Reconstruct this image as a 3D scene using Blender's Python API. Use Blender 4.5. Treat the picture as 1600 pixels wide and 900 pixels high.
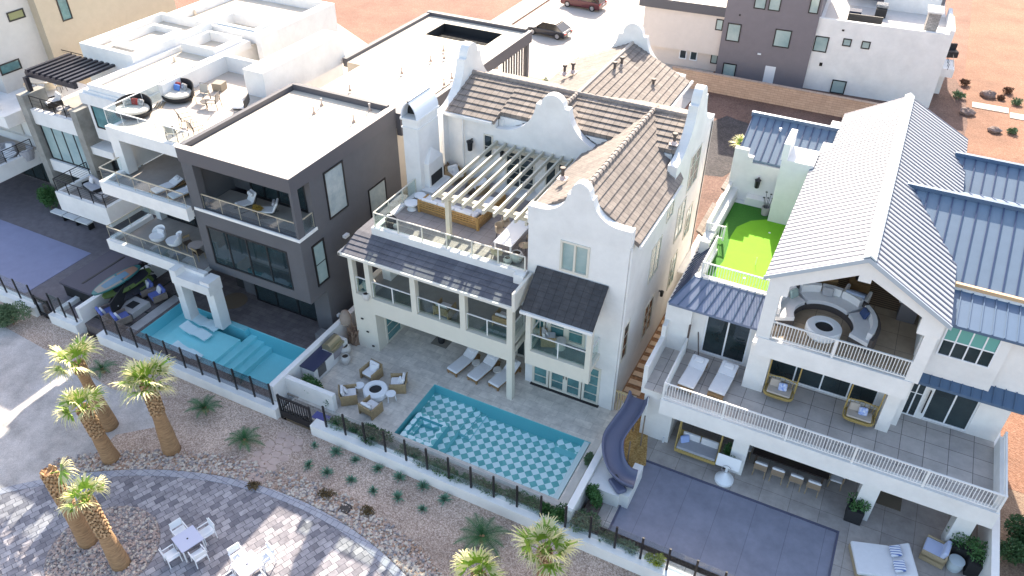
import bpy, math, random
from mathutils import Vector, Matrix
random.seed(7)
R=math.radians
for o in list(bpy.data.objects): bpy.data.objects.remove(o)
scn=bpy.context.scene
COL=scn.collection
# ---------------------------------------------------------------- camera (house frame: X along the facades, Y away, Z up)
PITCH,ROLL,YAW=R(37.19),R(-0.52),R(-26.45)
def cam_axes():
    cp,sp=math.cos(PITCH),math.sin(PITCH)
    r=Vector((1,0,0));f=Vector((0,cp,-sp));d=Vector((0,-sp,-cp))
    c,s=math.cos(ROLL),math.sin(ROLL)
    r2=c*r+s*d; d2=-s*r+c*d
    M=Matrix.Rotation(-YAW,3,'Z')
    return M@r2,M@d2,M@f
CR,CD,CF=cam_axes()
CAM=Vector((0,0,28.0)); FPX=1226.7
cd=bpy.data.cameras.new('camera'); cam=bpy.data.objects.new('camera',cd); COL.objects.link(cam)
m=Matrix((CR,-CD,-CF)).transposed().to_4x4(); m.translation=CAM; cam.matrix_world=m
cd.sensor_width=36; cd.lens=FPX/1600*36; cd.clip_end=3000; cd.clip_start=.5
scn.camera=cam
def G(px,py,z=0.0):
    d=CR*((px-800)/FPX)+CD*((py-450)/FPX)+CF; t=(z-CAM.z)/d.z
    return CAM.x+d.x*t,CAM.y+d.y*t
# ---------------------------------------------------------------- light
SUN_EL,SUN_AZ=33.0,-16.0      # azimuth from +Y, clockwise
w=bpy.data.worlds.new("World"); scn.world=w; w.use_nodes=True
nt=w.node_tree; bg=nt.nodes['Background']; sky=nt.nodes.new('ShaderNodeTexSky'); sky.sky_type='NISHITA'; sky.sun_disc=False
sky.sun_elevation=R(SUN_EL); sky.sun_rotation=R(SUN_AZ); sky.altitude=300; sky.ozone_density=1.0; sky.air_density=1.0; sky.dust_density=2.2
wm=nt.nodes.new('ShaderNodeMix'); wm.data_type='RGBA'; wm.blend_type='MULTIPLY'; wm.inputs[0].default_value=1; wm.inputs[7].default_value=(1.10,1.0,.90,1)
nt.links.new(sky.outputs[0],wm.inputs[6]); nt.links.new(wm.outputs[2],bg.inputs[0]); bg.inputs[1].default_value=0.15
sl=bpy.data.lights.new('sun','SUN'); sl.energy=4.3; sl.angle=R(.5); sl.color=(1,.89,.74)
so=bpy.data.objects.new('sun',sl); COL.objects.link(so)
az,el=R(SUN_AZ),R(SUN_EL)
tosun=Vector((math.sin(az)*math.cos(el),math.cos(az)*math.cos(el),math.sin(el)))
so.rotation_euler=tosun.to_track_quat('Z','Y').to_euler()
scn.view_settings.view_transform='Standard'; scn.view_settings.look='None'
scn.view_settings.exposure=1.66; scn.view_settings.gamma=1
try: scn.view_settings.use_curve_mapping=False
except: pass
scn.render.engine='CYCLES'
scn.cycles.max_bounces=8; scn.cycles.transparent_max_bounces=12
# ---------------------------------------------------------------- materials
MATS={}
def M(name,col,rough=.8,metal=0,var=.0,vs=2.0,bump=0,bs=20,col2=None,spec=.5,emit=0,wave=None,clear=0):
    if name in MATS: return MATS[name]
    m=bpy.data.materials.new(name); m.use_nodes=True; nt=m.node_tree; b=nt.nodes['Principled BSDF']
    b.inputs['Base Color'].default_value=(*col,1); b.inputs['Roughness'].default_value=rough; b.inputs['Metallic'].default_value=metal
    b.inputs['Specular IOR Level'].default_value=spec
    if clear: b.inputs['Coat Weight'].default_value=clear
    g=nt.nodes.new('ShaderNodeNewGeometry')
    if var or col2:
        n=nt.nodes.new('ShaderNodeTexNoise'); n.inputs['Scale'].default_value=vs; n.inputs['Detail'].default_value=6; n.inputs['Roughness'].default_value=.65
        nt.links.new(g.outputs['Position'],n.inputs['Vector'])
        mr=nt.nodes.new('ShaderNodeMapRange'); mr.inputs[1].default_value=.32; mr.inputs[2].default_value=.68
        nt.links.new(n.outputs['Fac'],mr.inputs[0])
        mx=nt.nodes.new('ShaderNodeMix'); mx.data_type='RGBA'
        c2=col2 or tuple(max(0,c*(1-var)) for c in col)
        mx.inputs[6].default_value=(*col,1); mx.inputs[7].default_value=(*c2,1)
        nt.links.new(mr.outputs[0],mx.inputs[0]); nt.links.new(mx.outputs[2],b.inputs['Base Color'])
    if bump:
        n2=nt.nodes.new('ShaderNodeTexNoise'); n2.inputs['Scale'].default_value=bs; n2.inputs['Detail'].default_value=5
        nt.links.new(g.outputs['Position'],n2.inputs['Vector'])
        bu=nt.nodes.new('ShaderNodeBump'); bu.inputs['Strength'].default_value=bump; bu.inputs['Distance'].default_value=.05
        nt.links.new(n2.outputs['Fac'],bu.inputs['Height']); nt.links.new(bu.outputs[0],b.inputs['Normal'])
    MATS[name]=m; return m
def brickmat(name,c1,c2,mort,bw,bh,rough=.8,ms=.01,off=.5,rot=0,noise=.25,ns=1.5,axis='xy',bump=.15,bias=0,spec=.4,ns2=0):
    if name in MATS: return MATS[name]
    m=bpy.data.materials.new(name); m.use_nodes=True; nt=m.node_tree; L=nt.links; b=nt.nodes['Principled BSDF']
    g=nt.nodes.new('ShaderNodeNewGeometry'); mp=nt.nodes.new('ShaderNodeMapping')
    v=g.outputs['Position']
    if axis!='xy':
        s=nt.nodes.new('ShaderNodeSeparateXYZ'); c=nt.nodes.new('ShaderNodeCombineXYZ'); L.new(v,s.inputs[0])
        ia={'x':0,'y':1,'z':2}; L.new(s.outputs[ia[axis[0]]],c.inputs[0]); L.new(s.outputs[ia[axis[1]]],c.inputs[1]); v=c.outputs[0]
    L.new(v,mp.inputs[0]); mp.inputs['Rotation'].default_value=(0,0,R(rot))
    br=nt.nodes.new('ShaderNodeTexBrick'); L.new(mp.outputs[0],br.inputs[0])
    br.offset=off; br.inputs['Scale'].default_value=1; br.inputs['Brick Width'].default_value=bw; br.inputs['Row Height'].default_value=bh
    br.inputs['Mortar Size'].default_value=ms; br.inputs['Mortar Smooth'].default_value=.1; br.inputs['Bias'].default_value=bias
    br.inputs['Color1'].default_value=(*c1,1); br.inputs['Color2'].default_value=(*c2,1); br.inputs['Mortar'].default_value=(*mort,1)
    n=nt.nodes.new('ShaderNodeTexNoise'); n.inputs['Scale'].default_value=ns; n.inputs['Detail'].default_value=8; n.inputs['Roughness'].default_value=.7; L.new(g.outputs['Position'],n.inputs[0])
    mr=nt.nodes.new('ShaderNodeMapRange'); mr.inputs[1].default_value=.3; mr.inputs[2].default_value=.7; mr.inputs[3].default_value=1-noise; mr.inputs[4].default_value=1+noise*.4
    L.new(n.outputs['Fac'],mr.inputs[0])
    mx=nt.nodes.new('ShaderNodeMix'); mx.data_type='RGBA'; mx.blend_type='MULTIPLY'; mx.inputs[0].default_value=1
    L.new(br.outputs['Color'],mx.inputs[6]); L.new(mr.outputs[0],mx.inputs[7]); L.new(mx.outputs[2],b.inputs['Base Color'])
    b.inputs['Roughness'].default_value=rough; b.inputs['Specular IOR Level'].default_value=spec
    if bump:
        bu=nt.nodes.new('ShaderNodeBump'); bu.inputs['Strength'].default_value=bump; bu.inputs['Distance'].default_value=.02; bu.invert=True
        L.new(br.outputs['Fac'],bu.inputs['Height']); L.new(bu.outputs[0],b.inputs['Normal'])
    MATS[name]=m; return m
def glassmat(name,tint=(.86,.93,.92),gl=(1,1,1),rough=.02,base=.06):
    if name in MATS: return MATS[name]
    m=bpy.data.materials.new(name); m.use_nodes=True; nt=m.node_tree; nt.nodes.clear(); L=nt.links
    o=nt.nodes.new('ShaderNodeOutputMaterial'); t=nt.nodes.new('ShaderNodeBsdfTransparent'); t.inputs[0].default_value=(*tint,1)
    g=nt.nodes.new('ShaderNodeBsdfGlossy'); g.inputs['Roughness'].default_value=rough; g.inputs[0].default_value=(*gl,1)
    f=nt.nodes.new('ShaderNodeLayerWeight'); f.inputs[0].default_value=.5
    p=nt.nodes.new('ShaderNodeMath'); p.operation='POWER'; p.inputs[1].default_value=3.5; L.new(f.outputs['Facing'],p.inputs[0])
    a=nt.nodes.new('ShaderNodeMath'); a.operation='MULTIPLY_ADD'; a.inputs[1].default_value=.7; a.inputs[2].default_value=base; L.new(p.outputs[0],a.inputs[0]); a.use_clamp=True
    x=nt.nodes.new('ShaderNodeMixShader'); L.new(a.outputs[0],x.inputs[0]); L.new(t.outputs[0],x.inputs[1]); L.new(g.outputs[0],x.inputs[2]); L.new(x.outputs[0],o.inputs[0])
    MATS[name]=m; return m
def watermat(name,tint):
    m=glassmat(name,tint,base=.0); nt=m.node_tree; L=nt.links
    g=nt.nodes.new('ShaderNodeNewGeometry'); n=nt.nodes.new('ShaderNodeTexNoise'); n.inputs['Scale'].default_value=2.2; n.inputs['Detail'].default_value=3; L.new(g.outputs['Position'],n.inputs[0])
    bu=nt.nodes.new('ShaderNodeBump'); bu.inputs['Strength'].default_value=.12; bu.inputs['Distance'].default_value=.05; L.new(n.outputs['Fac'],bu.inputs['Height'])
    for k in nt.nodes:
        if k.type in('BSDF_GLOSSY','LAYER_WEIGHT'): L.new(bu.outputs[0],k.inputs['Normal'])
    return m
# ---------------------------------------------------------------- mesh builder
class MB:
    def __init__(s): s.v=[];s.f=[];s.mi=[];s.m=0
    def q(s,*p,m=None):
        n=len(s.v); s.v+=[tuple(x) for x in p]; s.f.append(tuple(range(n,n+len(p)))); s.mi.append(s.m if m is None else m); return s
    def hexa(s,p,m=None):   # 8 points: bottom 4 ccw, top 4
        n=len(s.v); s.v+=[tuple(x) for x in p]
        for f in ((3,2,1,0),(4,5,6,7),(0,1,5,4),(1,2,6,5),(2,3,7,6),(3,0,4,7)):
            s.f.append(tuple(n+i for i in f)); s.mi.append(s.m if m is None else m)
        return s
    def box(s,x0,y0,z0,x1,y1,z1,m=None):
        x0,x1=min(x0,x1),max(x0,x1);y0,y1=min(y0,y1),max(y0,y1);z0,z1=min(z0,z1),max(z0,z1)
        return s.hexa([(x0,y0,z0),(x1,y0,z0),(x1,y1,z0),(x0,y1,z0),(x0,y0,z1),(x1,y0,z1),(x1,y1,z1),(x0,y1,z1)],m)
    def rb(s,c,d,rz=0,rx=0,ry=0,m=None,soft=0):
        T=Matrix.Translation(c)@Matrix.Rotation(R(rz),4,'Z')@Matrix.Rotation(R(ry),4,'Y')@Matrix.Rotation(R(rx),4,'X')
        x,y,z=d[0]/2,d[1]/2,d[2]/2
        if soft:
            n=len(s.v); k=soft
            ring=[(-x+k,-y),(x-k,-y),(x,-y+k),(x,y-k),(x-k,y),(-x+k,y),(-x,y-k),(-x,-y+k)]
            lv=[(-z,.0,1),(-z+k,0,0),(z-k,0,0),(z,0,1)]
            for zz,_,ins in lv:
                for a,b in ring:
                    sc=(1-k/x) if ins else 1; sb=(1-k/y) if ins else 1
                    s.v.append(tuple(T@Vector((a*sc,b*sb,zz))))
            mm=s.m if m is None else m
            for l in range(3):
                for i in range(8):
                    j=(i+1)%8; s.f.append((n+l*8+i,n+l*8+j,n+l*8+8+j,n+l*8+8+i)); s.mi.append(mm)
            s.f.append(tuple(n+i for i in range(7,-1,-1))); s.mi.append(mm)
            s.f.append(tuple(n+24+i for i in range(8))); s.mi.append(mm); return s
        P=[(-x,-y,-z),(x,-y,-z),(x,y,-z),(-x,y,-z),(-x,-y,z),(x,-y,z),(x,y,z),(-x,y,z)]
        return s.hexa([T@Vector(p) for p in P],m)
    def prism(s,pts,ax,a,b,m=None):
        n=len(s.v);k=len(pts)
        for t in (a,b):
            for u,v in pts: s.v.append({'x':(t,u,v),'y':(u,t,v),'z':(u,v,t)}[ax])
        mm=s.m if m is None else m
        ar=sum(pts[i][0]*pts[(i+1)%k][1]-pts[(i+1)%k][0]*pts[i][1] for i in range(k))
        flip=(ar<0)^(b<a)^(ax=='y')
        def add(f): s.f.append(tuple(reversed(f)) if flip else tuple(f)); s.mi.append(mm)
        add([n+i for i in range(k-1,-1,-1)]); add([n+k+i for i in range(k)])
        for i in range(k):
            j=(i+1)%k; add([n+i,n+j,n+k+j,n+k+i])
        return s
    def tube(s,path,r,n=6,m=None,cap=True):
        P=[Vector(p) for p in path]; rs=r if isinstance(r,(list,tuple)) else [r]*len(P); b=len(s.v); mm=s.m if m is None else m
        up=Vector((0,0,1))
        for i,p in enumerate(P):
            t=(P[min(i+1,len(P)-1)]-P[max(i-1,0)]); t=t.normalized() if t.length>1e-9 else up
            u=t.cross(up) if abs(t.dot(up))<.95 else t.cross(Vector((0,1,0)))
            u.normalize(); v=t.cross(u)
            for k in range(n):
                a=2*math.pi*(k+.5)/n; s.v.append(tuple(p+(u*math.cos(a)+v*math.sin(a))*rs[i]))
        for i in range(len(P)-1):
            for k in range(n):
                j=(k+1)%n; s.f.append((b+i*n+k,b+i*n+j,b+(i+1)*n+j,b+(i+1)*n+k)); s.mi.append(mm)
        if cap:
            s.f.append(tuple(b+k for k in range(n-1,-1,-1))); s.f.append(tuple(b+(len(P)-1)*n+k for k in range(n))); s.mi+=[mm,mm]
        return s
    def lathe(s,prof,c=(0,0,0),n=16,m=None,sx=1,sy=1):
        b=len(s.v); mm=s.m if m is None else m
        for r,z in prof:
            for k in range(n):
                a=2*math.pi*k/n; s.v.append((c[0]+r*math.cos(a)*sx,c[1]+r*math.sin(a)*sy,c[2]+z))
        for i in range(len(prof)-1):
            for k in range(n):
                j=(k+1)%n; s.f.append((b+i*n+k,b+i*n+j,b+(i+1)*n+j,b+(i+1)*n+k)); s.mi.append(mm)
        if prof[0][0]>1e-4: s.f.append(tuple(b+k for k in range(n-1,-1,-1))); s.mi.append(mm)
        if prof[-1][0]>1e-4: s.f.append(tuple(b+(len(prof)-1)*n+k for k in range(n))); s.mi.append(mm)
        return s
    def ring(s,x0,y0,x1,y1,z0,z1,t,m=None):
        s.box(x0,y0,z0,x1,y0+t,z1,m);s.box(x0,y1-t,z0,x1,y1,z1,m);s.box(x0,y0+t,z0,x0+t,y1-t,z1,m);s.box(x1-t,y0+t,z0,x1,y1-t,z1,m);return s
def sides_to(o,i):   # give the upright faces of a mesh another of its materials
    for p in o.data.polygons:
        if p.normal.z<.5: p.material_index=i
def world_of(p):
    v=Vector((0,0,0))
    while p is not None: v+=p.location; p=p.parent
    return v
def build(name,mb,mats,parent=None,world=True,smooth=False,bevel=0,label=None):
    me=bpy.data.meshes.new(name); off=world_of(parent) if (parent is not None and world) else Vector((0,0,0))
    me.from_pydata([(x-off.x,y-off.y,z-off.z) for x,y,z in mb.v],[],mb.f); me.update()
    if not isinstance(mats,(list,tuple)): mats=[mats]
    for mt in mats: me.materials.append(mt)
    for p,i in zip(me.polygons,mb.mi): p.material_index=min(i,len(mats)-1); p.use_smooth=smooth
    o=bpy.data.objects.new(name,me); COL.objects.link(o)
    if parent is not None: o.parent=parent
    if bevel:
        b=o.modifiers.new('bevel','BEVEL'); b.width=bevel; b.segments=2; b.limit_method='ANGLE'
    if label: o['label']=label
    return o
def each(name,mb,mats,parent=None,**k):   # every separate piece becomes its own part
    par=list(range(len(mb.v)))
    def fd(a):
        while par[a]!=a: par[a]=par[par[a]]; a=par[a]
        return a
    for f in mb.f:
        for i in f[1:]: par[fd(i)]=fd(f[0])
    gr={}
    for f,mi in zip(mb.f,mb.mi): gr.setdefault(fd(f[0]),[]).append((f,mi))
    for g in gr.values():
        m=MB(); mp={}
        for f,mi in g:
            for i in f:
                if i not in mp: mp[i]=len(m.v); m.v.append(mb.v[i])
            m.f.append(tuple(mp[i] for i in f)); m.mi.append(mi)
        o=build(name,m,mats,parent,**k)
    return o
def local(name,mb,mats,parent,**k): return build(name,mb,mats,parent,world=False,**k)
def thing(name,label,cat,loc=(0,0,0),rz=0,group=None):
    o=bpy.data.objects.new(name,None); COL.objects.link(o); o.empty_display_size=.2
    o.location=loc; o.rotation_euler=(0,0,R(rz)); o['label']=label; o['category']=cat
    if group: o['group']=group
    return o
def tag(o,label,cat,group=None):
    o['label']=label; o['category']=cat
    if group: o['group']=group
    return o
def struct(name,mb,mat,**k):
    o=build(name,mb,mat,**k); o['kind']='structure'; return o
def kids(o): return [c for c in bpy.data.objects if c.parent==o]
def dup(src,loc,rz=0,label=None,group=None,scale=None):
    r=src.copy(); COL.objects.link(r); r.location=loc; r.rotation_euler=(0,0,R(rz))
    if scale: r.scale=(scale,)*3
    if label: r['label']=label
    if group: r['group']=group
    for c in kids(src):
        d=c.copy(); COL.objects.link(d); d.parent=r
        for g in kids(c):
            e=g.copy(); COL.objects.link(e); e.parent=d
    return r
# wall with rectangular holes. face 'y': spans u=x; face 'x': spans u=y. p..p+t is the thickness
def wall(mb,face,u0,u1,z0,z1,p,t,holes=()):
    us=sorted({u0,u1,*[min(max(h[i],u0),u1) for h in holes for i in(0,1)]}); zs=sorted({z0,z1,*[min(max(h[i],z0),z1) for h in holes for i in(2,3)]})
    for j in range(len(zs)-1):
        st=None
        for i in range(len(us)-1):
            uc,zc=(us[i]+us[i+1])/2,(zs[j]+zs[j+1])/2
            solid=not any(h[0]<uc<h[1] and h[2]<zc<h[3] for h in holes)
            if solid and st is None: st=us[i]
            if st is not None and (not solid or i==len(us)-2):
                e=us[i] if not solid else us[i+1]
                if face=='y': mb.box(st,p,zs[j],e,p+t,zs[j+1])
                else: mb.box(p,st,zs[j],p+t,e,zs[j+1])
                st=None
    return mb
def window(par,face,u0,u1,z0,z1,p,fm,pm,nu=1,nz=1,d=.05,fw=.06,name='window',s=-1,muntin=.02,mm=None,pd=0):
    # s: outward direction sign along the face normal axis
    f=MB(); 
    def B(a0,a1,b0,b1,lo,hi,mb=f):
        lo,hi=p+s*lo,p+s*hi
        if face=='y': mb.box(a0,lo,b0,a1,hi,b1)
        else: mb.box(lo,a0,b0,hi,a1,b1)
    B(u0,u1,z0,z0+fw,-.03-pd,d);B(u0,u1,z1-fw,z1,-.03-pd,d);B(u0,u0+fw,z0+fw,z1-fw,-.03-pd,d);B(u1-fw,u1,z0+fw,z1-fw,-.03-pd,d)
    for i in range(1,nu):
        c=u0+(u1-u0)*i/nu; B(c-fw*.45,c+fw*.45,z0+fw,z1-fw,-.02-pd,d-.01)
    for i in range(1,nz):
        c=z0+(z1-z0)*i/nz; B(u0+fw,u1-fw,c-muntin,c+muntin,-.02-pd,d-.022)
    o=build(name,f,fm,par)
    g=MB(); B(u0+fw*.5,u1-fw*.5,z0+fw*.5,z1-fw*.5,-.01-pd,.012-pd,g)
    build('pane',g,pm,o)
    return o
def courses(mb,e0,e1,r1,r0,n,th=.07,m=None):
    e0,e1,r1,r0=map(Vector,(e0,e1,r1,r0)); nn=(e1-e0).cross(r0-e0).normalized()
    if nn.z<0: nn=-nn
    for k in range(n):
        a,b=k/n,(k+1)/n; b2=min(1,b+.02)
        A=e0.lerp(r0,a);B=e1.lerp(r1,a);C=e1.lerp(r1,b2);D=e0.lerp(r0,b2)
        mb.hexa([A,B,C,D,A+nn*th,B+nn*th,C+nn*.012,D+nn*.012],m)
def seams(mb,e0,e1,r1,r0,n,w=.035,h=.05,m=None):
    e0,e1,r1,r0=map(Vector,(e0,e1,r1,r0)); nn=(e1-e0).cross(r0-e0).normalized()
    if nn.z<0: nn=-nn
    u=(e1-e0).normalized()*w/2
    for k in range(n+1):
        a=k/n; A=e0.lerp(e1,a);B=r0.lerp(r1,a)
        mb.hexa([A-u,A+u,B+u,B-u,A-u+nn*h,A+u+nn*h,B+u+nn*h,B-u+nn*h],m)
def slab(mb,e0,e1,r1,r0,t=.12,m=None):
    P=[Vector(p) for p in (e0,e1,r1,r0)]; d=Vector((0,0,t)); mb.hexa([p-d for p in P]+P,m)
def arc(cx,cy,rx,ry,a0,a1,n):
    return [(cx+rx*math.cos(R(a0+(a1-a0)*i/n)),cy+ry*math.sin(R(a0+(a1-a0)*i/n))) for i in range(n+1)]
def dutch(c,half,zs,zstep,ztop,zb,sh=.2,rt=.62,st=.26):
    # profile polygon (u,z) of a curved parapet gable, left to right
    half_p=[(-half,zb),(-half,zs),(-half+sh,zs)]
    # concave sweep from shoulder to step
    x0,z0,x1,z1=-half+sh,zs,-rt-st,zstep
    for i in range(1,11):
        t=i/10; a=t*math.pi/2
        half_p.append((x0+(x1-x0)*math.sin(a*0.96+.0*t)/math.sin(math.pi/2*.96), z0+(z1-z0)*(1-math.cos(a))))
    half_p+=[(-rt,zstep)]
    top=[(rt*-math.cos(R(a)),zstep+(ztop-zstep)*math.sin(R(a))) for a in range(15,166,15)]
    left=half_p; right=[(-x,z) for x,z in reversed(half_p)]
    return [(c+x,z) for x,z in left+top+right]
def rail_bar(mb,a,b,z,r=.03):
    mb.tube([(a[0],a[1],z),(b[0],b[1],z)],r,4)
def balustrade(name,par,pts,z0,h,sp=.12,mat=None,post=2.4,label=None,bar=.022):
    """white picket railing along a polyline, as one part"""
    mb=MB()
    for a,b in zip(pts[:-1],pts[1:]):
        A=Vector((a[0],a[1],0));B=Vector((b[0],b[1],0));L=(B-A).length;u=(B-A)/L; ang=math.degrees(math.atan2(u.y,u.x)); c=(A+B)/2
        mb.rb((c.x,c.y,z0+h),(L,.07,.05),rz=ang); mb.rb((c.x,c.y,z0+.08),(L,.05,.05),rz=ang)
        n=max(1,round(L/sp))
        for i in range(1,n):
            p=A+u*(L*i/n); mb.rb((p.x,p.y,z0+.08+(h-.08)/2),(bar*1.2,bar,h-.1),rz=ang)
        k=max(1,round(L/post))
        for i in range(0 if a==pts[0] else 1,k+1):
            p=A+u*(L*i/k); mb.rb((p.x,p.y,z0+h/2+.01),(.085,.085,h+.06),rz=ang)
    return build(name,mb,mat,par,label=label)
def glass_rail(par,pts,z0,h,fm,gm,sp=1.3,toprail=True,name='glass_railing',pw=.04,gap=.05):
    mb=MB(); g=MB()
    for a,b in zip(pts[:-1],pts[1:]):
        A=Vector((a[0],a[1],0));B=Vector((b[0],b[1],0));L=(B-A).length;u=(B-A)/L; ang=math.degrees(math.atan2(u.y,u.x)); c=(A+B)/2
        if toprail: mb.rb((c.x,c.y,z0+h),(L,.055,.045),rz=ang)
        n=max(1,round(L/sp))
        for i in range(0 if a==pts[0] else 1,n+1):
            p=A+u*(L*i/n); mb.rb((p.x,p.y,z0+h/2),(pw,pw,h-.01),rz=ang)
        g.rb((c.x,c.y,z0+gap+(h-gap)/2),(L-.01,.012,h-gap-.04),rz=ang)
    o=build(name,mb,fm,par); build('glass_pane',g,gm,o); return o
# ---------------------------------------------------------------- shared materials
WHITE=M('white_stucco',(.81,.80,.78),.92,var=.13,vs=.9,bump=.25,bs=45)
CREAM=M('cream_paint',(.68,.645,.555),.8,var=.05,vs=2)
DARK=M('charcoal_stucco',(.112,.112,.122),.9,var=.10,vs=1.5,bump=.2,bs=80)
DARKCAP=M('charcoal_coping',(.09,.088,.10),.6)
BLACK=M('black_metal',(.012,.012,.014),.4)
BLACK2=M('black_matt',(.02,.02,.022),.7)
ROOFW=brickmat('white_roof_membrane',(.70,.615,.50),(.67,.58,.465),(.46,.39,.31),14,1.9,ms=.012,off=.3,noise=.16,ns=.55,rough=.85,bump=.05)
COPEW=M('white_coping',(.82,.82,.80),.6)
TILE=brickmat('roof_tile',(.275,.235,.205),(.215,.183,.162),(.09,.075,.068),.33,3,rough=.85,ms=.012,off=.0,noise=.35,ns=3,axis='yz',bump=.3)
TILEX=brickmat('roof_tile_x',(.275,.235,.205),(.215,.183,.162),(.09,.075,.068),.33,3,rough=.85,ms=.012,off=.0,noise=.35,ns=3,axis='xz',bump=.3)
TILED=brickmat('dark_slate',(.05,.05,.056),(.075,.072,.076),(.02,.02,.02),.40,3,rough=.8,ms=.01,off=.5,noise=.35,ns=3,axis='xz',bump=.3)
SEAM=M('pale_metal_roof',(.40,.42,.44),.6,metal=.0,var=.05,vs=.8)
SEAMRIB=M('batten_shade_rib',(.065,.075,.12),.6)  # dark shading along the battens is put into the rib colour
BLUE=M('blue_metal_roof',(.085,.145,.235),.42,metal=.1,var=.10,vs=.7)
GLD=M('window_glass_dark',(.012,.02,.024),.04,spec=.9,col2=(.03,.05,.055),vs=.5)
GLT=M('window_glass_teal',(.12,.30,.31),.05,spec=.9,col2=(.05,.13,.14),vs=.8)
GLP=M('window_glass_pale',(.42,.52,.50),.06,spec=.9,col2=(.25,.36,.36),vs=.6)
CURT=M('glass_with_curtain',(.45,.50,.50),.08,spec=.8,col2=(.28,.34,.36),vs=1.3)
RAILG=glassmat('railing_glass',(.84,.90,.88),base=.05)
SMOKE=glassmat('smoked_fence_glass',(.62,.66,.70),base=.07)
CLEARG=glassmat('clear_fence_glass',(.86,.91,.92),base=.04)
TRAV=brickmat('travertine',(.74,.68,.60),(.62,.57,.51),(.46,.41,.36),.9,.45,ms=.006,noise=.30,ns=2.2,bump=.08)
DECKG=brickmat('grey_deck_tile',(.52,.475,.44),(.43,.395,.37),(.13,.12,.12),.92,.92,ms=.012,off=0,noise=.22,ns=1.6,bump=.1)
DECKT=brickmat('tan_deck_tile',(.42,.33,.24),(.36,.28,.20),(.14,.11,.09),1.1,1.1,ms=.01,off=0,noise=.2,ns=1.6,bump=.1)
TERR=brickmat('terrace_tile',(.40,.35,.33),(.33,.29,.28),(.16,.14,.14),.6,.6,ms=.008,off=0,noise=.2,ns=2,bump=.08)
STUCF=M('grey_deck_floor',(.36,.33,.30),.9,var=.2,vs=1.2)
DPAVE=brickmat('dark_patio_paving',(.185,.155,.15),(.145,.12,.12),(.07,.06,.06),.6,.3,ms=.006,noise=.35,ns=1.4,bump=.08)
CONC=M('concrete',(.46,.44,.43),.9,var=.22,vs=1.1,bump=.1,bs=30)
CONCP=M('board_concrete',(.34,.33,.30),.9,var=.35,vs=1.3,bump=.25,bs=14)
WOOD=M('teak',(.36,.21,.09),.6,var=.35,vs=8)
WOODD=M('dark_wood',(.10,.07,.05),.6,var=.3,vs=6)
CUSH=M('white_cushion',(.76,.75,.76),.95,var=.06,vs=5)
CUSHB=M('blue_cushion',(.13,.17,.45),.9,var=.2,vs=6)
CUSHG=M('grey_cushion',(.40,.40,.43),.95,var=.12,vs=6)
NAVY=M('navy_cushion',(.04,.07,.17),.9)
REDC=M('red_cushion',(.38,.05,.04),.9)
PATC=M('black_white_patterned_cushion',(.7,.68,.66),.9,col2=(.03,.03,.03),vs=14)
STRIPE=brickmat('blue_striped_cushion',(.75,.76,.8),(.75,.76,.8),(.12,.22,.55),.5,.10,ms=.03,off=0,noise=.05,bump=0,axis='xy')
RATTAN=M('golden_rattan',(.50,.36,.12),.6,var=.35,vs=25)
WHITEP=M('white_plastic',(.80,.81,.83),.35)
POT=M('white_pot',(.62,.59,.55),.7,var=.15,vs=6)
SOIL=M('soil',(.06,.045,.035),.95,var=.3,vs=12)
LEAF=M('green_leaf',(.075,.155,.05),.6,col2=(.03,.08,.03),vs=6)
LEAFD=M('dark_leaf',(.04,.12,.035),.6,col2=(.08,.19,.05),vs=5)
LEAFG=M('grey_green_leaf',(.17,.25,.13),.7,col2=(.09,.15,.07),vs=6)
AGAVE=M('blue_green_agave',(.10,.22,.15),.6,col2=(.17,.30,.20),vs=5)
CYCAD=M('cycad_leaf',(.05,.16,.05),.5,col2=(.025,.09,.035),vs=4)
PALML=M('palm_leaf',(.30,.42,.05),.55,col2=(.16,.30,.03),vs=5)
PALMT=M('palm_leaf_tip',(.72,.64,.38),.7,col2=(.58,.56,.24),vs=7)
BARK=M('palm_bark',(.46,.275,.14),.9,col2=(.24,.145,.075),vs=3,bump=.8,bs=5)
_n=BARK.node_tree
for _k in [k for k in _n.nodes if k.type=='TEX_NOISE']:
    _mp=_n.nodes.new('ShaderNodeMapping'); _mp.inputs['Scale'].default_value=(1,1,6); _g=[k for k in _n.nodes if k.type=='NEW_GEOMETRY'][0]
    _n.links.new(_g.outputs['Position'],_mp.inputs[0]); _n.links.new(_mp.outputs[0],_k.inputs['Vector'])
BOOT=M('palm_bark_boot',(.62,.40,.22),.9,col2=(.22,.13,.06),vs=9,bump=.4,bs=12)
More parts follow.
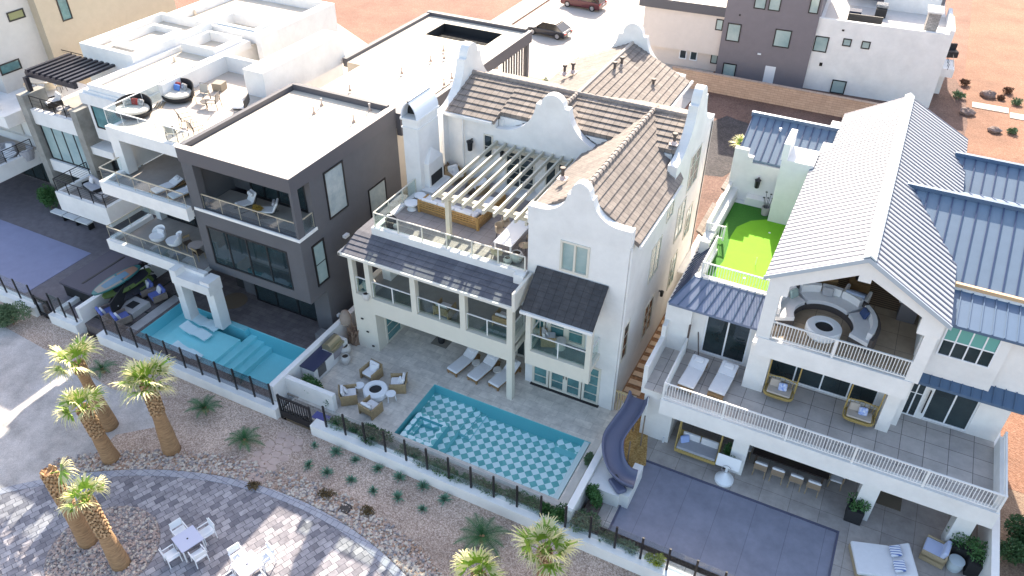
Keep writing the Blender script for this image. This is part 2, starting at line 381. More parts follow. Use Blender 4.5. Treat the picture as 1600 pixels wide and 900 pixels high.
# ---------------------------------------------------------------- ground
ZO=-.45
def gravelmat(name,c1,c2,c3,sc=30,big=.35):
    m=bpy.data.materials.new(name); m.use_nodes=True; nt=m.node_tree; L=nt.links; b=nt.nodes['Principled BSDF']; b.inputs['Roughness'].default_value=.95
    g=nt.nodes.new('ShaderNodeNewGeometry'); v=nt.nodes.new('ShaderNodeTexVoronoi'); v.inputs['Scale'].default_value=sc; L.new(g.outputs['Position'],v.inputs[0])
    s=nt.nodes.new('ShaderNodeSeparateColor'); L.new(v.outputs['Color'],s.inputs[0])
    r=nt.nodes.new('ShaderNodeValToRGB'); e=r.color_ramp.elements; e[0].color=(*c1,1); e[1].color=(*c3,1); k=r.color_ramp.elements.new(.5); k.color=(*c2,1); L.new(s.outputs[0],r.inputs[0])
    n=nt.nodes.new('ShaderNodeTexNoise'); n.inputs['Scale'].default_value=big; n.inputs['Detail'].default_value=9; n.inputs['Roughness'].default_value=.65; L.new(g.outputs['Position'],n.inputs[0])
    mr=nt.nodes.new('ShaderNodeMapRange'); mr.inputs[1].default_value=.3; mr.inputs[2].default_value=.7; mr.inputs[3].default_value=.68; mr.inputs[4].default_value=1.2; L.new(n.outputs['Fac'],mr.inputs[0])
    x=nt.nodes.new('ShaderNodeMix'); x.data_type='RGBA'; x.blend_type='MULTIPLY'; x.inputs[0].default_value=1; L.new(r.outputs[0],x.inputs[6]); L.new(mr.outputs[0],x.inputs[7]); L.new(x.outputs[2],b.inputs['Base Color'])
    bu=nt.nodes.new('ShaderNodeBump'); bu.inputs['Strength'].default_value=.6; bu.inputs['Distance'].default_value=.03; L.new(v.outputs['Distance'],bu.inputs['Height']); L.new(bu.outputs[0],b.inputs['Normal'])
    return m
GRAV=gravelmat('tan_gravel',(.28,.195,.15),(.47,.355,.285),(.69,.55,.46),24)
SAND=gravelmat('grey_sand',(.42,.39,.375),(.52,.48,.46),(.60,.56,.54),40,.9)
DIRT=gravelmat('red_desert_dirt',(.19,.088,.058),(.235,.115,.08),(.29,.155,.112),16,.25)
DIRT2=gravelmat('orange_desert_soil',(.20,.095,.055),(.25,.125,.078),(.30,.165,.108),14,.2)
DKDIRT=gravelmat('brown_bare_soil',(.11,.065,.05),(.16,.09,.07),(.21,.13,.10),14,.3)
PAVER=brickmat('grey_cobble_pavers',(.47,.44,.455),(.185,.175,.20),(.09,.09,.11),.40,.27,ms=.010,off=.37,noise=.35,ns=4,rot=-67,bump=.5)
BAND=brickmat('paver_edge_band',(.42,.42,.46),(.34,.34,.39),(.15,.15,.17),.3,.3,ms=.01,noise=.15,bump=.2)
STREET=brickmat('concrete_street',(.52,.475,.43),(.47,.43,.39),(.36,.33,.31),6.0,4.6,ms=.035,off=0,noise=.12,ns=.4,rot=0,bump=.05)
WALK=brickmat('pale_sidewalk',(.54,.45,.37),(.49,.41,.34),(.4,.35,.3),3,1.6,ms=.03,off=0,noise=.12,ns=.7)
mb=MB(); mb.q((-400,-60,ZO),(300,-60,ZO),(300,18.95,ZO),(-400,18.95,ZO)); struct('gravel_ground',mb,GRAV)
mb=MB(); mb.q((-600,27.5,-.02),(600,27.5,-.02),(600,900,-.02),(-600,900,-.02)); struct('desert_ground',mb,DIRT)
mb=MB(); mb.q((-600,18.95,-1.6),(600,18.95,-1.6),(600,27.6,-1.6),(-600,27.6,-1.6)); struct('lot_base',mb,DKDIRT)
# grey sand beach on the left with curved edge
pts=[(-90,-30),(-29,-30),(-29,5),(-27.9,10.5),(-28.2,12.6),(-28.3,14.5),(-26.8,15.9),(-28,17.2),(-31,16.6),(-34,16.9),(-38,17.2),(-44,17.6),(-60,17.5),(-90,17.4)]
mb=MB(); mb.q(*[(x,y,ZO+.006) for x,y in pts]); struct('sand_beach',mb,SAND)
# circular paved plaza: circle fitted to its edge in the photograph
PC=(-17.65,-1.70); PR=17.15
mb=MB(); mb.q(*[(x,y,ZO+.016) for x,y in arc(*PC,PR-.35,PR-.35,0,360,120)[:-1]]); struct('paved_plaza',mb,PAVER)
mb=MB(); A=arc(*PC,PR,PR,0,360,120);B=arc(*PC,PR-.352,PR-.352,0,360,120)
for i in range(120): mb.hexa([(*B[i],ZO),(*A[i],ZO),(*A[i+1],ZO),(*B[i+1],ZO),(*B[i],ZO+.03),(*A[i],ZO+.03),(*A[i+1],ZO+.03),(*B[i+1],ZO+.03)])
struct('plaza_edge_band',mb,BAND)
IC=(-23.65,9.75); IRX=2.25
mb=MB(); mb.q(*[(x,y,ZO+.022) for x,y in arc(*IC,IRX,IRX*.98,0,360,60)[:-1]]); struct('planting_bed_soil',mb,gravelmat('bed_gravel',(.14,.12,.12),(.26,.22,.21),(.4,.35,.33),20))
# ---- river rocks: one scattered object (uncountable)
def icorock(mb,c,r,seed):
    rr=random.Random(seed); s=[(0,0,1),(.89,0,.45),(.28,.85,.45),(-.72,.53,.45),(-.72,-.53,.45),(.28,-.85,.45),(.72,.53,-.45),(-.28,.85,-.45),(-.89,0,-.45),(-.28,-.85,-.45),(.72,-.53,-.45),(0,0,-1)]
    a=rr.uniform(0,6.28);ca,sa=math.cos(a),math.sin(a);sx,sy,sz=rr.uniform(.8,1.4),rr.uniform(.7,1.1),rr.uniform(.5,.85)
    n=len(mb.v)
    for x,y,z in s:
        k=r*rr.uniform(.8,1.15); X,Y=x*sx*k,y*sy*k; mb.v.append((c[0]+X*ca-Y*sa,c[1]+X*sa+Y*ca,c[2]+z*sz*k))
    for f in ((0,1,2),(0,2,3),(0,3,4),(0,4,5),(0,5,1),(1,6,2),(2,7,3),(3,8,4),(4,9,5),(5,10,1),(2,6,7),(3,7,8),(4,8,9),(5,9,10),(1,10,6),(6,11,7),(7,11,8),(8,11,9),(9,11,10),(10,11,6)):
        mb.f.append(tuple(n+i for i in f)); mb.mi.append(mb.m)
ROCKS=[M('rock_cream',(.62,.54,.46),.9,var=.3,vs=9),M('rock_pink',(.50,.38,.33),.9,var=.3,vs=9),M('rock_grey',(.32,.29,.29),.9,var=.3,vs=9),M('rock_rust',(.42,.28,.20),.9,var=.3,vs=9)]
mb=MB(); rr=random.Random(3)
for i in range(4600):
    a=rr.uniform(52,132); d=rr.betavariate(1.0,1.5)*1.15
    x,y=PC[0]+(PR+.06+d)*math.cos(R(a)),PC[1]+(PR+.06+d)*math.sin(R(a))
    if x<-29.5 or (-21.0<x<-19.2 and rr.random()<.85) or y>18.3: continue
    mb.m=rr.choice([0,0,1,2,3]); icorock(mb,(x,y,ZO+.03),rr.uniform(.035,.10),i)
for i in range(3300):
    a=rr.uniform(0,360); d=math.sqrt(rr.random())*(IRX-.08); x,y=IC[0]+d*math.cos(R(a)),IC[1]+d*math.sin(R(a))
    mb.m=rr.choice([0,1,2,2,1]); icorock(mb,(x,y,ZO+.04),rr.uniform(.03,.085),i+9999)
o=build('river_rocks',mb,ROCKS); o['kind']='stuff'; tag(o,'cream and grey river rocks edging the curved plaza and filling the palm bed','rocks')
# flagstone path through the gravel
mb=MB(); FL=M('flagstone',(.56,.43,.37),.9,col2=(.46,.34,.29),vs=2); rr=random.Random(11)
for r_ in range(9):
    for c_ in range(3):
        cx=-20.75+(c_-1)*.50+(r_%2)*.22-.06*r_; cy=18.1-r_*.36; n=rr.randint(5,6); ph=rr.uniform(0,6)
        mb.prism([(cx+.285*rr.uniform(.82,1.05)*math.cos(6.283*i/n+ph),cy+.225*rr.uniform(.82,1.05)*math.sin(6.283*i/n+ph)) for i in range(n)],'z',ZO,ZO+.014)
struct('flagstone_path',mb,FL)
mb=MB(); rr=random.Random(8); cx,cy=-10.2,57.0; mb.q(*[(cx+4.2*rr.uniform(.7,1.1)*math.cos(R(a)),cy+5.5*rr.uniform(.75,1.1)*math.sin(R(a)),.01) for a in range(0,360,18)]); struct('dark_soil_patch',mb,gravelmat('dark_soil',(.035,.03,.032),(.05,.045,.048),(.08,.07,.07),10,.6))
# far ground: street, pavements, bare soil between the houses, orange lot
mb=MB(); mb.q((-48.5,41.5,0),(-15.5,41.5,0),(-15.5,300,0),(-36.8,300,0),(-36.8,56,0),(-48.5,56,0)); 
ST=MB(); ST.q((-37,40,.0),(-21.6,40,.0),(-21.6,47,.0),(-14.8,52,.0),(-14.2,300,.0),(-37,300,.0)); struct('concrete_street',ST,STREET)
mb=MB(); mb.box(-39.6,56,-.02,-37.2,300,.12); struct('sidewalk',mb,WALK)
mb=MB(); mb.q((-70,56,.0),(-43,44,.0),(-43,47,.0),(-39.6,58,.0),(-70,75,.0)); struct('side_street',mb,WALK)
mb=MB(); mb.q((-14.2,36,.004),(5.0,36,.004),(9.5,64,.004),(5.5,80,.004),(-14.2,80,.004)); struct('bare_brown_soil',mb,DKDIRT)
mb=MB(); mb.q((4.2,30,.008),(60,30,.008),(80,140,.008),(6,140,.008),(6.2,80,.008),(6.8,70,.008)); struct('orange_soil',mb,DIRT2)
mb=MB(); 
for x0,x1,y in ((7.0,9.8,74.5),(9.9,12.6,73.6),(12.7,22,72.7)): mb.box(x0,y-.6,.01,x1,y+.6,.06)
struct('paver_walkway',mb,WALK)
mb=MB(); mb.box(13.5,85,-.01,17.5,260,.03); struct('far_pavement',mb,WALK)
mb=MB(); mb.q((8.35,-60,ZO+.02),(60,-60,ZO+.02),(60,30,-.0),(8.35,30,-.0)); struct('brown_gravel_slope',mb,gravelmat('brown_gravel',(.19,.12,.085),(.25,.17,.12),(.32,.23,.16),20))
# ================================================================ HOUSE B : white gabled house
TP=6.75
hb=thing('gabled_house','white stucco house with curved parapet gables, brown tiled roofs and a checkered pool in front','house',(-14,30,0))
w=MB()
# main front block walls, x -12.35..-7.65 , y 26.4..33
wall(w,'y',-12.35,-7.65,0,9.95,26.4,.3,[(-11.95,-8.35,.0,2.45),(-10.78,-9.4,7.5,9.1),(-11.2,-9.3,3.45,5.6),(-11.95,-11.3,3.6,5.5)])
w.box(-12.35,26.7,0,-12.05,33,9.7); w.box(-7.95,26.7,0,-7.65,32.49,9.75)
w.box(-12.0,27.5,0,-8.0,27.6,9.6)           # inner back of the openings
w.box(-12.05,26.7,2.6,-7.95,27.5,3.3); w.box(-12.05,26.7,5.8,-7.95,27.5,7.2)
# middle wall below the pergola gable, x -17.5..-12.35 at y 33
wall(w,'y',-17.45,-12.35,TP,10.05,33.0,.35)
w.box(-17.45,33.35,TP,-17.15,36,10.4)
# back wing
wall(w,'y',-20.3,-17.45,TP-.2,10.55,33.0,.3)
wall(w,'y',-20.3,-7.65,0,10.15,38.7,.3); w.box(-17.4,33.41,9.5,-8.2,33.7,10.55)

w.box(-20.8,26.6,0,-20.3,38.7,TP-.1)        # left flank down to the alley
# rear wing
w.box(-17.5,39,0,-17.2,44.2,9.75); w.box(-11.0,39,0,-10.7,44.2,9.75)
# body under the terrace
w.box(-20.3,27.9,0,-12.35,32.99,TP-.2)
build('wall',w,WHITE,hb)
# curved gables
def gable(ax,a,b,*k):
    P=dutch(*k); g=MB(); g.prism(P,ax,a,b); return build('gable',g,WHITE,hb)
gable('y',26.36,26.78,-10.0,2.38,10.4,11.45,12.08,9.5,.55,.46,.12)
gable('y',32.95,33.4,-14.28,3.1,10.08,11.9,12.5,9.4)
gable('x',-20.8,-20.3,35.8,3.3,10.45,12.5,13.15,0)
gable('x',-8.1,-7.65,35.8,3.3,10.45,12.5,13.2,0)
gable('y',44.2,44.6,-14.2,3.4,10.05,11.95,12.65,0)
# roofs
def roof(*pieces,mat):
    r=MB()
    for e0,e1,r1,r0,n in pieces:
        slab(r,e0,e1,r1,r0,.14); courses(r,e0,e1,r1,r0,n)
    return build('roof',r,mat,hb)
Z=11.5
roof(((-7.42,26.78,9.62),(-7.42,33.0,9.62),(-10.02,36.5,Z),(-10.02,26.78,Z),9),((-12.55,26.78,9.75),(-12.55,33.5,9.75),(-10.02,36,Z),(-10.02,26.78,Z),9),mat=TILE)
roof(((-17.2,33.41,9.75),(-17.2,33.9,9.75),(-14.25,35.9,Z),(-14.25,33.41,11.4),8),((-11.3,33.41,9.75),(-11.3,33.9,9.75),(-14.25,35.9,Z),(-14.25,33.41,11.4),8),mat=TILE)
roof(((-20.3,32.75,10.5),(-17.4,32.75,10.5),(-17.4,35.8,Z),(-20.3,35.8,Z),7),((-17.4,33.45,10.73),(-8.1,33.45,10.73),(-8.1,35.8,Z),(-17.4,35.8,Z),6),((-20.3,39.0,10.35),(-8.1,39.0,10.35),(-8.1,35.8,Z),(-20.3,35.8,Z),7),mat=TILEX)
rw=roof(((-10.45,36.5,9.8),(-10.45,44.2,9.8),(-14.15,44.2,Z),(-14.15,35.9,Z),12),((-17.75,36.5,9.85),(-17.75,44.2,9.85),(-14.15,44.2,Z),(-14.15,35.9,Z),12),mat=TILE)
# ridge caps: overlapping half-round tiles
RC=M('ridge_tile',(.31,.27,.24),.85,col2=(.20,.17,.155),vs=6)
def ridge(a,b,n,r=.13):
    c=MB(); A=Vector(a);B=Vector(b)
    for i in range(n):
        p=A.lerp(B,i/n);q=A.lerp(B,(i+1.15)/n); c.tube([p,q],[r*1.12,r*.85],8)
    return build('ridge_cap',c,RC,hb)
ridge((-10.02,26.8,Z+.02),(-10.02,35.9,Z+.02),24); ridge((-14.15,33.4,Z+.02),(-14.15,35.8,Z+.02),8)
ridge((-20.3,35.8,Z+.03),(-8.1,35.8,Z+.03),34)
g=MB(); g.tube([(-14.15,35.9,Z+.03),(-14.15,44.2,Z+.03)],.1,6); build('ridge_cap',g,M('pale_ridge',(.42,.37,.33),.8),hb)
# gutters + white fascia
g=MB(); g.box(-20.3,32.62,10.33,-17.5,32.78,10.5); g.box(-7.38,26.8,9.42,-7.28,32.6,9.55); g.box(-12.7,26.8,9.55,-12.55,32.9,9.68); g.box(-10.42,36.5,9.6,-10.3,44.6,9.75); g.box(-17.9,36.5,9.65,-17.78,44.6,9.78)
g.tube([(-19.35,32.9,10.4),(-19.35,32.9,TP)],.05,6); g.tube([(-7.6,26.5,9.5),(-7.6,26.5,0)],.05,6)
each('gutter',g,WHITE,hb)
# vents on the tiled roofs
VB=M('vent_brown',(.10,.08,.07),.7); VF=M('vent_flashing',(.62,.5,.45),.7)
def vent(par,x,y,z,h=.45,hat=True,fl=True):
    v=MB(); v.tube([(x,y,z-.1),(x,y,z+h)],.075,8)
    if hat: v.tube([(x,y,z+h),(x,y,z+h+.12)],.13,8)
    if fl: v.m=1; v.rb((x,y,z+.02),(.42,.42,.03)); v.lathe([(.2,0),(.09,.16)],(x,y,z),8)
    return build('vent_pipe',v,[VB,VF],par)
for px,py,z in ((1053,225,10.9),(1023,252,10.0),(960,112,11.2),(971,104,11.2),(985,113,10.6),(1020,138,10.2),(882,178-62,10.7),(895,113,10.8),(879,279,10.5)):
    x,y=G(px,py,z); vent(hb,x,y,z)
# windows on the long right wall (faces +X)
for y0,y1,z0,z1,p,nu in ((27.45,28.25,5.1,6.7,GLT,1),(30.0,31.5,5.3,7.35,GLT,2),(34.1,35.5,5.2,7.4,GLT,2),(31.9,32.9,7.7,9.2,GLT,2),(35.2,37.1,7.6,9.7,GLT,2),(30.2,31.6,1.5,3.7,GLD,2),(26.9,27.7,2.7,4.9,GLD,1),(34.3,35.4,2.0,4.1,GLT,2),(36.2,37.3,4.2,6.1,GLT,2)):
    if (y0,z0)==(27.45,5.1): continue
    window(hb,'x',y0,y1,z0,z1,-7.65,CREAM,p,nu,3,s=1,fw=.08,d=.04,pd=-.001)
# front gable window, ground floor french doors, juliet doors
window(hb,'y',-10.78,-9.4,7.5,9.1,26.4,CREAM,GLP,2,1,fw=.1,pd=.08)
for a,b in ((-11.95,-11.05),(-11.0,-10.15),(-10.15,-9.3),(-9.25,-8.35)):
    dd=window(hb,'y',a,b,.06,2.45,26.4,CREAM,GLT,1,4,fw=.12,name='french_door',muntin=.012,pd=.05,d=.03)
h=MB(); h.tube([(-10.22,26.33,1.05),(-10.22,26.33,1.3)],.02,5); h.tube([(-10.08,26.33,1.05),(-10.08,26.33,1.3)],.02,5); build('door_handle',h,BLACK,hb)
g=MB(); g.box(-12.0,26.25,.0,-8.3,26.42,.06); build('threshold',g,BLACK2,hb)
window(hb,'y',-11.95,-11.35,3.6,5.5,26.4,CREAM,GLT,1,3,fw=.08,pd=.05)
for a,b in ((-11.2,-10.25),(-10.25,-9.3)): window(hb,'y',a,b,3.42,5.55,26.4,CREAM,GLT,1,3,fw=.13,name='french_door',pd=.05)
# window on back-left wall, lamps, middle doors
window(hb,'y',-18.15,-17.6,8.2,9.6,33.0,CREAM,GLD,1,2,fw=.07)
for a,b in ((-16.85,-15.15),(-14.55,-13.9),(-13.85,-13.2),(-13.1,-12.5)):
    window(hb,'y',a,b,TP+.12,TP+2.35,33.0,CREAM,GLD,2 if b-a>1 else 1,5 if b-a>1 else 1,fw=.08,name='french_door',muntin=.012)
g=MB(); g.box(-17.4,32.2,TP,-12.4,33.0,TP+.14); build('door_step',g,WHITE,hb)
def lantern(par,x,y,z,s=-1,face='y',sz=1):
    l=MB(); d=.18*sz
    if face=='y': l.box(x-.04,y,z-.05,x+.04,y+s*d,z+.0); cx,cy=x,y+s*d
    else: l.box(x,y-.04,z-.05,x+s*d,y+.04,z); cx,cy=x+s*d,y
    l.lathe([(.03,-.02),(.14*sz,-.08*sz),(.11*sz,-.12*sz),(.09*sz,-.42*sz),(.03,-.46*sz)],(cx,cy,z+.06),6)
    return build('wall_lantern',l,BLACK,par)
lantern(hb,-18.85,33.0,9.15,sz=1.5); lantern(hb,-17.0,33.0,8.9); lantern(hb,-7.65,32.6,3.2,1,'x',.9)
# ---- loggia (front left): piers, beam, lean-to roof, rails, floor
LY=24.8
lg=MB()
wall(lg,'y',-21.46,-12.3,2.55,3.55,LY,.35,[])
wall(lg,'y',-21.46,-20.15,0,2.55,LY,.35); lg.box(-21.46,LY+.35,0,-21.15,29.9,3.55); lg.box(-20.4,LY+.35,0,-20.15,27.9,2.55)
lg.box(-12.6,LY,0,-12.3,LY+.3,2.55)
for x0,x1 in ((-21.455,-21.2),(-20.5,-20.22),(-17.85,-17.55),(-15.1,-14.8),(-12.6,-12.3)): lg.box(x0,LY,3.55,x1,LY+.3,6.0)
lg.box(-21.46,LY+.35,3.3,-12.3,27.9,3.42) ; lg.box(-21.46,LY-.02,5.95,-12.3,LY+.3,6.12)
lg.box(-12.6,LY+.3,2.9,-12.3,26.39,3.6); lg.box(-21.46,LY+.3,5.95,-21.2,27,6.15)
build('loggia_frame',lg,CREAM,hb)
f=MB(); f.box(-21.15,LY+.35,3.421,-12.62,27.89,3.45); build('loggia_floor',f,M('loggia_tile',(.34,.33,.31),.8,var=.2,vs=2),hb)
f=MB(); wall(f,'y',-20.15,-12.35,0,2.5,27.86,.03,[]); 
r=MB(); e0,e1,r1,r0=(-21.6,24.6,6.1),(-12.2,24.6,6.1),(-12.2,26.06,6.55),(-21.6,26.06,6.55)
slab(r,e0,e1,r1,r0,.1); courses(r,e0,e1,r1,r0,5,.05); slab(r,(-21.6,26.06,6.55),(-20.8,26.06,6.55),(-20.8,30,6.6),(-21.6,30,6.6),.1); build('loggia_roof',r,brickmat('slate_blue_tile',(.15,.15,.175),(.115,.115,.14),(.05,.05,.06),.5,3,axis='xz',noise=.3,ns=2,ms=.006),hb)
g=MB(); g.box(-21.7,24.46,5.98,-12.2,24.6,6.12); g.box(-21.72,24.46,6.0,-21.6,30,6.16); g.box(-12.2,24.5,5.9,-12.05,26.38,6.9); each('gutter',g,M('cream_gutter',(.68,.65,.58),.6),hb)
for a,b in ((-21.2,-20.5),(-20.22,-17.85),(-17.55,-15.1),(-14.8,-12.6)):
    glass_rail(hb,[(a,LY+.15),(b,LY+.15)],3.58,.95,WHITE,RAILG,sp=1.2,pw=.05)
glass_rail(hb,[(-12.45,LY+.3),(-12.45,26.35)],3.6,.95,WHITE,RAILG,sp=3)
# ground floor wall behind the loggia with dark framed glazing
for a,b in ((-19.6,-17.5),(-17.0,-14.9),(-14.5,-12.6)): window(hb,'y',a,b,.06,2.4,27.9,CREAM,GLD,4,1,fw=.1,name='glazed_door')
window(hb,'x',25.5,26.9,.06,2.3,-20.15,CREAM,GLT,1,4,s=1,fw=.1,name='glazed_door')
g=MB(); 
for x,z in ((-21.0,2.0),(-20.75,1.2),(-20.5,.3)): g.rb((x,LY-.05,z),(.14,.05,.06)); g.tube([(x,LY-.05,z),(x+.14,LY-.12,z+.12)],.012,4)
each('wall_spout',g,BLACK2,hb)
# ---- small balcony on the front block with slate roof
jf=MB(); JY=25.05
for x in (-11.75,-8.75): jf.box(x,JY,3.4,x+.25,JY+.25,5.85)
jf.box(-11.75,JY,2.55,-8.5,JY+.25,3.4); jf.box(-11.75,JY+.25,3.1,-11.5,26.39,3.4); jf.box(-8.75,JY+.25,3.1,-8.5,26.39,3.4); jf.box(-11.75,JY,5.85,-8.5,JY+.22,6.0); jf.box(-11.5,JY+.25,3.15,-8.75,26.39,3.3)
build('balcony_frame',jf,CREAM,hb)
f=MB(); f.box(-11.5,JY+.25,3.301,-8.75,26.38,3.33); build('balcony_floor',f,M('loggia_tile',(.3,.3,.3)),hb)
r=MB(); A=((-11.85,24.75,5.98),(-8.4,24.75,5.98),(-8.4,26.36,7.38),(-11.85,26.36,7.38)); slab(r,*A,.1); courses(r,*A,8,.035); build('balcony_roof',r,TILED,hb)
g=MB(); g.box(-11.87,24.62,5.84,-8.38,24.75,5.98); each('gutter',g,WHITE,hb)
glass_rail(hb,[(-11.5,JY+.1),(-8.75,JY+.1)],3.42,.95,WHITE,RAILG,sp=1.4,pw=.05)
glass_rail(hb,[(-8.6,JY+.25),(-8.6,26.35)],3.42,.95,WHITE,RAILG,sp=3); glass_rail(hb,[(-11.6,JY+.25),(-11.6,26.35)],3.42,.95,WHITE,RAILG,sp=3)
# ---- upper terrace deck, curb, railing, pergola, chimney
t=MB(); t.box(-20.75,26.2,TP-.3,-12.36,33,TP-.001); t.box(-20.3,33,TP-.3,-17.5,33.0,TP-.001); build('terrace_slab',t,WHITE,hb)
t=MB(); t.box(-20.55,26.4,TP,-12.36,32.99,TP+.02); build('terrace_floor',t,TERR,hb)
t=MB(); t.box(-20.75,26.05,TP-.3,-12.3,26.38,TP+.2); t.box(-20.8,26.38,TP-.3,-20.5,30,TP+.12); t.box(-12.75,25.75,6.5,-12.25,26.05,7.0); build('terrace_curb',t,WHITE,hb)
glass_rail(hb,[(-20.62,30.0),(-20.62,26.22),(-12.4,26.22)],TP+.2,.8,CREAM,RAILG,sp=1.38,pw=.06)
pg=MB()
for x in (-17.1,): pg.box(x,27.15,TP,x+.22,27.37,9.05)
pg.box(-17.5,27.12,9.0,-12.36,27.4,9.2); pg.box(-17.5,32.75,9.0,-12.4,32.95,9.2)
for i in range(10):
    x=-17.35+i*.535; pg.box(x-.045,26.5,9.2,x+.045,32.95,9.4)
build('pergola',pg,M('pergola_cream',(.55,.52,.42),.7,var=.1),hb)
ch=MB(); ch.box(-21.15,30.0,TP-3,-20.25,31.95,11.0); ch.box(-21.2,29.95,10.55,-20.2,32.0,10.62);ch.box(-21.22,29.92,11.0,-20.18,32.03,11.12)
build('chimney',ch,WHITE,hb)
c=MB(); o1=[(x,z) for x,z in arc(-21.18,11.12,.96,1.05,0,65,8)]+[(x,z) for x,z in arc(-20.22,11.12,.96,1.05,115,180,8)]
o2=[(x,z) for x,z in arc(-21.18,11.12,.90,.98,0,62,8)]+[(x,z) for x,z in arc(-20.22,11.12,.90,.98,118,180,8)]
for i in range(len(o1)-1):
    a,b,d,e=o1[i],o1[i+1],o2[i+1],o2[i]; c.hexa([(a[0],29.95,a[1]),(a[0],32.0,a[1]),(b[0],32.0,b[1]),(b[0],29.95,b[1]),(e[0],29.95,e[1]),(e[0],32.0,e[1]),(d[0],32.0,d[1]),(d[0],29.95,d[1])])
build('chimney_cap',c,M('white_metal_cap',(.72,.76,.82),.4),hb)
c=MB(); c.prism([(x,z) for x,z in o2[:9]]+[(x,z) for x,z in o2[9:]],'y',30.5,31.5); build('chimney_flue',c,BLACK2,hb)
# fireplace on the chimney flank
fp=MB(); fp.prism([(29.95,TP+.0),(31.9,TP+.0),(31.9,TP+.45),(29.95,TP+.45)],'x',-20.25,-19.55)
fp.hexa([(-20.25,30.35,TP+.45),(-19.95,30.35,TP+.45),(-19.95,31.75,TP+.45),(-20.25,31.75,TP+.45),(-20.25,30.35,TP+1.8),(-19.95,30.35,TP+1.8),(-19.95,31.75,TP+1.8),(-20.25,31.75,TP+1.8)])
fp.hexa([(-20.25,30.35,TP+1.8),(-19.95,30.35,TP+1.8),(-19.95,31.75,TP+1.8),(-20.25,31.75,TP+1.8),(-20.25,31.0,TP+2.4),(-20.2,31.0,TP+2.4),(-20.2,31.1,TP+2.4),(-20.25,31.1,TP+2.4)])
build('fireplace',fp,WHITE,hb); g=MB(); g.box(-19.96,30.5,TP+.5,-19.94,31.6,TP+1.1); build('firebox',g,BLACK2,hb)
# low side wing with small tiled roofs in the alley behind
g=MB(); g.box(-7.65,38.9,0,-6.2,46,1.9); g.box(-7.64,36.2,2.05,-6.6,46,2.1); each('side_wing',g,WHITE,hb)
r=MB(); A=((-6.6,39.6,2.25),(-6.6,43.2,2.25),(-7.65,43.2,2.9),(-7.65,39.6,2.9)); slab(r,*A,.1); courses(r,*A,4,.06); build('side_roof',r,TILE,hb); r=MB(); A=((-6.4,45.2,2.25),(-6.4,48.6,2.25),(-7.65,48.6,2.9),(-7.65,45.2,2.9)); slab(r,*A,.1); courses(r,*A,4,.06); build('side_roof',r,TILE,hb)
# ---------------------------------------------------------------- B patio, pool
PX0,PX1,PY0,PY1=-16.3,-7.75,20.35,24.05
def frame_floor(name,x0,x1,y0,y1,hx0,hx1,hy0,hy1,z0,z1,mat):
    m=MB(); m.box(x0,hy1,z0,x1,y1,z1); m.box(x0,y0,z0,x1,hy0,z1); m.box(x0,hy0,z0,hx0,hy1,z1); m.box(hx1,hy0,z0,x1,hy1,z1); return struct(name,m,mat)
frame_floor('travertine_terrace',-22.0,-6.85,19.25,27.9,PX0-.0,PX1+.0,PY0,PY1,-.9,.0,TRAV)
def checker(name,c1,c2,c3,c4,size,rot):
    m=bpy.data.materials.new(name); m.use_nodes=True; nt=m.node_tree; L=nt.links; b=nt.nodes['Principled BSDF']; b.inputs['Roughness'].default_value=.5
    g=nt.nodes.new('ShaderNodeNewGeometry'); mp=nt.nodes.new('ShaderNodeMapping'); mp.inputs['Rotation'].default_value=(0,0,R(rot)); mp.inputs['Location'].default_value=(.13,.07,.013); L.new(g.outputs['Position'],mp.inputs[0])
    c=nt.nodes.new('ShaderNodeTexChecker'); c.inputs['Scale'].default_value=1/size
    s=nt.nodes.new('ShaderNodeSeparateXYZ'); cc=nt.nodes.new('ShaderNodeCombineXYZ'); L.new(mp.outputs[0],s.inputs[0]); L.new(s.outputs[0],cc.inputs[0]); L.new(s.outputs[1],cc.inputs[1]); cc.inputs[2].default_value=.1; L.new(cc.outputs[0],c.inputs[0])
    n=nt.nodes.new('ShaderNodeTexVoronoi'); n.inputs['Scale'].default_value=1/size; L.new(cc.outputs[0],n.inputs[0]); sc=nt.nodes.new('ShaderNodeSeparateColor'); L.new(n.outputs['Color'],sc.inputs[0])
    m1=nt.nodes.new('ShaderNodeMix'); m1.data_type='RGBA'; m1.inputs[6].default_value=(*c1,1); m1.inputs[7].default_value=(*c2,1); L.new(sc.outputs[0],m1.inputs[0])
    m2=nt.nodes.new('ShaderNodeMix'); m2.data_type='RGBA'; m2.inputs[6].default_value=(*c3,1); m2.inputs[7].default_value=(*c4,1); L.new(sc.outputs[0],m2.inputs[0])
    L.new(m1.outputs[2],c.inputs[1]); L.new(m2.outputs[2],c.inputs[2]); L.new(c.outputs[0],b.inputs['Base Color']); return m
CHK=checker('pool_checker_tile',(.93,.985,.975),(.85,.95,.945),(.22,.55,.53),(.16,.46,.45),.32,45)
PTEAL=M('pool_wall_teal',(.13,.46,.50),.5)
pool=thing('checkered_pool','swimming pool tiled in a diagonal checker with a square spa at its left end','pool',(-12,22,-.1))
m=MB(); ZF=-.95
m.box(PX0,PY0,ZF-.1,PX1,PY1,ZF); m.box(PX0,PY0,ZF,-13.95,PY1,-.62)           # shelf on the left
m.box(-13.95,22.3,ZF,-13.6,PY1,-.72); m.box(-13.6,22.3,ZF,-13.3,PY1,-.84)
m.box(-9.35,PY1-.55,ZF,PX1-.35,PY1,-.5)
PSIDE=M('pool_step_side',(.30,.66,.68),.5); sides_to(build('pool_floor',m,[CHK,PSIDE],pool),1)
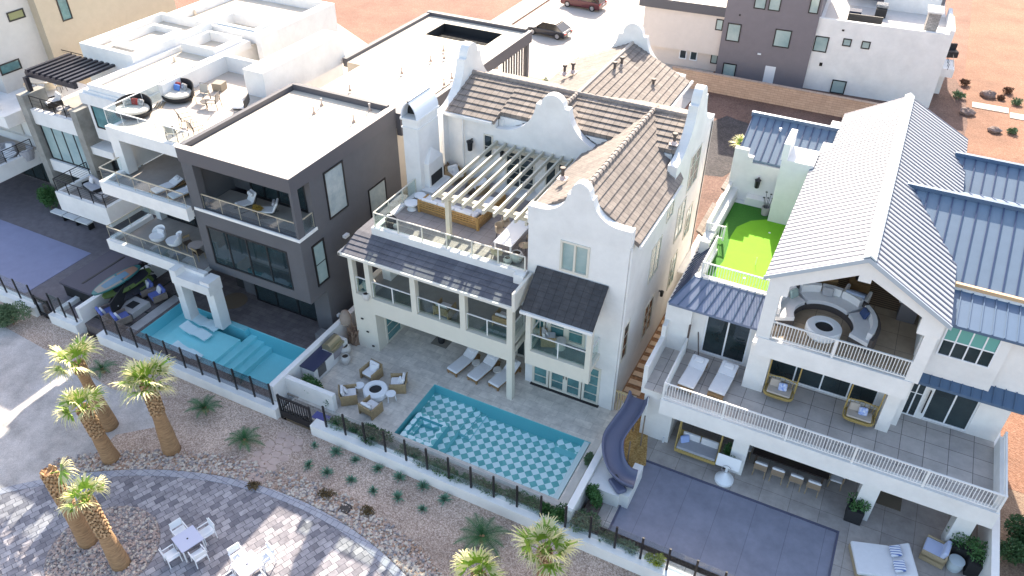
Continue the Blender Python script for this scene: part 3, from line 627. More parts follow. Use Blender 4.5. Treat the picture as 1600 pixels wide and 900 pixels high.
m=MB(); m.box(PX0,PY1-.001,ZF,PX1,PY1+.12,-.03); m.box(PX0-.12,PY0,ZF,PX0+.001,PY1,-.03); m.box(PX0-.12,PY0-.12,ZF,PX1+.1,PY0+.001,-.03); build('pool_wall',m,PTEAL,pool)
m=MB(); m.box(PX1-.32,PY0,ZF,PX1-.06,PY1,-.07); build('weir_wall',m,M('pale_weir_tile',(.55,.68,.68),.4),pool)
m=MB(); m.ring(-16.1,20.5,-14.35,22.2,-.62,-.2,.22); m.ring(-15.88,20.72,-14.57,21.98,-.62,-.42,.2); sides_to(build('spa_ring',m,[CHK,PTEAL],pool),1)
WAT=watermat('pool_water',(.93,.99,.99))
m=MB(); m.q((PX0,PY0,-.10),(PX1,PY0,-.10),(PX1,PY1,-.10),(PX0,PY1,-.10)); build('pool_water',m,WAT,pool)
m=MB(); m.tube([(-13.45,24.06,.0),(-13.45,24.06,.03),(-13.2,24.06,.03),(-13.2,24.06,0)],.03,5);
m=MB(); m.box(PX0-.3,PY0-.32,.0,PX1+.45,PY0-.12,.02); m.box(PX1+.1,PY0-.3,0,PX1+.42,PY1+.3,.03); build('pool_coping',m,M('coping_stone',(.60,.57,.52),.8,var=.15,vs=3),pool)
# planting strip soil
m=MB(); m.box(-21.9,19.22,.0,-7.1,19.98,.02); m.box(-22.8,20.05,0,-21.8,22.3,.02); struct('planting_strip_soil',m,gravelmat('strip_gravel',(.24,.2,.17),(.36,.31,.27),(.46,.41,.36),26))
# ================================================================ HOUSE A : white and charcoal modern house
ha=thing('modern_house','white and charcoal flat-roofed modern house with a roof deck, beside the gabled house','house',(-30,28,0))
X0,X1,YF,YB,ZT=-30.15,-23.25,23.65,32.4,10.2
w=MB()
wall(w,'y',X0,X1,2.9,9.75,YF,.45,[(-29.4,-23.4,6.85,9.4),(-29.55,-24.25,3.45,5.85)])
wall(w,'x',24.95,YB,0,9.6,X1-.3,.3)                       # right flank
wall(w,'x',YF+.45,24.95,2.9,6.75,X1-.3,.3)
w.box(X0,YF+.45,2.9,X0+.4,27,9.6); w.box(X0+.4,YF+.45,2.9,X1-.3,25.0,3.35)   # left pier, floor edge
w.box(X0+.4,YF+.45,6.3,X1-.3,25.9,6.75)
w.box(-24.3,24.95,0,X1-.3,25.4,3.0); w.box(-30.1,25.6,0,-28.9,26.0,3.0); 
w.box(-24.5,25.9,6.75,X1-.3,27.6,9.6); w.box(-29.75,26.3,6.75,-28.2,27.6,9.6)
w.box(X0,27.6,0,X1-.31,YB,9.6)
build('dark_wall',w,DARK,ha)
rf=MB(); rf.box(X0+.25,YF+.25,9.6,X1-.25,YB-.2,9.98); build('roof',rf,ROOFW,ha)
cp=MB(); cp.box(X0-.05,YF-.05,9.45,X1+.05,YF+.3,ZT); cp.box(X1-.32,YF+.3,9.45,X1+.05,YB,ZT); cp.box(X0-.05,YF+.3,9.45,X0+.2,YB,ZT+.05); cp.box(X0+.2,YB-.25,9.45,X1-.32,YB,ZT+.12)
cp.box(X1-.5,YB,9.0,X1+.3,33.6,9.9); build('parapet',cp,DARKCAP,ha)
cc=MB(); cc.box(X0-.06,YF-.06,ZT,X1+.06,YF+.31,ZT+.03); cc.box(X1-.33,YF+.31,ZT,X1+.06,YB,ZT+.03); build('coping',cc,M('beige_coping',(.55,.49,.44),.7),ha)
# rear volume: long white roof behind, charcoal edge, roof opening with slats
w=MB(); w.box(-31.0,38.5,0,-23.3,44.5,8.9); w.box(-29.9,32.4,0,-23.5,38.5,8.9); w.box(-31.0,44.5,6.0,-29.6,48.6,8.9); w.box(-29.6,44.5,0,-23.4,44.9,5.6)
build('beige_wall',w,M('beige_stucco',(.62,.56,.48),.9,var=.08),ha)
rf=MB(); rf.box(-31.0,38.5,8.9,-23.3,45.1,9.25); rf.box(-29.9,32.45,8.9,-23.5,38.5,9.25); rf.box(-31.0,45.1,8.9,-29.3,48.6,9.25); rf.box(-24.6,45.1,8.9,-23.3,48.6,9.25); rf.box(-29.3,47.7,8.9,-24.6,48.6,9.25); build('roof',rf,ROOFW,ha)
g=MB(); g.box(-29.3,45.1,8.0,-24.6,47.7,8.05); g.ring(-29.295,45.105,-24.605,47.695,8.05,9.22,.02)  # black floor and lining put the opening's shade into the colour
for i in range(13): g.box(-29.3,45.2+i*.2,8.5,-24.6,45.25+i*.2,8.7)
build('roof_slats',g,BLACK2,ha)
g=MB(); g.box(-23.3,32.5,8.55,-23.0,49.0,9.33); g.box(-31.3,48.6,8.55,-23.3,49.0,9.5); g.box(-31.3,38.5,8.9,-31.0,48.6,9.45); build('parapet',g,DARKCAP,ha)
g=MB()
for i in range(9): g.box(-23.35,45.2+i*.4,6.2,-23.25,45.3+i*.4,8.55)
g.box(-23.4,44.9,3,-23.2,48.8,6.2); g.box(-23.45,48.6,0,-23.15,48.9,8.55); build('balcony_screen',g,DARK,ha)
# glazing of the charcoal box
window(ha,'y',-29.55,-24.25,3.45,5.85,YF,BLACK,GLD,4,1,fw=.09,d=.02,pd=.03)
window(ha,'y',-28.2,-24.5,6.85,9.3,25.95,BLACK,GLD,4,1,fw=.09,name='glazed_door'); 
window(ha,'y',-28.9,-24.3,.06,2.6,25.3,BLACK,GLD,3,1,fw=.1,name='glazed_door')
window(ha,'x',24.35,25.3,3.55,6.05,X1,BLACK,GLP,1,2,s=1,fw=.1,pd=.0); window(ha,'x',26.0,27.55,6.7,9.35,X1,BLACK,CURT,1,1,s=1,fw=.08); window(ha,'x',29.3,30.9,4.75,6.7,X1,BLACK,CURT,1,1,s=1,fw=.07)
g=MB(); g.box(-30.0,23.6,6.70,X1+.04,23.68,6.86); g.box(X1-.02,23.68,6.70,X1+.04,25.0,6.86); build('balcony_edge',g,WHITE,ha)
f=MB(); f.box(X0+.42,YF+.05,6.751,X1-.02,25.9,6.78); each('balcony_floor',f,STUCF,ha)
glass_rail(ha,[(-29.4,YF+.1),(X1-.08,YF+.1),(X1-.08,24.9)],6.86,.85,M('champagne_metal',(.55,.50,.38),.4,metal=.4),CLEARG,sp=1.3,pw=.02)
g=MB(); g.box(-23.2,26.7,5.2,-23.0,27.05,5.35); g.box(-23.2,25.3,.9,-23.1,25.5,1.05); each('wall_light',g,WHITEP,ha)
# ---- white left part: roof deck, third storey terrace, second balcony, columns
w=MB(); DZ=9.35
w.box(-36.55,24.65,DZ-.55,-30.15,25.0,DZ+.12)           # front beam
w.box(-36.55,24.7,6.7,-35.85,25.3,DZ-.55)          # corner column
w.box(-36.55,25.0,DZ-.4,-30.2,33.9,DZ)             # deck slab
w.box(-36.5,25.3,6.7,-36.2,25.4,8.0)
w.box(-36.55,25.3,6.6,-36.3,33,8.1); w.box(-36.55,28.5,8.1,-36.3,33.9,DZ)
w.box(-36.4,33.0,0,-30.2,33.6,DZ)
w.box(-36.5,23.25,6.1,-30.2,23.6,6.85); w.box(-36.5,23.6,6.1,-36.2,25.2,6.85); w.box(-36.2,23.6,6.2,-30.2,33,6.58)   # 3rd level terrace
w.box(-36.9,22.75,2.6,-29.6,23.05,3.25); w.box(-36.9,23.05,2.6,-36.55,25.8,3.3); w.box(-36.55,23.05,2.7,-30.2,26.3,3.0)  # 2nd level balcony
w.box(-36.4,25.9,2.6,-36.0,26.6,6.2); w.box(-36.4,26.4,0,-36.2,33,6.2); w.box(-36.2,26.3,5.7,-30.2,26.7,6.2)
w.box(-31.4,22.15,0,-30.9,22.74,2.5); w.box(-29.35,22.35,0,-28.8,23.0,2.5); w.box(-31.45,22.1,2.5,-28.75,22.749,3.05); w.box(-31.45,22.11,3.05,-31.0,22.745,3.4); w.box(-29.4,22.2,3.05,-28.76,23.04,3.25); w.box(-29.4,22.75,2.5,-28.76,23.04,3.049)
w.box(-36.2,29.5,0,-30.2,29.8,2.7)
w.box(-36.2,27.0,3.0,-30.2,27.1,3.4)
# roof-deck parapets and the big white stair block
w.box(-36.55,28.6,DZ,-36.25,33.9,DZ+1.0); w.box(-36.25,33.6,DZ,-32.6,33.9,DZ+1.0)
w.box(-32.85,31.5,DZ-.3,-31.4,38.9,10.9); w.box(-31.4,31.5,DZ-.5,-30.15,33.9,DZ)
build('white_wall',w,WHITE,ha)
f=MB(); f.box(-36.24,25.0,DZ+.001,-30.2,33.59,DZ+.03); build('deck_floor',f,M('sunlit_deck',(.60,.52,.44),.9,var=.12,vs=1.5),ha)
f=MB(); f.box(-36.2,23.6,6.581,-30.2,32.9,6.61); f.box(-36.55,23.05,3.001,-30.2,26.3,3.03); each('balcony_floor',f,STUCF,ha)
BR=M('champagne_metal'  ,(.55,.50,.38))
glass_rail(ha,[(-36.4,28.5),(-36.4,24.8),(-30.3,24.8)],DZ+.12,.95,WHITE,CLEARG,sp=1.25,pw=.02)
glass_rail(ha,[(-36.3,24.9),(-36.3,23.4),(-30.3,23.4)],6.85,.8,BR,CLEARG,sp=1.25,pw=.02)
glass_rail(ha,[(-36.7,25.8),(-36.7,22.9),(-30.2,22.9)],3.25,.85,BR,CLEARG,sp=1.25,pw=.02)
window(ha,'y',-35.9,-30.3,3.05,5.5,26.3,BLACK,GLD,5,1,fw=.09,name='glazed_door')
window(ha,'x',26.6,28.3,3.4,5.6,-36.4,BLACK,GLD,2,1,s=-1)
g=MB()
for i in range(9): g.box(-35.6+i*.22,32.85,7.9,-35.5+i*.22,32.99,8.9)
build('louvre_screen',g,BLACK2,ha)
g=MB(); g.tube([(-31.3,22.02,2.3),(-31.2,22.0,1.7)],.04,5); g.tube([(-29.0,22.45,2.2),(-28.9,22.42,1.6)],.04,5); each('wall_light',g,BLACK,ha)
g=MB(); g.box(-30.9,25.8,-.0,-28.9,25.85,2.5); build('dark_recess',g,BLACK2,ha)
VA=[M('vent_grey',(.45,.40,.37),.6),M('vent_orange',(.45,.33,.26),.8)]
for px,py,z in ((503,165,9.98),(491,178,9.98),(553,191,9.98),(578,173,9.98),(547,142,9.35),(628,115,9.35),(673,96,9.35),(694,92,9.35),(693,80,9.35),(706,123,9.35),(694,133,9.35)):
    x,y=G(px,py,z); v=MB(); v.tube([(x,y,z),(x,y,z+.34)],.04,7); v.tube([(x,y,z+.34),(x,y,z+.42)],.06,7); v.m=1; v.lathe([(.12,0),(.045,.15)],(x,y,z),8); build('vent_pipe',v,VA,ha)
# ---- A patio and pool
APX=(-32.75,-22.75); 
frame_floor('dark_paved_terrace',-36.9,-22.5,19.3,34,-32.75,-22.85,19.85,23.2,-.9,-.0,DPAVE)
pa=thing('turquoise_pool','plain turquoise swimming pool with underwater steps and a shallow lounging shelf','pool',(-28,22,-.1))
PB=M('pool_plaster',(.50,.88,.90),.6,var=.08,vs=1.5)
m=MB(); m.box(-32.75,19.85,-1.45,-22.85,23.2,-1.3); m.box(-32.75,19.85,-1.3,-31.7,23.2,-.75); m.box(-31.7,19.85,-1.3,-30.9,23.2,-.45);m.box(-30.9,19.85,-1.3,-27.7,22.4,-.28)
m.box(-27.7,19.85,-1.3,-27.25,23.2,-.5); m.box(-27.25,19.85,-1.3,-26.8,23.2,-.72); m.box(-26.8,19.85,-1.3,-26.35,23.2,-.95); build('pool_floor',m,PB,pa)
m=MB(); m.box(-32.9,23.19,-1.3,-22.8,23.3,-.03); m.box(-32.85,19.8,-1.3,-32.74,23.2,-.03); m.box(-32.9,19.7,-1.3,-22.8,19.86,-.03); m.box(-29.5,22.9,-1.3,-27.75,23.19,.0); build('pool_wall',m,M('pool_wall_blue',(.28,.66,.72),.6),pa)
m=MB(); m.q((-32.75,19.85,-.09),(-22.85,19.85,-.09),(-22.85,23.2,-.09),(-32.75,23.2,-.09)); build('pool_water',m,watermat('pool_water_blue',(.80,.97,.98)),pa)
m=MB(); m.box(-33.5,19.9,0,-32.9,23.4,.05); build('pool_coping',m,CONC,pa)
# party wall between the A and B patios, with the B side gate wall
def solid(name,label,cat,boxes,mat=WHITE,group=None):
    m=MB()
    for b in boxes: m.box(*b)
    o=build(name,m,mat); tag(o,label,cat,group); return o
m=MB(); m.box(-22.78,19.3,-.5,-22.48,27.4,1.15); o=build('garden_wall',m,WHITE); tag(o,'long white wall dividing the turquoise pool from the travertine patio','wall')
m=MB(); m.box(-22.48,20.15,-.5,-19.6,20.4,1.05); o=build('garden_wall',m,WHITE); tag(o,'short white wall standing behind the black slatted gate','wall')
# ================================================================ HOUSE D (left) and neighbours
hd=thing('white_house','white stepped modern house with two raw concrete piers and a black slatted pergola','house',(-43,30,0))
w=MB()
w.box(-43.6,24.8,2.2,-39.2,25.05,3.5); w.box(-43.6,25.05,2.2,-43.35,27.5,3.5); w.box(-39.45,25.05,2.2,-39.2,27.9,3.5); w.box(-43.35,25.05,2.8,-39.45,27.6,3.1)  # lower balcony
w.box(-47.5,27.5,6.0,-43.35,27.8,7.0); w.box(-47.5,27.5,2.7,-43.3,27.8,3.5); w.box(-47.5,27.8,6.3,-42.9,31.5,6.6)
w.box(-48,28.5,0,-42.8,40,6.3)
w.box(-46.5,31.5,6.3,-38.6,41.5,9.2); w.box(-42.3,27.9,6.0,-38.4,31.5,9.2) ; w.box(-42.5,27.7,8.35,-38.2,31.5,9.05); w.box(-42.8,29.3,0,-38.4,31.5,8.4);w.box(-42.8,27.5,5.0,-40.9,29.0,5.5)
w.box(-46.5,41.5,0,-37.8,46,9.2)
build('white_wall',w,WHITE,hd)
rf=MB(); rf.box(-41.9,28.3,9.2,-38.7,37.5,9.25); rf.box(-46.2,31.9,9.4,-42.0,38.0,9.6); rf.box(-46.2,38,9.2,-38.3,45.6,9.25); build('roof',rf,ROOFW,hd)
pp=MB(); 
pp.ring(-46.5,31.5,-41.9,38.3,9.2,10.1,.3); pp.ring(-45.4,33.0,-42.9,36.6,9.6,10.0,.25); pp.ring(-41.88,28.0,-38.39,38.0,9.06,9.55,.25); pp.ring(-41.5,35.0,-38.66,37.6,9.25,9.85,.2); pp.ring(-42.5,38.66,-38.5,41.0,9.25,10.0,.25); pp.ring(-46.48,38.33,-37.95,46,9.2,9.9,.3)
pp.box(-37.9,38.0,0,-37.5,46,9.9)
build('parapet',pp,WHITE,hd)
cpier=MB(); cpier.box(-48.1,27.3,0,-47.5,28.9,7.9); build('concrete_pier',cpier,CONCP,hd)
cpier=MB(); cpier.box(-43.35,27.3,0,-42.8,29.3,7.85); build('concrete_pier',cpier,CONCP,hd)
window(hd,'y',-47.4,-43.4,3.5,6.0,27.7,BLACK,GLP,4,1,fw=.09); window(hd,'y',-47.4,-43.4,.1,2.7,28.45,BLACK,GLD,4,1,fw=.09,name='glazed_door'); 
window(hd,'y',-42.4,-40.9,3.5,6.0,29.25,BLACK,CURT,2,1,fw=.08); window(hd,'x',28.0,29.9,6.8,8.5,-38.4,BLACK,GLT,1,1,s=1,fw=.08); window(hd,'y',-42.0,-38.8,6.8,8.3,27.9,BLACK,GLT,1,1,fw=.08)
window(hd,'x',44.4,45.1,6.6,7.5,-37.5,BLACK,GLD,1,1,s=1,fw=.1)
def bar_rail(par,pts,z0,h,sp=1.1,lines=0,mat=BLACK):
    mb=MB()
    for a,b in zip(pts[:-1],pts[1:]):
        A=Vector((a[0],a[1],0));B=Vector((b[0],b[1],0));L=(B-A).length;u=(B-A)/L; ang=math.degrees(math.atan2(u.y,u.x)); c=(A+B)/2
        mb.rb((c.x,c.y,z0+h),(L,.05,.04),rz=ang)
        for k in range(lines): mb.rb((c.x,c.y,z0+h*(k+1)/(lines+1)),(L,.012,.012),rz=ang)
        n=max(1,round(L/sp))
        for i in range(0 if a==pts[0] else 1,n+1): p=A+u*(L*i/n); mb.rb((p.x,p.y,z0+h/2),(.045,.045,h),rz=ang)
    return build('railing',mb,mat,par)
bar_rail(hd,[(-43.5,27.3),(-43.5,24.92),(-39.3,24.92),(-39.3,27.6)],3.5,.85,lines=5); bar_rail(hd,[(-47.5,27.7),(-43.4,27.7)],7.0,.8,lines=2); bar_rail(hd,[(-43.0,27.35),(-41,27.9)],2.9,.9,lines=7)
f=MB(); f.box(-43.35,25.05,3.101,-39.45,27.5,3.13); f.box(-47.5,27.8,6.601,-42.8,31.4,6.63); each('balcony_floor',f,STUCF,hd)
pgl=MB(); pgl.box(-48.0,28.3,8.75,-43.6,28.55,9.05); pgl.box(-47.9,28.0,7.9,-47.65,28.25,8.8); 
for i in range(9): x=-47.9+i*.5; pgl.box(x,28.3,9.05,x+.22,31.5,9.2)
build('pergola',pgl,M('black_pergola',(.02,.02,.03),.4),hd)
for px,py,z in ((192,92,9.3),(273,95,9.3),(305,22,9.3),(313,65,9.3)):
    x,y=G(px,py,z); v=MB(); v.lathe([(.12,0),(.04,.3)],(x,y,z),7); build('vent_pipe',v,ROOFW,hd)
# D yard: paving, slatted covered pool
m=MB(); m.box(-75,19.3,-.3,-36.9,45,-.0); struct('grey_yard_paving',m,M('yard_pavers',(.185,.165,.18),.85,var=.3,vs=2.5,bump=.2,bs=50))
m=MB(); m.box(-75,19.6,.0,-41.3,24.2,.02); struct('pool_cover',m,M('blue_grey_cover',(.26,.27,.40),.7,var=.12,vs=1.2))
# house G far left balcony corner and house H behind
hg=thing('white_corner_house','white house corner at the left edge with a curved white balcony holding armchairs','house',(-52,26,0))
w=MB(); w.box(-60,24.9,2.4,-49.6,25.15,3.4); w.box(-49.85,25.15,2.4,-49.6,28.3,3.4); w.box(-60,25.15,2.6,-49.85,30,2.9); w.box(-60,29.0,0,-48.2,33,3.4);w.box(-52.5,29.3,3.4,-48.5,33,6.2); w.box(-60,26.7,5.6,-49.2,31,6.4); w.box(-60,27,6.4,-50.2,27.3,7.3)
build('white_wall',w,WHITE,hg)
f=MB(); f.box(-60,25.15,2.901,-49.85,28.9,2.93); each('balcony_floor',f,STUCF,hg); bar_rail(hg,[(-56,25.0),(-49.75,25.0),(-49.75,28)],3.4,.8,lines=5)
window(hg,'y',-56,-49,.1,2.3,28.95,BLACK,GLD,6,1,fw=.09,name='glazed_door'); window(hg,'y',-50.6,-49.0,3.5,5.5,29.25,BLACK,GLD,2,1,fw=.09)
hh=thing('beige_tower_house','tall beige and grey stucco house in the top left corner','house',(-62,44,0))
w=MB(); w.box(-75,29.2,0,-52.3,32.8,13); build('beige_wall',w,M('warm_white_stucco',(.62,.59,.55),.9,var=.08),hh)
w=MB(); w.box(-70,32.8,0,-51.6,44,12.4); build('tan_wall',w,M('tan_stucco',(.52,.44,.33),.9,var=.08),hh)
window(hh,'x',31.1,32.3,10.6,11.2,-52.3,BLACK,M('olive_pane',(.25,.26,.12),.2),1,1,s=1,fw=.08); window(hh,'x',29.3,30.8,7.6,8.3,-52.3,BLACK,GLT,1,1,s=1,fw=.08); window(hh,'x',34.3,35.1,9.8,11.5,-51.6,BLACK,GLT,1,1,s=1,fw=.08)
bar_rail(hh,[(-52,33.5),(-49.3,33.5)],7.2,.9,lines=5)
# ================================================================ HOUSE C (right): white house with standing seam roofs
hc=thing('seam_roof_house','white three-storey house with pale standing seam roof, putting green terrace and white picket balconies','house',(1,32,0))
w=MB()
# ground: left block, columns, back wall
w.box(-5.95,25.65,0,-4.55,30,2.45); w.box(-1.67,25.3,0,-1.0,26.0,2.45); w.box(3.68,25.3,0,4.38,26.0,2.45); w.box(7.25,25.3,0,7.95,26.0,2.45)
w.box(-4.55,31.0,0,8.1,31.3,2.6)
# deck slab and fascia
w.box(-5.05,24.95,2.4,8.35,25.3,3.28); w.box(-5.05,25.3,2.45,8.35,31,3.25); w.box(-5.95,25.65,2.45,-5.05,30,3.25)
w.box(-6.15,25.65,2.6,-5.95,27.9,4.25); w.box(-6.15,27.9,2.6,-5.95,28.6,4.9)
w.box(8.1,25.3,3.25,8.35,28.6,3.95)
# second storey facades
wall(w,'y',-5.95,-2.1,3.25,6.0,28.75,.3,[(-4.4,-2.35,3.3,5.75)]); w.box(-6.2,28.4,0,-5.0,38,5.9)
w.box(-2.1,27.4,3.25,-1.2,28.9,5.9); w.box(3.55,27.4,3.25,4.05,28.9,5.9)
wall(w,'y',-1.35,3.6,3.25,6.0,28.6,.3,[(-1.25,3.35,3.3,5.4)])
wall(w,'y',4.0,8.1,3.25,6.4,28.9,.3,[(5.25,7.0,3.3,5.3)]); w.box(7.8,29.21,0,8.2,36,6.38)
w.box(4.05,28.0,3.25,4.35,28.9,5.9)
# third level slab + gable room
w.box(-1.9,26.85,5.75,4.1,27.2,6.68); w.box(-1.9,27.2,6.2,4.1,36.4,6.65)
w.prism([(-1.95,6.65),(4.25,6.65),(4.25,9.7),(1.2,11.5),(-1.95,9.7)],'y',36.4,36.69)
w.box(-2.0,26.9,6.65,-1.45,27.35,9.9); w.box(-1.95,31.2,6.65,-1.65,36.4,9.8); w.box(3.85,26.9,6.65,4.3,27.35,9.9);w.box(4.0,28.6,6.65,4.3,36.4,9.8)
w.prism([(-2.0,9.0),(-1.2,9.0),(-1.2,9.55),(1.05,10.85),(1.05,10.6),(1.5,10.6),(1.5,10.8),(3.55,9.75),(3.55,9.0),(4.35,9.0),(4.35,9.85),(1.2,11.6),(-2.0,9.85)],'y',26.85,27.15)
# upper right block
wall(w,'y',4.35,6.9,6.2,8.95,28.3,.3,[]); w.box(6.6,28.6,6.2,6.9,29.6,8.95); w.box(6.9,29.3,6.2,8.3,29.6,8.95); w.box(4.3,28.6,6.2,8.3,36,8.9)
w.box(4.5,29.95,9.1,8.5,30.25,9.45)
# turf terrace surround
w.box(-5.5,29.85,5.7,-2.1,30.2,6.65); w.box(-5.3,30.2,4.5,-5.08,32.4,6.75); w.box(-5.98,32.4,4.5,-5.52,38,6.95); w.box(-5.5,30.21,5.7,-2.1,37.98,6.495)
w.box(-5.0,37.5,6.5,-2.1,38.0,6.95)
w.prism([(-6.1,6.0),(-2.1,6.0),(-2.1,8.7),(-5.1,8.7),(-5.1,9.0),(-5.4,9.0),(-5.4,9.35),(-6.1,9.35)],'y',38.0,38.3)
w.box(-3.55,36.4,6.5,-2.05,38.1,10.05); w.box(-3.6,36.35,10.05,-3.3,38.2,10.9)
w.box(-5.9,38.3,0,-1.9,43.5,8.6); w.box(-2.1,36.7,0,4.1,42.9,9.7)
build('white_wall',w,WHITE,hc)
def floor(par,name,b,mat): m=MB(); m.box(*b); return build(name,m,mat,par)
floor(hc,'deck_floor',(-5.95,25.3,3.251,8.1,28.9,3.28),DECKG); 
floor(hc,'lounge_floor',(-1.9,27.2,6.651,4.1,36.4,6.68),DECKT)
# turf
tf=MB(); tf.prism([(-5.07,30.2),(-2.05,30.2),(-2.05,37.5),(-5.5,37.5),(-5.5,32.42),(-5.07,32.42)],'z',6.501,6.53); build('turf_border',tf,M('dark_turf',(.045,.20,.015),.9,var=.3,vs=20,bump=.5,bs=90),hc)
tf=MB(); P=[(-2.06,30.3),(-4.55,30.3),(-4.75,31.0),(-4.62,31.8),(-4.72,32.9),(-4.85,34.0),(-4.8,35.1),(-4.3,36.0),(-3.6,36.5),(-2.06,36.4)]; tf.prism(P,'z',6.53,6.55); build('putting_green',tf,M('putting_green',(.19,.48,.012),.9,var=.12,vs=2,bump=.3,bs=120),hc)
tf=MB(); tf.tube([(-3.2,32.2,6.55),(-3.2,32.2,6.98)],.012,4); tf.tube([(-3.2,35.3,6.55),(-3.2,35.3,6.56)],.06,8); tf.tube([(-3.4,30.9,6.55),(-3.4,30.9,6.565)],.06,8); each('golf_cup',tf,WHITEP,hc)
# roofs
RL=M('red_edge',(.45,.08,.06),.6)
r=MB(); E=9.82; 
for A,n in ((((-2.2,26.7,E),(-2.2,38.2,E),(1.2,38.2,11.75),(1.2,26.7,11.75)),38),(((-1.6,38.2,10.16),(-1.6,43.0,10.16),(1.2,43.0,11.75),(1.2,38.2,11.75)),16),(((4.5,26.7,E),(4.5,43.6,E),(1.2,43.0,11.75),(1.2,26.7,11.75)),55)): slab(r,*A,.12)
rf=build('main_roof',r,SEAM,hc)
r=MB(); seams(r,(-2.2,26.8,E),(-2.2,38.15,E),(1.2,38.15,11.75),(1.2,26.8,11.75),33,.10,.02); seams(r,(-1.6,38.4,10.16),(-1.6,42.9,10.16),(1.2,42.9,11.75),(1.2,38.4,11.75),13,.10,.02)
seams(r,(4.5,26.8,E),(4.5,43.5,E),(1.2,42.9,11.75),(1.2,26.8,11.75),48,.10,.02); build('standing_seam',r,SEAMRIB,rf)
r=MB(); r.prism([(.98,11.69),(1.2,11.83),(1.42,11.69),(1.42,11.75),(1.2,11.9),(.98,11.75)],'y',26.68,43.02); build('ridge_cap',r,M('pale_cap',(.62,.68,.70),.5),rf)
r=MB(); r.hexa([(-2.24,26.64,9.66),(1.2,26.64,11.6),(1.2,26.7,11.6),(-2.24,26.7,9.66),(-2.24,26.64,9.84),(1.2,26.64,11.79),(1.2,26.7,11.79),(-2.24,26.7,9.84)]); r.hexa([(1.2,26.64,11.6),(4.54,26.64,9.66),(4.54,26.7,9.66),(1.2,26.7,11.6),(1.2,26.64,11.79),(4.54,26.64,9.84),(4.54,26.7,9.84),(1.2,26.7,11.79)]); build('roof_fascia',r,M('grey_fascia',(.38,.43,.48),.6),hc)
def seamroof(name,A,n,mat=BLUE,rib=None,t=.12,w_=.04,h_=.05):
    r=MB(); slab(r,*A,t); o=build(name,r,mat,hc); r=MB(); seams(r,*A,n,w_,h_); build('standing_seam',r,rib or mat,o); return o
BL2=M('blue_metal_rib',(.035,.06,.14),.4); BL3=M('blue_grey_panel',(.165,.225,.30),.7,var=.08,spec=.2); 
seamroof('side_roof',((1.9,30.15,9.5),(9.6,30.15,9.5),(9.6,34.2,11.15),(1.9,34.2,11.15)),16,BL3,BL2)
seamroof('side_roof',((1.9,38.0,9.6),(9.6,38.0,9.6),(9.6,34.2,11.15),(1.9,34.2,11.15)),16,BL3,BL2)
seamroof('side_roof',((3.9,37.5,9.0),(9.6,37.5,9.0),(9.6,40.6,10.15),(3.9,40.6,10.15)),12,BL3,BL2)
seamroof('rear_roof',((-5.95,38.1,8.85),(-1.6,38.1,8.85),(-1.6,40.9,10.05),(-5.95,40.9,10.05)),11,BL3,BL2)
seamroof('rear_roof',((-5.95,43.9,8.75),(-1.6,43.9,8.75),(-1.6,40.9,10.05),(-5.95,40.9,10.05)),11,BL3,BL2)
g=MB(); g.box(1.9,34.1,11.12,9.6,34.3,11.32); g.box(3.9,40.5,10.12,9.6,40.7,10.32); g.box(-6.05,40.8,9.98,-1.55,41.0,10.22); each('ridge_cap',g,BLUE,hc)
g=MB(); g.box(4.5,30.0,9.42,9.6,30.15,9.6); build('orange_lit_gutter',g,M('sunlit_gutter',(.62,.40,.22),.5),hc)  # orange sunlight on the gutter is put into its colour
seamroof('lean_to_roof',((4.45,28.1,8.95),(8.6,28.1,8.95),(8.6,29.95,9.35),(4.45,29.95,9.35)),10,BLUE)
seamroof('lean_to_roof',((4.1,27.9,6.0),(8.25,27.9,6.0),(8.25,29.3,6.6),(4.1,29.3,6.6)),11,BLUE)
seamroof('lean_to_roof',((-6.1,28.25,6.0),(-2.0,28.25,6.0),(-2.0,29.9,6.65),(-5.45,29.9,6.65)),10,M('blue_grey_lean',(.17,.21,.31),.4,metal=.05,var=.1),BLUE)
seamroof('lean_to_roof',((-6.1,33.4,6.0),(-6.1,28.25,6.0),(-5.45,29.9,6.65),(-5.45,33.4,6.65)),14,SEAM,SEAMRIB)
# railings
balustrade('picket_railing',hc,[(-5.0,28.3),(-5.0,25.05),(8.25,25.05),(8.25,28.6)],3.3,.9,mat=WHITE,post=2.6)
balustrade('picket_railing',hc,[(-1.75,26.95),(3.85,26.95)],6.7,.9,mat=WHITE,post=2.3)
balustrade('picket_railing',hc,[(-5.2,32.4),(-5.2,30.02),(-2.05,30.02)],6.66,.75,mat=WHITE,post=3)
balustrade('picket_railing',hc,[(-5.85,33.4),(-5.1,33.4)],6.66,.75,mat=WHITE,post=3)
g=MB(); g.box(-6.02,33.42,6.96,-5.86,38,7.4); g.box(-5.9,33.42,6.97,-5.56,38,7.05); each('terrace_curb',g,WHITE,hc)
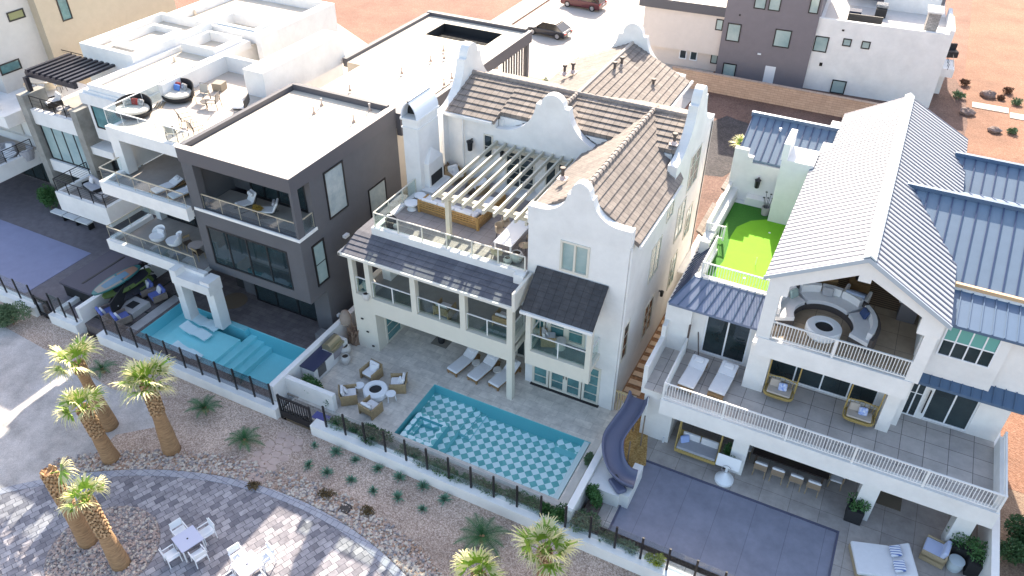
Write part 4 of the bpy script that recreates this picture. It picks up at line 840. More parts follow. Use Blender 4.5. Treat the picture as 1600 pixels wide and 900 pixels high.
# glazing
WF=WHITEP
window(hc,'y',-4.4,-2.35,3.32,5.72,28.85,WF,GLD,2,1,fw=.08,name='sliding_door'); window(hc,'y',-1.25,3.35,3.32,5.38,28.7,WF,GLD,4,1,fw=.07,name='sliding_door')
window(hc,'y',5.25,7.0,3.32,5.28,29.0,WF,GLD,2,1,fw=.07,name='sliding_door'); window(hc,'y',4.37,5.0,3.32,5.9,28.9,WF,GLD,2,2,fw=.06)
o=window(hc,'y',4.65,6.55,7.3,8.85,28.3,WF,GLD,4,2,fw=.06,muntin=.03); g=MB(); g.box(4.72,28.28,8.1,6.48,28.284,8.8); build('window_blind',g,M('green_blind',(.13,.36,.32),.6),o)
g=MB(); g.box(5.15,28.8,3.7,5.2,28.85,5.0); build('door_handle',g,BLACK,hc)
lantern(hc,-4.6,38.0,8.0,sz=1.3); lantern(hc,5.15,28.9,5.6,sz=.8); 
g=MB(); g.tube([(-4.3,28.2,3.3),(-4.9,29.2,5.3)],.03,5); g.tube([(-5.0,28.4,3.3),(-5.0,28.4,5)],.05,5); each('downpipe',g,M('dark_bronze',(.12,.09,.08),.4),hc)
v=MB(); v.tube([(-4.35,40.2,9),(-4.35,40.2,9.9)],.07,7); build('vent_pipe',v,WHITEP,hc)
g=MB(); g.tube([(-4.75,25.6,.3),(-4.75,25.6,0)],.05,6); build('drain_spout',g,WHITEP,hc)
# inner side walls of the lounge, dark back for the ground floor
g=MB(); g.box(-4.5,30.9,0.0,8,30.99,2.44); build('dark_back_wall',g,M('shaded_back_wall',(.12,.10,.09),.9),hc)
# ---- C yard: paving, covered pool, walls
frame_floor('stone_patio',-5.95,8.6,19.3,31,-5.3,3.42,19.9,24.25,-.9,.0,brickmat('grey_stone_patio',(.46,.415,.38),(.38,.345,.32),(.17,.15,.14),1.25,1.25,off=0,ms=.008,noise=.3,ns=1.3,rot=0,bump=.08))
m=MB(); m.box(-5.3,19.9,-.5,3.42,24.25,-.06); o=struct('pool_cover_sheet',m,brickmat('grey_blue_cover',(.25,.255,.315),(.235,.24,.30),(.17,.175,.225),30,1.45,ms=.012,off=0,noise=.22,ns=1.1,rot=90,rough=.75,bump=.3))
m=MB(); m.box(-5.3,24.17,-.06,3.42,24.25,.0); m.box(3.34,19.9,-.06,3.42,24.17,.0); m.box(-5.3,19.9,-.06,-5.22,24.17,0); struct('cover_hem',m,M('cover_hem',(.09,.09,.14),.7))
m=MB(); m.box(-6.9,23.0,-.5,-5.95,40,-.01); struct('side_path_soil',m,gravelmat('bounce_lit_soil',(.30,.15,.07),(.38,.20,.10),(.46,.26,.14),14))  # warm bounce light between the houses is put into this soil colour
m=MB(); m.box(-7.7,25.9,-.5,-6.85,60,-.01); struct('side_path_bed',m,gravelmat('bounce_lit_bed',(.30,.15,.07),(.38,.20,.10),(.46,.26,.14),14))  # soil colour carries the same painted bounce light
m=MB()
for i in range(24): m.box(-7.58,27.3+i*.66,0,-6.75,27.3+i*.66+.34,.03)
struct('stepping_slabs',m,M('bounce_lit_slab',(.80,.58,.38),.8,var=.15,vs=3))  # slab colour brightened to stand in for warm bounce light
m=MB(); m.box(-6.6,19.3,-.5,-5.35,21.2,-.01); m.box(-6.6,19.3,-.5,8.5,19.9,.0); struct('shrub_bed_soil',m,gravelmat('bed_brown',(.14,.10,.09),(.20,.15,.13),(.27,.21,.18),20))
m=MB(); m.prism([(-6.85,27.0),(-5.9,27.0),(-5.0,23.9),(-5.9,23.0)],'z',.0,.03); struct('gold_mulch',m,gravelmat('gold_mulch',(.30,.17,.05),(.45,.27,.09),(.55,.38,.15),18))
m=MB(); m.box(-7.05,19.3,-.5,-6.75,26.2,1.0); o=build('garden_wall',m,WHITE); tag(o,'white wall between the checkered pool and the slide','wall')
m=MB(); m.box(-6.74,21.1,-.5,-5.35,22.3,.75); m.box(-6.74,22.3,-.5,-6.0,23.6,.75); m.box(-5.35,21.3,-.5,-4.95,23.2,.75); o=build('slide_plinth',m,WHITE); tag(o,'low white block under the lower end of the slide','plinth')
m=MB(); m.box(-5.6,19.95,-.02,-5.3,21.1,.03); m.box(-5.3,19.3,0,3.5,19.62,.03); struct('pool_surround_tiles',m,DECKG)
m=MB(); m.box(8.62,18.9,-.5,8.9,29.0,1.65); o=build('garden_wall',m,WHITE); tag(o,'white wall along the right edge of the stone patio','wall')
# ================================================================ HOUSE F far behind
hf=thing('grey_white_house','far house with grey, cream and white stucco blocks behind the brown block wall','house',(3.7,72.0,0),3.3)
def FB(name,boxes,mat):
    m=MB()
    for b in boxes: m.box(*b)
    return local(name,m,mat,hf)
FB('white_wall',[(-10.4,0,0,0,.3,6.25),(-.3,.3,0,0,7.5,6.25),(-10.4,.3,0,-.3,16,5.4),(-.35,-.0,6.25,0,4,6.6),(-5.6,7.5,5.4,-1,7.8,6.8),(0,1.5,2.3,1.1,4.0,3.0),(.4,3.6,0,.8,4.0,2.4)],WHITE)
FB('grey_wall',[(-18.2,-.3,0,-10.4,10,10.4)],M('grey_block_stucco',(.20,.18,.195),.9,var=.08,vs=1.5))
FB('cream_wall',[(-25.5,.0,1.7,-18.2,9,5.3),(-24.7,.6,0,-18.2,8.8,1.7)],M('cream_stucco',(.66,.59,.54),.9,var=.06))
FB('dark_fascia',[(-26,-.3,5.3,-18.2,9.5,6.15)],DARKCAP); FB('roof',[(-25.7,0,6.16,-18.2,9.2,6.18)],ROOFW)
FB('roof_terrace_floor',[(-10.1,.3,5.41,-.3,7.5,5.44)],M('roof_terrace_tile',(.66,.62,.58),.8,var=.1))
FB('stone_chimney',[(-2.2,.6,5.4,-1.3,2.2,7.6)],brickmat('stacked_stone',(.42,.40,.38),(.26,.25,.25),(.15,.14,.14),.3,.12,axis='xz',noise=.3)); FB('chimney_cap',[(-2.35,.45,7.6,-1.15,2.35,7.75)],WHITE)
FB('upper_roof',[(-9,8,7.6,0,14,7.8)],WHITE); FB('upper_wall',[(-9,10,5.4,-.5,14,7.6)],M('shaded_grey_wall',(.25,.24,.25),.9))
def fw(x0,x1,z0,z1,y,fm=BLACK,pm=GLP): 
    f=MB(); t=.09
    f.box(x0,y-.06,z0,x1,y,z0+t);f.box(x0,y-.06,z1-t,x1,y,z1);f.box(x0,y-.06,z0+t,x0+t,y,z1-t);f.box(x1-t,y-.06,z0+t,x1,y,z1-t); o=local('window',f,fm,hf); g=MB(); g.box(x0+.05,y-.02,z0+.05,x1-.05,y-.002,z1-.05); local('pane',g,pm,o)
for a in ((-10.35,-9.2,3.4,4.75),(-8.1,-7.4,4.2,4.85),(-6.6,-5.9,4.2,4.85),(-8.1,-6.9,.0,1.2)): fw(*a,0)
for a in ((-17.8,-16.6,3.3,4.9),(-13.7,-12.3,3.4,4.95),(-17.6,-16.4,.0,1.3),(-15.9,-14.9,6.4,7.6),(-14.7,-13.7,6.4,7.6),(-11.4,-10.6,6.6,7.9)): fw(*a,-.3)
for a in ((-18.9,-18.25,4.0,5.0),): fw(*a,0)
for a in ((-21.9,-21.2,.7,1.6),(-20.9,-20.2,.7,1.6)): fw(*a,.6,WHITEP,GLD)
fw(-18.95,-18.3,.7,1.6,.6)
FB('door',[(-13.9,-.34,0,-13.0,-.3,1.6)],WHITEP)
FB('wall_vent',[(-17.0,-.34,5.6,-16.85,-.3,5.75)],BLACK); FB('wall_lamp',[(-14.8,-.4,2.5,-14.5,-.3,2.62)],WHITEP); FB('wall_vent',[(-9.5,-.04,2.2,-9.25,0,2.5)],BLACK);FB('wall_vent',[(-8.4,-.04,5.4,-8.2,0,5.55)],BLACK)
g=MB(); g.rb((.9,3.0,3.4),(.04,3.6,.04)); g.rb((.9,4.7,3.2),(.04,.04,.5)); 
for i in range(5): g.rb((.55+.0*i,1.3+i*.85,3.25),(.04,.04,.5))
local('railing',g,BLACK,hf)
BRW=brickmat('tan_block_wall',(.50,.36,.27),(.44,.31,.23),(.28,.19,.14),.6,.2,axis='xz',noise=.15,ms=.012)
m=MB(); m.box(-17.4,66.6,0,1.6,66.9,1.55); m.box(-17.45,66.55,1.55,1.65,66.95,1.65); o=build('block_wall',m,BRW); tag(o,'long tan concrete block wall in front of the far grey and white house','wall')
# ================================================================ front walls and glass fences
def retwall(x0,x1,label,y0=18.76,y1=19.28,top=.2): 
    m=MB(); m.box(x0,y0,ZO-.3,x1,y1,top); o=build('retaining_wall',m,WHITE,bevel=.01); tag(o,label,'wall'); return o
retwall(-20.0,-6.9,'white retaining wall below the glass fence of the checkered pool'); retwall(-34.4,-22.1,'white retaining wall below the glass fence of the turquoise pool')
retwall(-38.2,-36.0,'short white retaining wall with a return beside the left glass gate'); retwall(-70,-39.4,'white retaining wall below the glass fence of the far left yard'); retwall(-6.9,8.9,'white retaining wall in front of the purple-grey covered pool')
m=MB(); m.box(-36.3,19.28,ZO,-36.0,22.0,1.0); m.box(-38.2,19.28,ZO,-37.9,21.2,.25); m.box(-36.0,22.0,ZO,-35.7,26,1.0); o=build('garden_wall',m,WHITE); tag(o,'white wall carrying the surfboard rack next to the left pool terrace','wall')
def fence(x0,x1,sp,label,z=.2,h=1.38,y=19.05,gm=None):
    t=thing('glass_fence',label,'fence',((x0+x1)/2,y,z)); n=max(1,round((x1-x0)/sp))
    for i in range(n+1):
        m=MB(); x=x0+(x1-x0)*i/n; m.box(x-.045,y-.03,z-.02,x+.045,y+.03,z+h); build('post',m,BLACK,t)
    for i in range(n):
        m=MB(); a=x0+(x1-x0)*i/n+.055; b=x0+(x1-x0)*(i+1)/n-.055; m.box(a,y-.006,z+.06,b,y+.006,z+h-.03); build('glass_pane',m,gm or CLEARG,t)
fence(-19.23,-8.03,1.13,'frameless glass fence with black posts along the checkered pool')
fence(-33.9,-22.45,1.2,'frameless glass fence with black posts along the turquoise pool',gm=SMOKE)
fence(-6.9,8.5,1.14,'frameless glass fence with black posts in front of the covered pool')
fence(-53,-39.6,1.2,'frameless glass fence with black posts at the far left yard')
fence(-38.0,-36.2,.9,'two short glass fence panels beside the left gate')
g=thing('slatted_gate','black metal gate of vertical bars between the two white retaining walls','gate',(-21.1,19.0,ZO))
m=MB(); 
for x in (-22.0,-20.15): m.box(x,18.95,ZO,x+.09,19.05,1.15)
m.box(-21.9,18.96,ZO+.15,-20.15,19.04,ZO+.55); m.box(-21.9,18.96,1.0,-20.15,19.04,1.1); build('gate_frame',m,BLACK,g)
m=MB()
for i in range(11): m.box(-21.8+i*.15,18.98,ZO+.55,-21.76+i*.15,19.02,1.0)
build('bar',m,BLACK,g); m=MB(); m.box(-20.4,18.9,.35,-20.25,18.96,.5); build('latch',m,BLACK,g)
g=thing('glass_gate','black framed glass gate in the white wall at the left','gate',(-38.8,19.0,ZO))
m=MB(); m.box(-39.4,18.95,ZO,-39.3,19.05,1.0); m.box(-38.3,18.95,ZO,-38.2,19.05,1.0); m.box(-39.3,18.96,ZO+.1,-38.3,19.04,ZO+.25); m.box(-39.3,18.96,.85,-38.3,19.04,.95); build('gate_frame',m,BLACK,g)
m=MB(); m.box(-39.3,18.99,ZO+.25,-38.3,19.01,.85); build('glass_pane',m,SMOKE,g)
g=thing('black_gate','dark solid gate panel standing open beside the surfboards','gate',(-34.9,20.6,0)); m=MB(); m.rb((-34.9,21.0,.65),(.06,1.9,1.3),rz=25); build('gate_panel',m,BLACK2,g); m=MB(); m.rb((-34.75,20.7,.7),(.1,.06,.06),rz=25); build('handle',m,WHITEP,g)
o=solid('rock_step','small rectangular blue doormat inside the slatted gate','mat',[(-20.4,19.35,.0,-19.5,19.8,.03)],M('blue_mat',(.10,.10,.28),.9))
# ================================================================ plants
def fan_leaf(mb,base,az,el,L,rr,droop):
    d=Vector((math.cos(R(az))*math.cos(R(el)),math.sin(R(az))*math.cos(R(el)),math.sin(R(el))))
    side=d.cross(Vector((0,0,1))).normalized(); up=side.cross(d).normalized()
    b=Vector(base); hub=b+d*(L*.55)-Vector((0,0,.04*L))
    mb.m=0; mb.tube([b,b+d*(L*.3),hub],[.03,.02,.015],4)
    n=22; tw=rr.uniform(-.6,.6)
    for i in range(n):
        a=R(-88+176*i/(n-1)); s=side*math.cos(tw)+up*math.sin(tw)
        rd=(d*math.cos(a)+s*math.sin(a)+up*.12*rr.uniform(-1,1)).normalized(); ln=L*(.70+.15*math.cos(a))*rr.uniform(.85,1.12); w=.026*L/.9*1.4
        pr=rd.cross(up).normalized(); dz=lambda k:Vector((0,0,-droop*k*(.8+.4*rr.random())))
        p0=hub; p1=hub+rd*ln*.36+up*.05*ln; p2=hub+rd*ln*.68+dz(.05); p3=hub+rd*ln*.90+dz(.20); p4=hub+rd*ln*.98+dz(.42)
        mb.m=0; mb.q(p0-pr*.006,p0+pr*.006,p1+pr*w,p1-pr*w)
        mb.m=0 if rr.random()<.3 else 1; mb.q(p1-pr*w,p1+pr*w,p2+pr*w*.6,p2-pr*w*.6)
        mb.m=1; mb.q(p2-pr*w*.45,p2+pr*w*.45,p3+pr*w*.25,p3-pr*w*.25); mb.q(p3-pr*w*.25,p3+pr*w*.25,p4+pr*.003,p4-pr*.003)
def palm(x,y,h,r0,r1,seed,label,leaves=17,L=1.15,boots=.42,lean=(0,0),half=None):
    rr=random.Random(seed); t=thing('fan_palm',label,'palm tree',(x,y,ZO),0,'fan palms around the curved plaza')
    m=MB(); N=12; ps=[]
    for i in range(N+1):
        k=i/N; z=k*h; r=r0*(1.12-.12*min(1,k*6)) if k<.2 else r0+(r1-r0)*min(1,(k-.2)/.5); ps.append((r*(1+.03*rr.uniform(-1,1)),z))
    b=len(m.v); m.lathe([(r,z) for r,z in ps],(0,0,0),14)
    m.v=[(vx+lean[0]*vz/h,vy+lean[1]*vz/h,vz) for vx,vy,vz in m.v]
    local('trunk',m,BARK,t,smooth=True)
    m=MB(); zb=h*(1-boots); rows=int(h*boots/.10)
    for j in range(rows):
        k=j/rows; z=zb+k*(h-zb); r=r1*1.05+.02
        for i in range(9):
            a=2*math.pi*(i+(j%2)*.5+rr.uniform(-.15,.15))/9; ca,sa=math.cos(a),math.sin(a); cx,cy=lean[0]*z/h,lean[1]*z/h
            ln=rr.uniform(.14,.24); sw=.10; tw=rr.uniform(-.4,.4)
            pt=lambda rad,off,zz:(cx+rad*ca-off*sa,cy+rad*sa+off*ca,zz)
            m.q(pt(r-.03,-sw,z),pt(r-.03,sw,z),pt(r+.05,sw*.6,z+ln*.7),pt(r+.05,-sw*.6,z+ln*.7)); m.q(pt(r+.05,-sw*.6,z+ln*.7),pt(r+.05,sw*.6,z+ln*.7),pt(r+.0,sw*.3+tw*.1,z+ln*1.1),pt(r+.0,-sw*.3+tw*.1,z+ln*1.1)); m.q(pt(r-.03,-sw,z),pt(r+.05,-sw*.6,z+ln*.7),pt(r-.05,-sw*.5,z+ln*.6)); m.q(pt(r-.03,sw,z),pt(r+.05,sw*.6,z+ln*.7),pt(r-.05,sw*.5,z+ln*.6))
    for i in range(26):
        a=rr.uniform(0,6.28); q=Vector((lean[0]+r1*.6*math.cos(a),lean[1]+r1*.6*math.sin(a),h-.12)); m.tube([q,q+Vector((.12*math.cos(a),.12*math.sin(a),rr.uniform(.15,.32)))],[.06,.03],4)
    local('bark_boots',m,BOOT,t)
    m=MB()
    for i in range(max(1,int(leaves*.8))):
        az=(i*137.5+rr.uniform(-18,18)); el=80-82*(i/leaves)**.9+rr.uniform(-10,10)
        if half is not None: az=half+rr.uniform(-35,35); el=rr.uniform(5,50)
        fan_leaf(m,(lean[0]+.05*math.cos(R(az)),lean[1]+.05*math.sin(R(az)),h-.02),az,el,L*rr.uniform(.75,1.2),rr,.9)
    local('crown',m,[PALML,PALMT],t); return t
palm(-29.05,14.75,3.9,.40,.24,1,'fan palm farthest left, its bare trunk half hidden behind another palm',11,1.0,.12,(-.35,0))
palm(-27.3,13.35,3.2,.36,.25,2,'fan palm with a shaggy boot-covered trunk standing in the gravel beside the plaza edge',12,1.0,.5,(-.25,-.1))
palm(-25.2,15.0,4.1,.38,.26,3,'fan palm with the fullest crown, standing alone in the tan gravel near the turquoise pool',18,1.15,.42,(-.15,.1))
palm(-24.5,9.75,4.25,.36,.24,4,'nearly bald palm with a single fan leaf in the round rock bed',1,1.25,.45,(-.3,0),half=30)
palm(-22.45,9.6,3.7,.34,.23,5,'fan palm with a tilted trunk at the lower right of the round rock bed',11,1.05,.5,(-.45,.1))
palm(-6.75,16.6,2.2,.3,.24,6,'fan palm at the bottom edge in front of the end of the checkered pool fence',15,1.15,.5)
palm(-8.55,14.6,2.1,.3,.24,7,'fan palm cut off by the bottom edge below the cycad',13,1.1,.5)
def frond_mb(mb,base,az,L,el,rr,n=26,w=.16,sag=.5):
    b=Vector(base); h=Vector((math.cos(R(az)),math.sin(R(az)),0)); pts=[]
    for i in range(n+1):
        k=i/n; pts.append(b+h*(L*k*math.cos(R(el))*(1-.1*k))+Vector((0,0,L*(k*math.sin(R(el))-sag*k*k))))
    mb.tube(pts[::3]+[pts[-1]],.012,3)
    sd=h.cross(Vector((0,0,1)))
    for i in range(2,n):
        k=i/n; ww=w*math.sin(math.pi*min(1,k*.9+.12))*rr.uniform(.85,1.1); p=pts[i]; q=pts[min(i+1,n)]-p
        for s in (-1,1):
            tip=p+sd*s*ww+q*1.6+Vector((0,0,.05*ww)); mb.q(p,p+q*.75,tip)
def cycad(x,y,s,label,seed,n=11):
    rr=random.Random(seed); t=thing('cycad',label,'cycad',(x,y,ZO),0,'cycads in the gravel')
    m=MB(); m.lathe([(.12*s,0),(.15*s,.12*s),(.08*s,.25*s)],(0,0,0),8); local('stem',m,BARK,t)
    m=MB()
    for i in range(n): frond_mb(m,(0,0,.2*s),i*360/n+rr.uniform(-12,12),1.15*s*rr.uniform(.8,1.1),rr.uniform(25,50),rr,34,.24*s,.5)
    for i in range(4): frond_mb(m,(0,0,.2*s),rr.uniform(0,360),.6*s,72,rr,18,.12*s,.2)
    local('fronds',m,CYCAD,t)
cycad(-25.6,17.6,1.15,'dark green cycad in the gravel right of the fullest palm',1); cycad(-22.45,16.9,1.1,'dark green cycad next to the flagstone path',2); cycad(-9.9,17.3,1.35,'large dark green cycad in the gravel below the checkered pool',3,13); cycad(-32.4,17.3,1.0,'dark cycad half hidden between the palm crowns at the left',4,9)
# agave tufts: one prototype with spiky leaves
def tuft_mb(n,L,w,rr):
    m=MB()
    for i in range(n):
        a=rr.uniform(0,6.28); e=rr.uniform(.25,1.45); d=Vector((math.cos(a)*math.cos(e),math.sin(a)*math.cos(e),math.sin(e))); s=Vector((-math.sin(a),math.cos(a),0))*w; l=L*rr.uniform(.7,1.1)
        m.q(-s*.6,s*.6,d*l*.5+s,d*l*.5-s); m.q(d*l*.5-s,d*l*.5+s,d*l-Vector((0,0,.06)))
    return m
A0=None; rr=random.Random(5)
AG=[(430,696,'agave tuft nearest the flagstone path'),(400,727,'agave tuft at the left end, beside the flagstone path foot'),(525,708,'second agave tuft from the path in the row closest to the wall'),(555,723,'agave tuft'),(512,738,'agave'),(483,738,'a'),(590,735,'b'),(550,752,'c'),(585,768,'d'),(625,748,'e'),(623,780,'f'),(662,798,'g'),(695,785,'h'),(661,764,'i'),(480,730,'j'),(492,697,'k')]
AG=[(492,697),(525,708),(483,728),(512,740),(556,720),(591,734),(550,752),(625,748),(662,762),(583,768),(622,779),(694,782),(661,797)]
where=['nearest the slatted gate','below the second fence post after the gate','beside the flagstone path','just right of the flagstone path foot','below the green fern on the wall','in the row right under the wall, below the big fern','in the middle row, smallest of all','in the row under the wall, third from the right','in the upper row at the right end','nearest the rock border, large','between the rock border and the wall, right half','farthest to the right, close to the wall','lowest on the right, above the big cycad']
for (px,py),wh in zip(AG,where):
    x,y=G(px,py,ZO); lab='small blue-green agave tuft '+wh
    if A0 is None:
        A0=tag(build('agave',tuft_mb(60,.33,.016,rr),AGAVE),lab,'agave','agave tufts in the gravel'); A0.location=(x,y,ZO)
    else:
        c=A0.copy(); COL.objects.link(c); c.location=(x,y,ZO); c.rotation_euler.z=rr.uniform(0,6); c.scale=(rr.uniform(1.1,1.6),)*3; c['label']=lab
def bush(x,y,z,rx,ry,h,mat,label,seed,n=None,name='shrub',leaf=.06,cat='shrub',group=None,parent=None,lower=.0):
    r2=random.Random(seed); m=MB(); n=int((n or int(900*rx*ry*h/.3)+220)*2.2); rx*=1.12; ry*=1.12
    cl=[(r2.uniform(-.6,.6)*rx,r2.uniform(-.6,.6)*ry,r2.uniform(.35,.75)*h,r2.uniform(.4,.62)) for _ in range(7)]
    for i in range(n):
        c=r2.choice(cl); v=Vector((r2.gauss(0,1),r2.gauss(0,1),r2.gauss(0,1))).normalized()*(r2.random()**.35)*c[3]
        p=Vector((c[0]+v.x*rx,c[1]+v.y*ry,max(.02,c[2]+v.z*h*.8)))
        d=(v+Vector((r2.uniform(-.6,.6),r2.uniform(-.6,.6),r2.uniform(-.3,.8)))).normalized(); s=d.cross(Vector((r2.uniform(-1,1),r2.uniform(-1,1),.3))).normalized()*leaf*.45
        m.q(p-s*.4,p+s*.4,p+d*leaf+s,p+d*leaf*2.0,p+d*leaf-s)
    if parent is not None: o=local(name,m,mat,parent); o.location=(x,y,z); return o
    o=build(name,m,mat); o.location=(x,y,z); tag(o,label,cat,group); 
    tr=MB(); tr.tube([(0,0,0),(.02,.01,h*.5)],.03,5); tr.tube([(0,0,.1),(rx*.3,.02,h*.55)],.02,5); local('stem',tr,BARK,o); return o
bushes=[(487,612,.5,.5,.9,LEAFD,'dark rounded shrub between the grill island and the white gate wall'),(517,634,.25,.25,.8,LEAFD,'narrow dark shrub at the right end of the white gate wall'),
(533,667,.5,.35,.5,LEAFD,'low dark shrub inside the glass fence left of the pool corner'),(552,676,.55,.3,.45,LEAF,'spreading green shrub inside the fence beside the pool corner'),(592,692,.9,.45,.75,LEAF,'biggest bright fern-like shrub spilling over the white wall near the spa'),
(640,712,.6,.3,.4,LEAFG,'grey-green shrub just behind the spa corner'),(675,730,.65,.32,.45,LEAFG,'grey-green mound at the left of the pool front hedge'),(703,744,.6,.3,.4,LEAFD,'dark green mound between two fence posts along the pool front'),(737,755,.55,.3,.4,LEAFG,'pale mound in the middle of the pool front hedge'),(765,768,.6,.3,.4,LEAFD,'dark mound right of the middle in the pool front hedge'),(800,780,.6,.3,.4,LEAFG,'grey-green mound near the right of the pool front hedge'),(838,798,.7,.35,.5,LEAFD,'dark shrub at the near corner of the checkered pool'),(868,806,.6,.4,.55,LEAFD,'dark spreading shrub at the right end of the pool fence'),
(918,722,.22,.25,.5,LEAFG,'tiny shrub squeezed between the white wall and the pool weir'),(926,790,.35,.35,1.0,LEAFD,'upright dark shrub in the bed beside the slide plinth'),(915,828,.55,.5,.7,LEAFG,'loose grey-green shrub in the corner bed behind the fence'),(948,845,.4,.25,.4,LEAF,'small shrub behind the second fence post from the bed'),(978,858,.45,.25,.4,LEAFG,'low shrub inside the fence in front of the covered pool'),(1022,880,.35,.25,.4,M('yellow_leaf',(.35,.38,.03),.7),'yellow-green shrub inside the fence at the bottom')]
for i,(px,py,rx,ry,h,mt,lab) in enumerate(bushes):
    x,y=G(px,py,.0); bush(x,y,0,rx,ry,h,mt,lab,40+i)
x,y=G(22,507,ZO); bush(x,y,ZO,.8,.7,1.1,LEAFG,'grey-green desert bush below the far left wall',80); x,y=G(520,782-0,ZO)
for px,py,lab,s in ((397,760,'brown dried tuft at the rock border beside the path',.3),(512,780-10,'wide brown dried tuft beside the rock border',.5),(575,800,'brown dried tuft right of the drain grate',.3)):
    x,y=G(px,py,ZO); bush(x,y,ZO,s,s*.8,.18,M('dry_leaf',(.16,.11,.05),.9),lab,90+px,150,'dried_tuft',.05)
o=solid('drain_grate','square black drain grate among the river rocks','drain',[(-15.9,15.72,ZO,-15.45,16.2,ZO+.08)],BLACK); 
x,y=G(540,796,ZO); o.location=(x+15.67,y-15.95,0)
# ================================================================ furniture prototypes
def cushion(m,c,d,rz=0,rx=0,ry=0,mi=None,k=.04): m.rb(c,d,rz,rx,ry,m=mi,soft=min(k,min(d)*.45))
def patio_chair(label,loc,rz):
    t=thing('patio_chair',label,'chair',loc,rz,'white chairs around the plaza tables'); 
    m=MB(); m.rb((0,0,.43),(.5,.5,.03)); local('seat',m,WHITEP,t)
    m=MB(); m.rb((0,.27,.72),(.5,.03,.32),rx=-12); local('backrest',m,WHITEP,t)
    for sx in (-1,1):
        for sy in (-1,1): m=MB(); m.tube([(sx*.26,sy*.25,0),(sx*.24,sy*.24,.44 if sy<0 else .9)],.022,5); local('leg',m,WHITEP,t)
        m=MB(); m.rb((sx*.27,0,.64),(.04,.52,.03)); m.tube([(sx*.27,-.25,.44),(sx*.27,-.25,.64)],.018,4); local('armrest',m,WHITEP,t)
    return t
def patio_table(label,loc,rz):
    t=thing('patio_table',label,'table',loc,rz,'tables on the plaza'); m=MB(); m.rb((0,0,.73),(.95,.95,.04)); local('tabletop',m,M('pale_tabletop',(.50,.52,.66),.5),t)
    for sx in (-1,1):
        for sy in (-1,1): m=MB(); m.rb((sx*.42,sy*.42,.355),(.05,.05,.71)); local('leg',m,WHITEP,t)
    m=MB(); m.tube([(0,0,.75),(0,0,.757)],.04,8); local('umbrella_hole',m,BLACK,t); return t
PCH=None
for n,(px,py,rz,desc) in enumerate(((293,842,-18,'shaded plaza table'),(386,882,-18,'sunlit plaza table'))):
    x,y=G(px,py,ZO+.73); 
    if n==0: PT=patio_table('square pale table on the shaded pavers between four chairs',(x,y,ZO),rz)
    else: dup(PT,(x,y,ZO),rz,'square pale table standing in full sun at the bottom of the plaza')
    for k,(nm) in enumerate(('far','right','near','left')):
        a=90-k*90+rz; cx,cy=x+.78*math.cos(R(a)),y+.78*math.sin(R(a)); lab='white armchair on the %s side of the %s'%({'far':'far right','right':'near right','near':'near left','left':'far left'}[nm],desc)
        if PCH is None: PCH=patio_chair(lab,(cx,cy,ZO),a-90)
        else: dup(PCH,(cx,cy,ZO),a-90,lab)
def chaise(label,loc,rz,wood=WOOD,L=1.95,W=.68,back=32,grp='white chaises',cat='chaise longue'):
    t=thing('chaise_longue',label,cat,loc,rz,grp); m=MB(); m.rb((0,0,.2),(W-.06,L,.08)); 
    for sx in (-1,1):
        for sy in (-1,1): m.rb((sx*(W/2-.07),sy*(L/2-.08),.1),(.08,.08,.2))
    local('frame',m,wood,t)
    m=MB(); cushion(m,(0,-.32,.31),(W,1.28,.13)); local('mattress',m,CUSH,t)
    m=MB(); b=R(back); cushion(m,(0,.32+.33*math.cos(b),.33+.33*math.sin(b)),(W,.72,.13),rx=back); o=local('backrest',m,CUSH,t)
    m=MB(); cushion(m,(0,.32+.40*math.cos(b),.45+.40*math.sin(b)),(W*.6,.26,.1),rx=back); local('pillow',m,CUSH,o); return t
C0=chaise('white chaise longue on the checkered pool deck, leftmost of three',(-15.25,26.25,0),-12,grp='chaises under the loggia')
for px,py,l in ((756,582,'white chaise longue between the two pedestal tables by the checkered pool'),(789,592,'white chaise longue beside the cream loggia column')):
    x,y=G(px,py); dup(C0,(x,y,0),-12,l)
x,y=G(725,571); C0.location=(x,y,0)
D0=chaise('white chaise longue on the balcony, the one next to the low wall',(0,0,3.28),-4,W=.75,L=2.2,back=20,grp='chaises on the white balcony'); x,y=G(1082,588,3.4); D0.location=(x,y,3.28)
x,y=G(1129,598,3.4); dup(D0,(x,y,3.28),-4,'white chaise longue on the balcony, the one closer to the square pillar')
def pedestal(label,loc,name='side_table',r=.22,h=.45,mat=POT,grp='pedestal side tables',cat='side table'):
    m=MB(); m.lathe([(r*.7,0),(r*.75,.04),(r*.38,h*.45),(r*.45,h*.7),(r,h-.06),(r,h)],(0,0,0),16); o=build(name,m,mat,smooth=False); o.location=loc; return tag(o,label,cat,grp)
for px,py,l in ((744,576,'small pale pedestal table between the left and middle chaises'),(777,587,'small pale pedestal table between the middle and right chaises')): x,y=G(px,py); pedestal(l,(x,y,0))
for px,py,l,r,h in ((644,326,'wide white bowl table nearest the glass railing on the upper terrace',.36,.42),(657,316,'white bowl table in the middle beside the white chimney',.3,.5),(666,323,'white bowl table closest to the wooden sofa',.38,.55)):
    x,y=G(px,py,TP+.05); pedestal(l,(x,y,TP),'bowl_table',r,h,WHITEP,'white bowl tables')
def stool(label,loc):
    t=thing('stool',label,'stool',loc,0,'white stools by the fire bowl'); m=MB(); m.lathe([(.24,.42),(.25,.46)],(0,0,0),14); local('seat',m,WHITEP,t)
    for k in range(3): a=k*2.094; m=MB(); m.tube([(.2*math.cos(a),.2*math.sin(a),.43),(.24*math.cos(a),.24*math.sin(a),0)],.03,5); local('leg',m,WHITEP,t)
    return t
x,y=G(563,612); S0=stool('white three-legged stool left of the fire bowl',(x,y,0)); x,y=G(612,625); dup(S0,(x,y,0),20,'white three-legged stool right of the fire bowl')
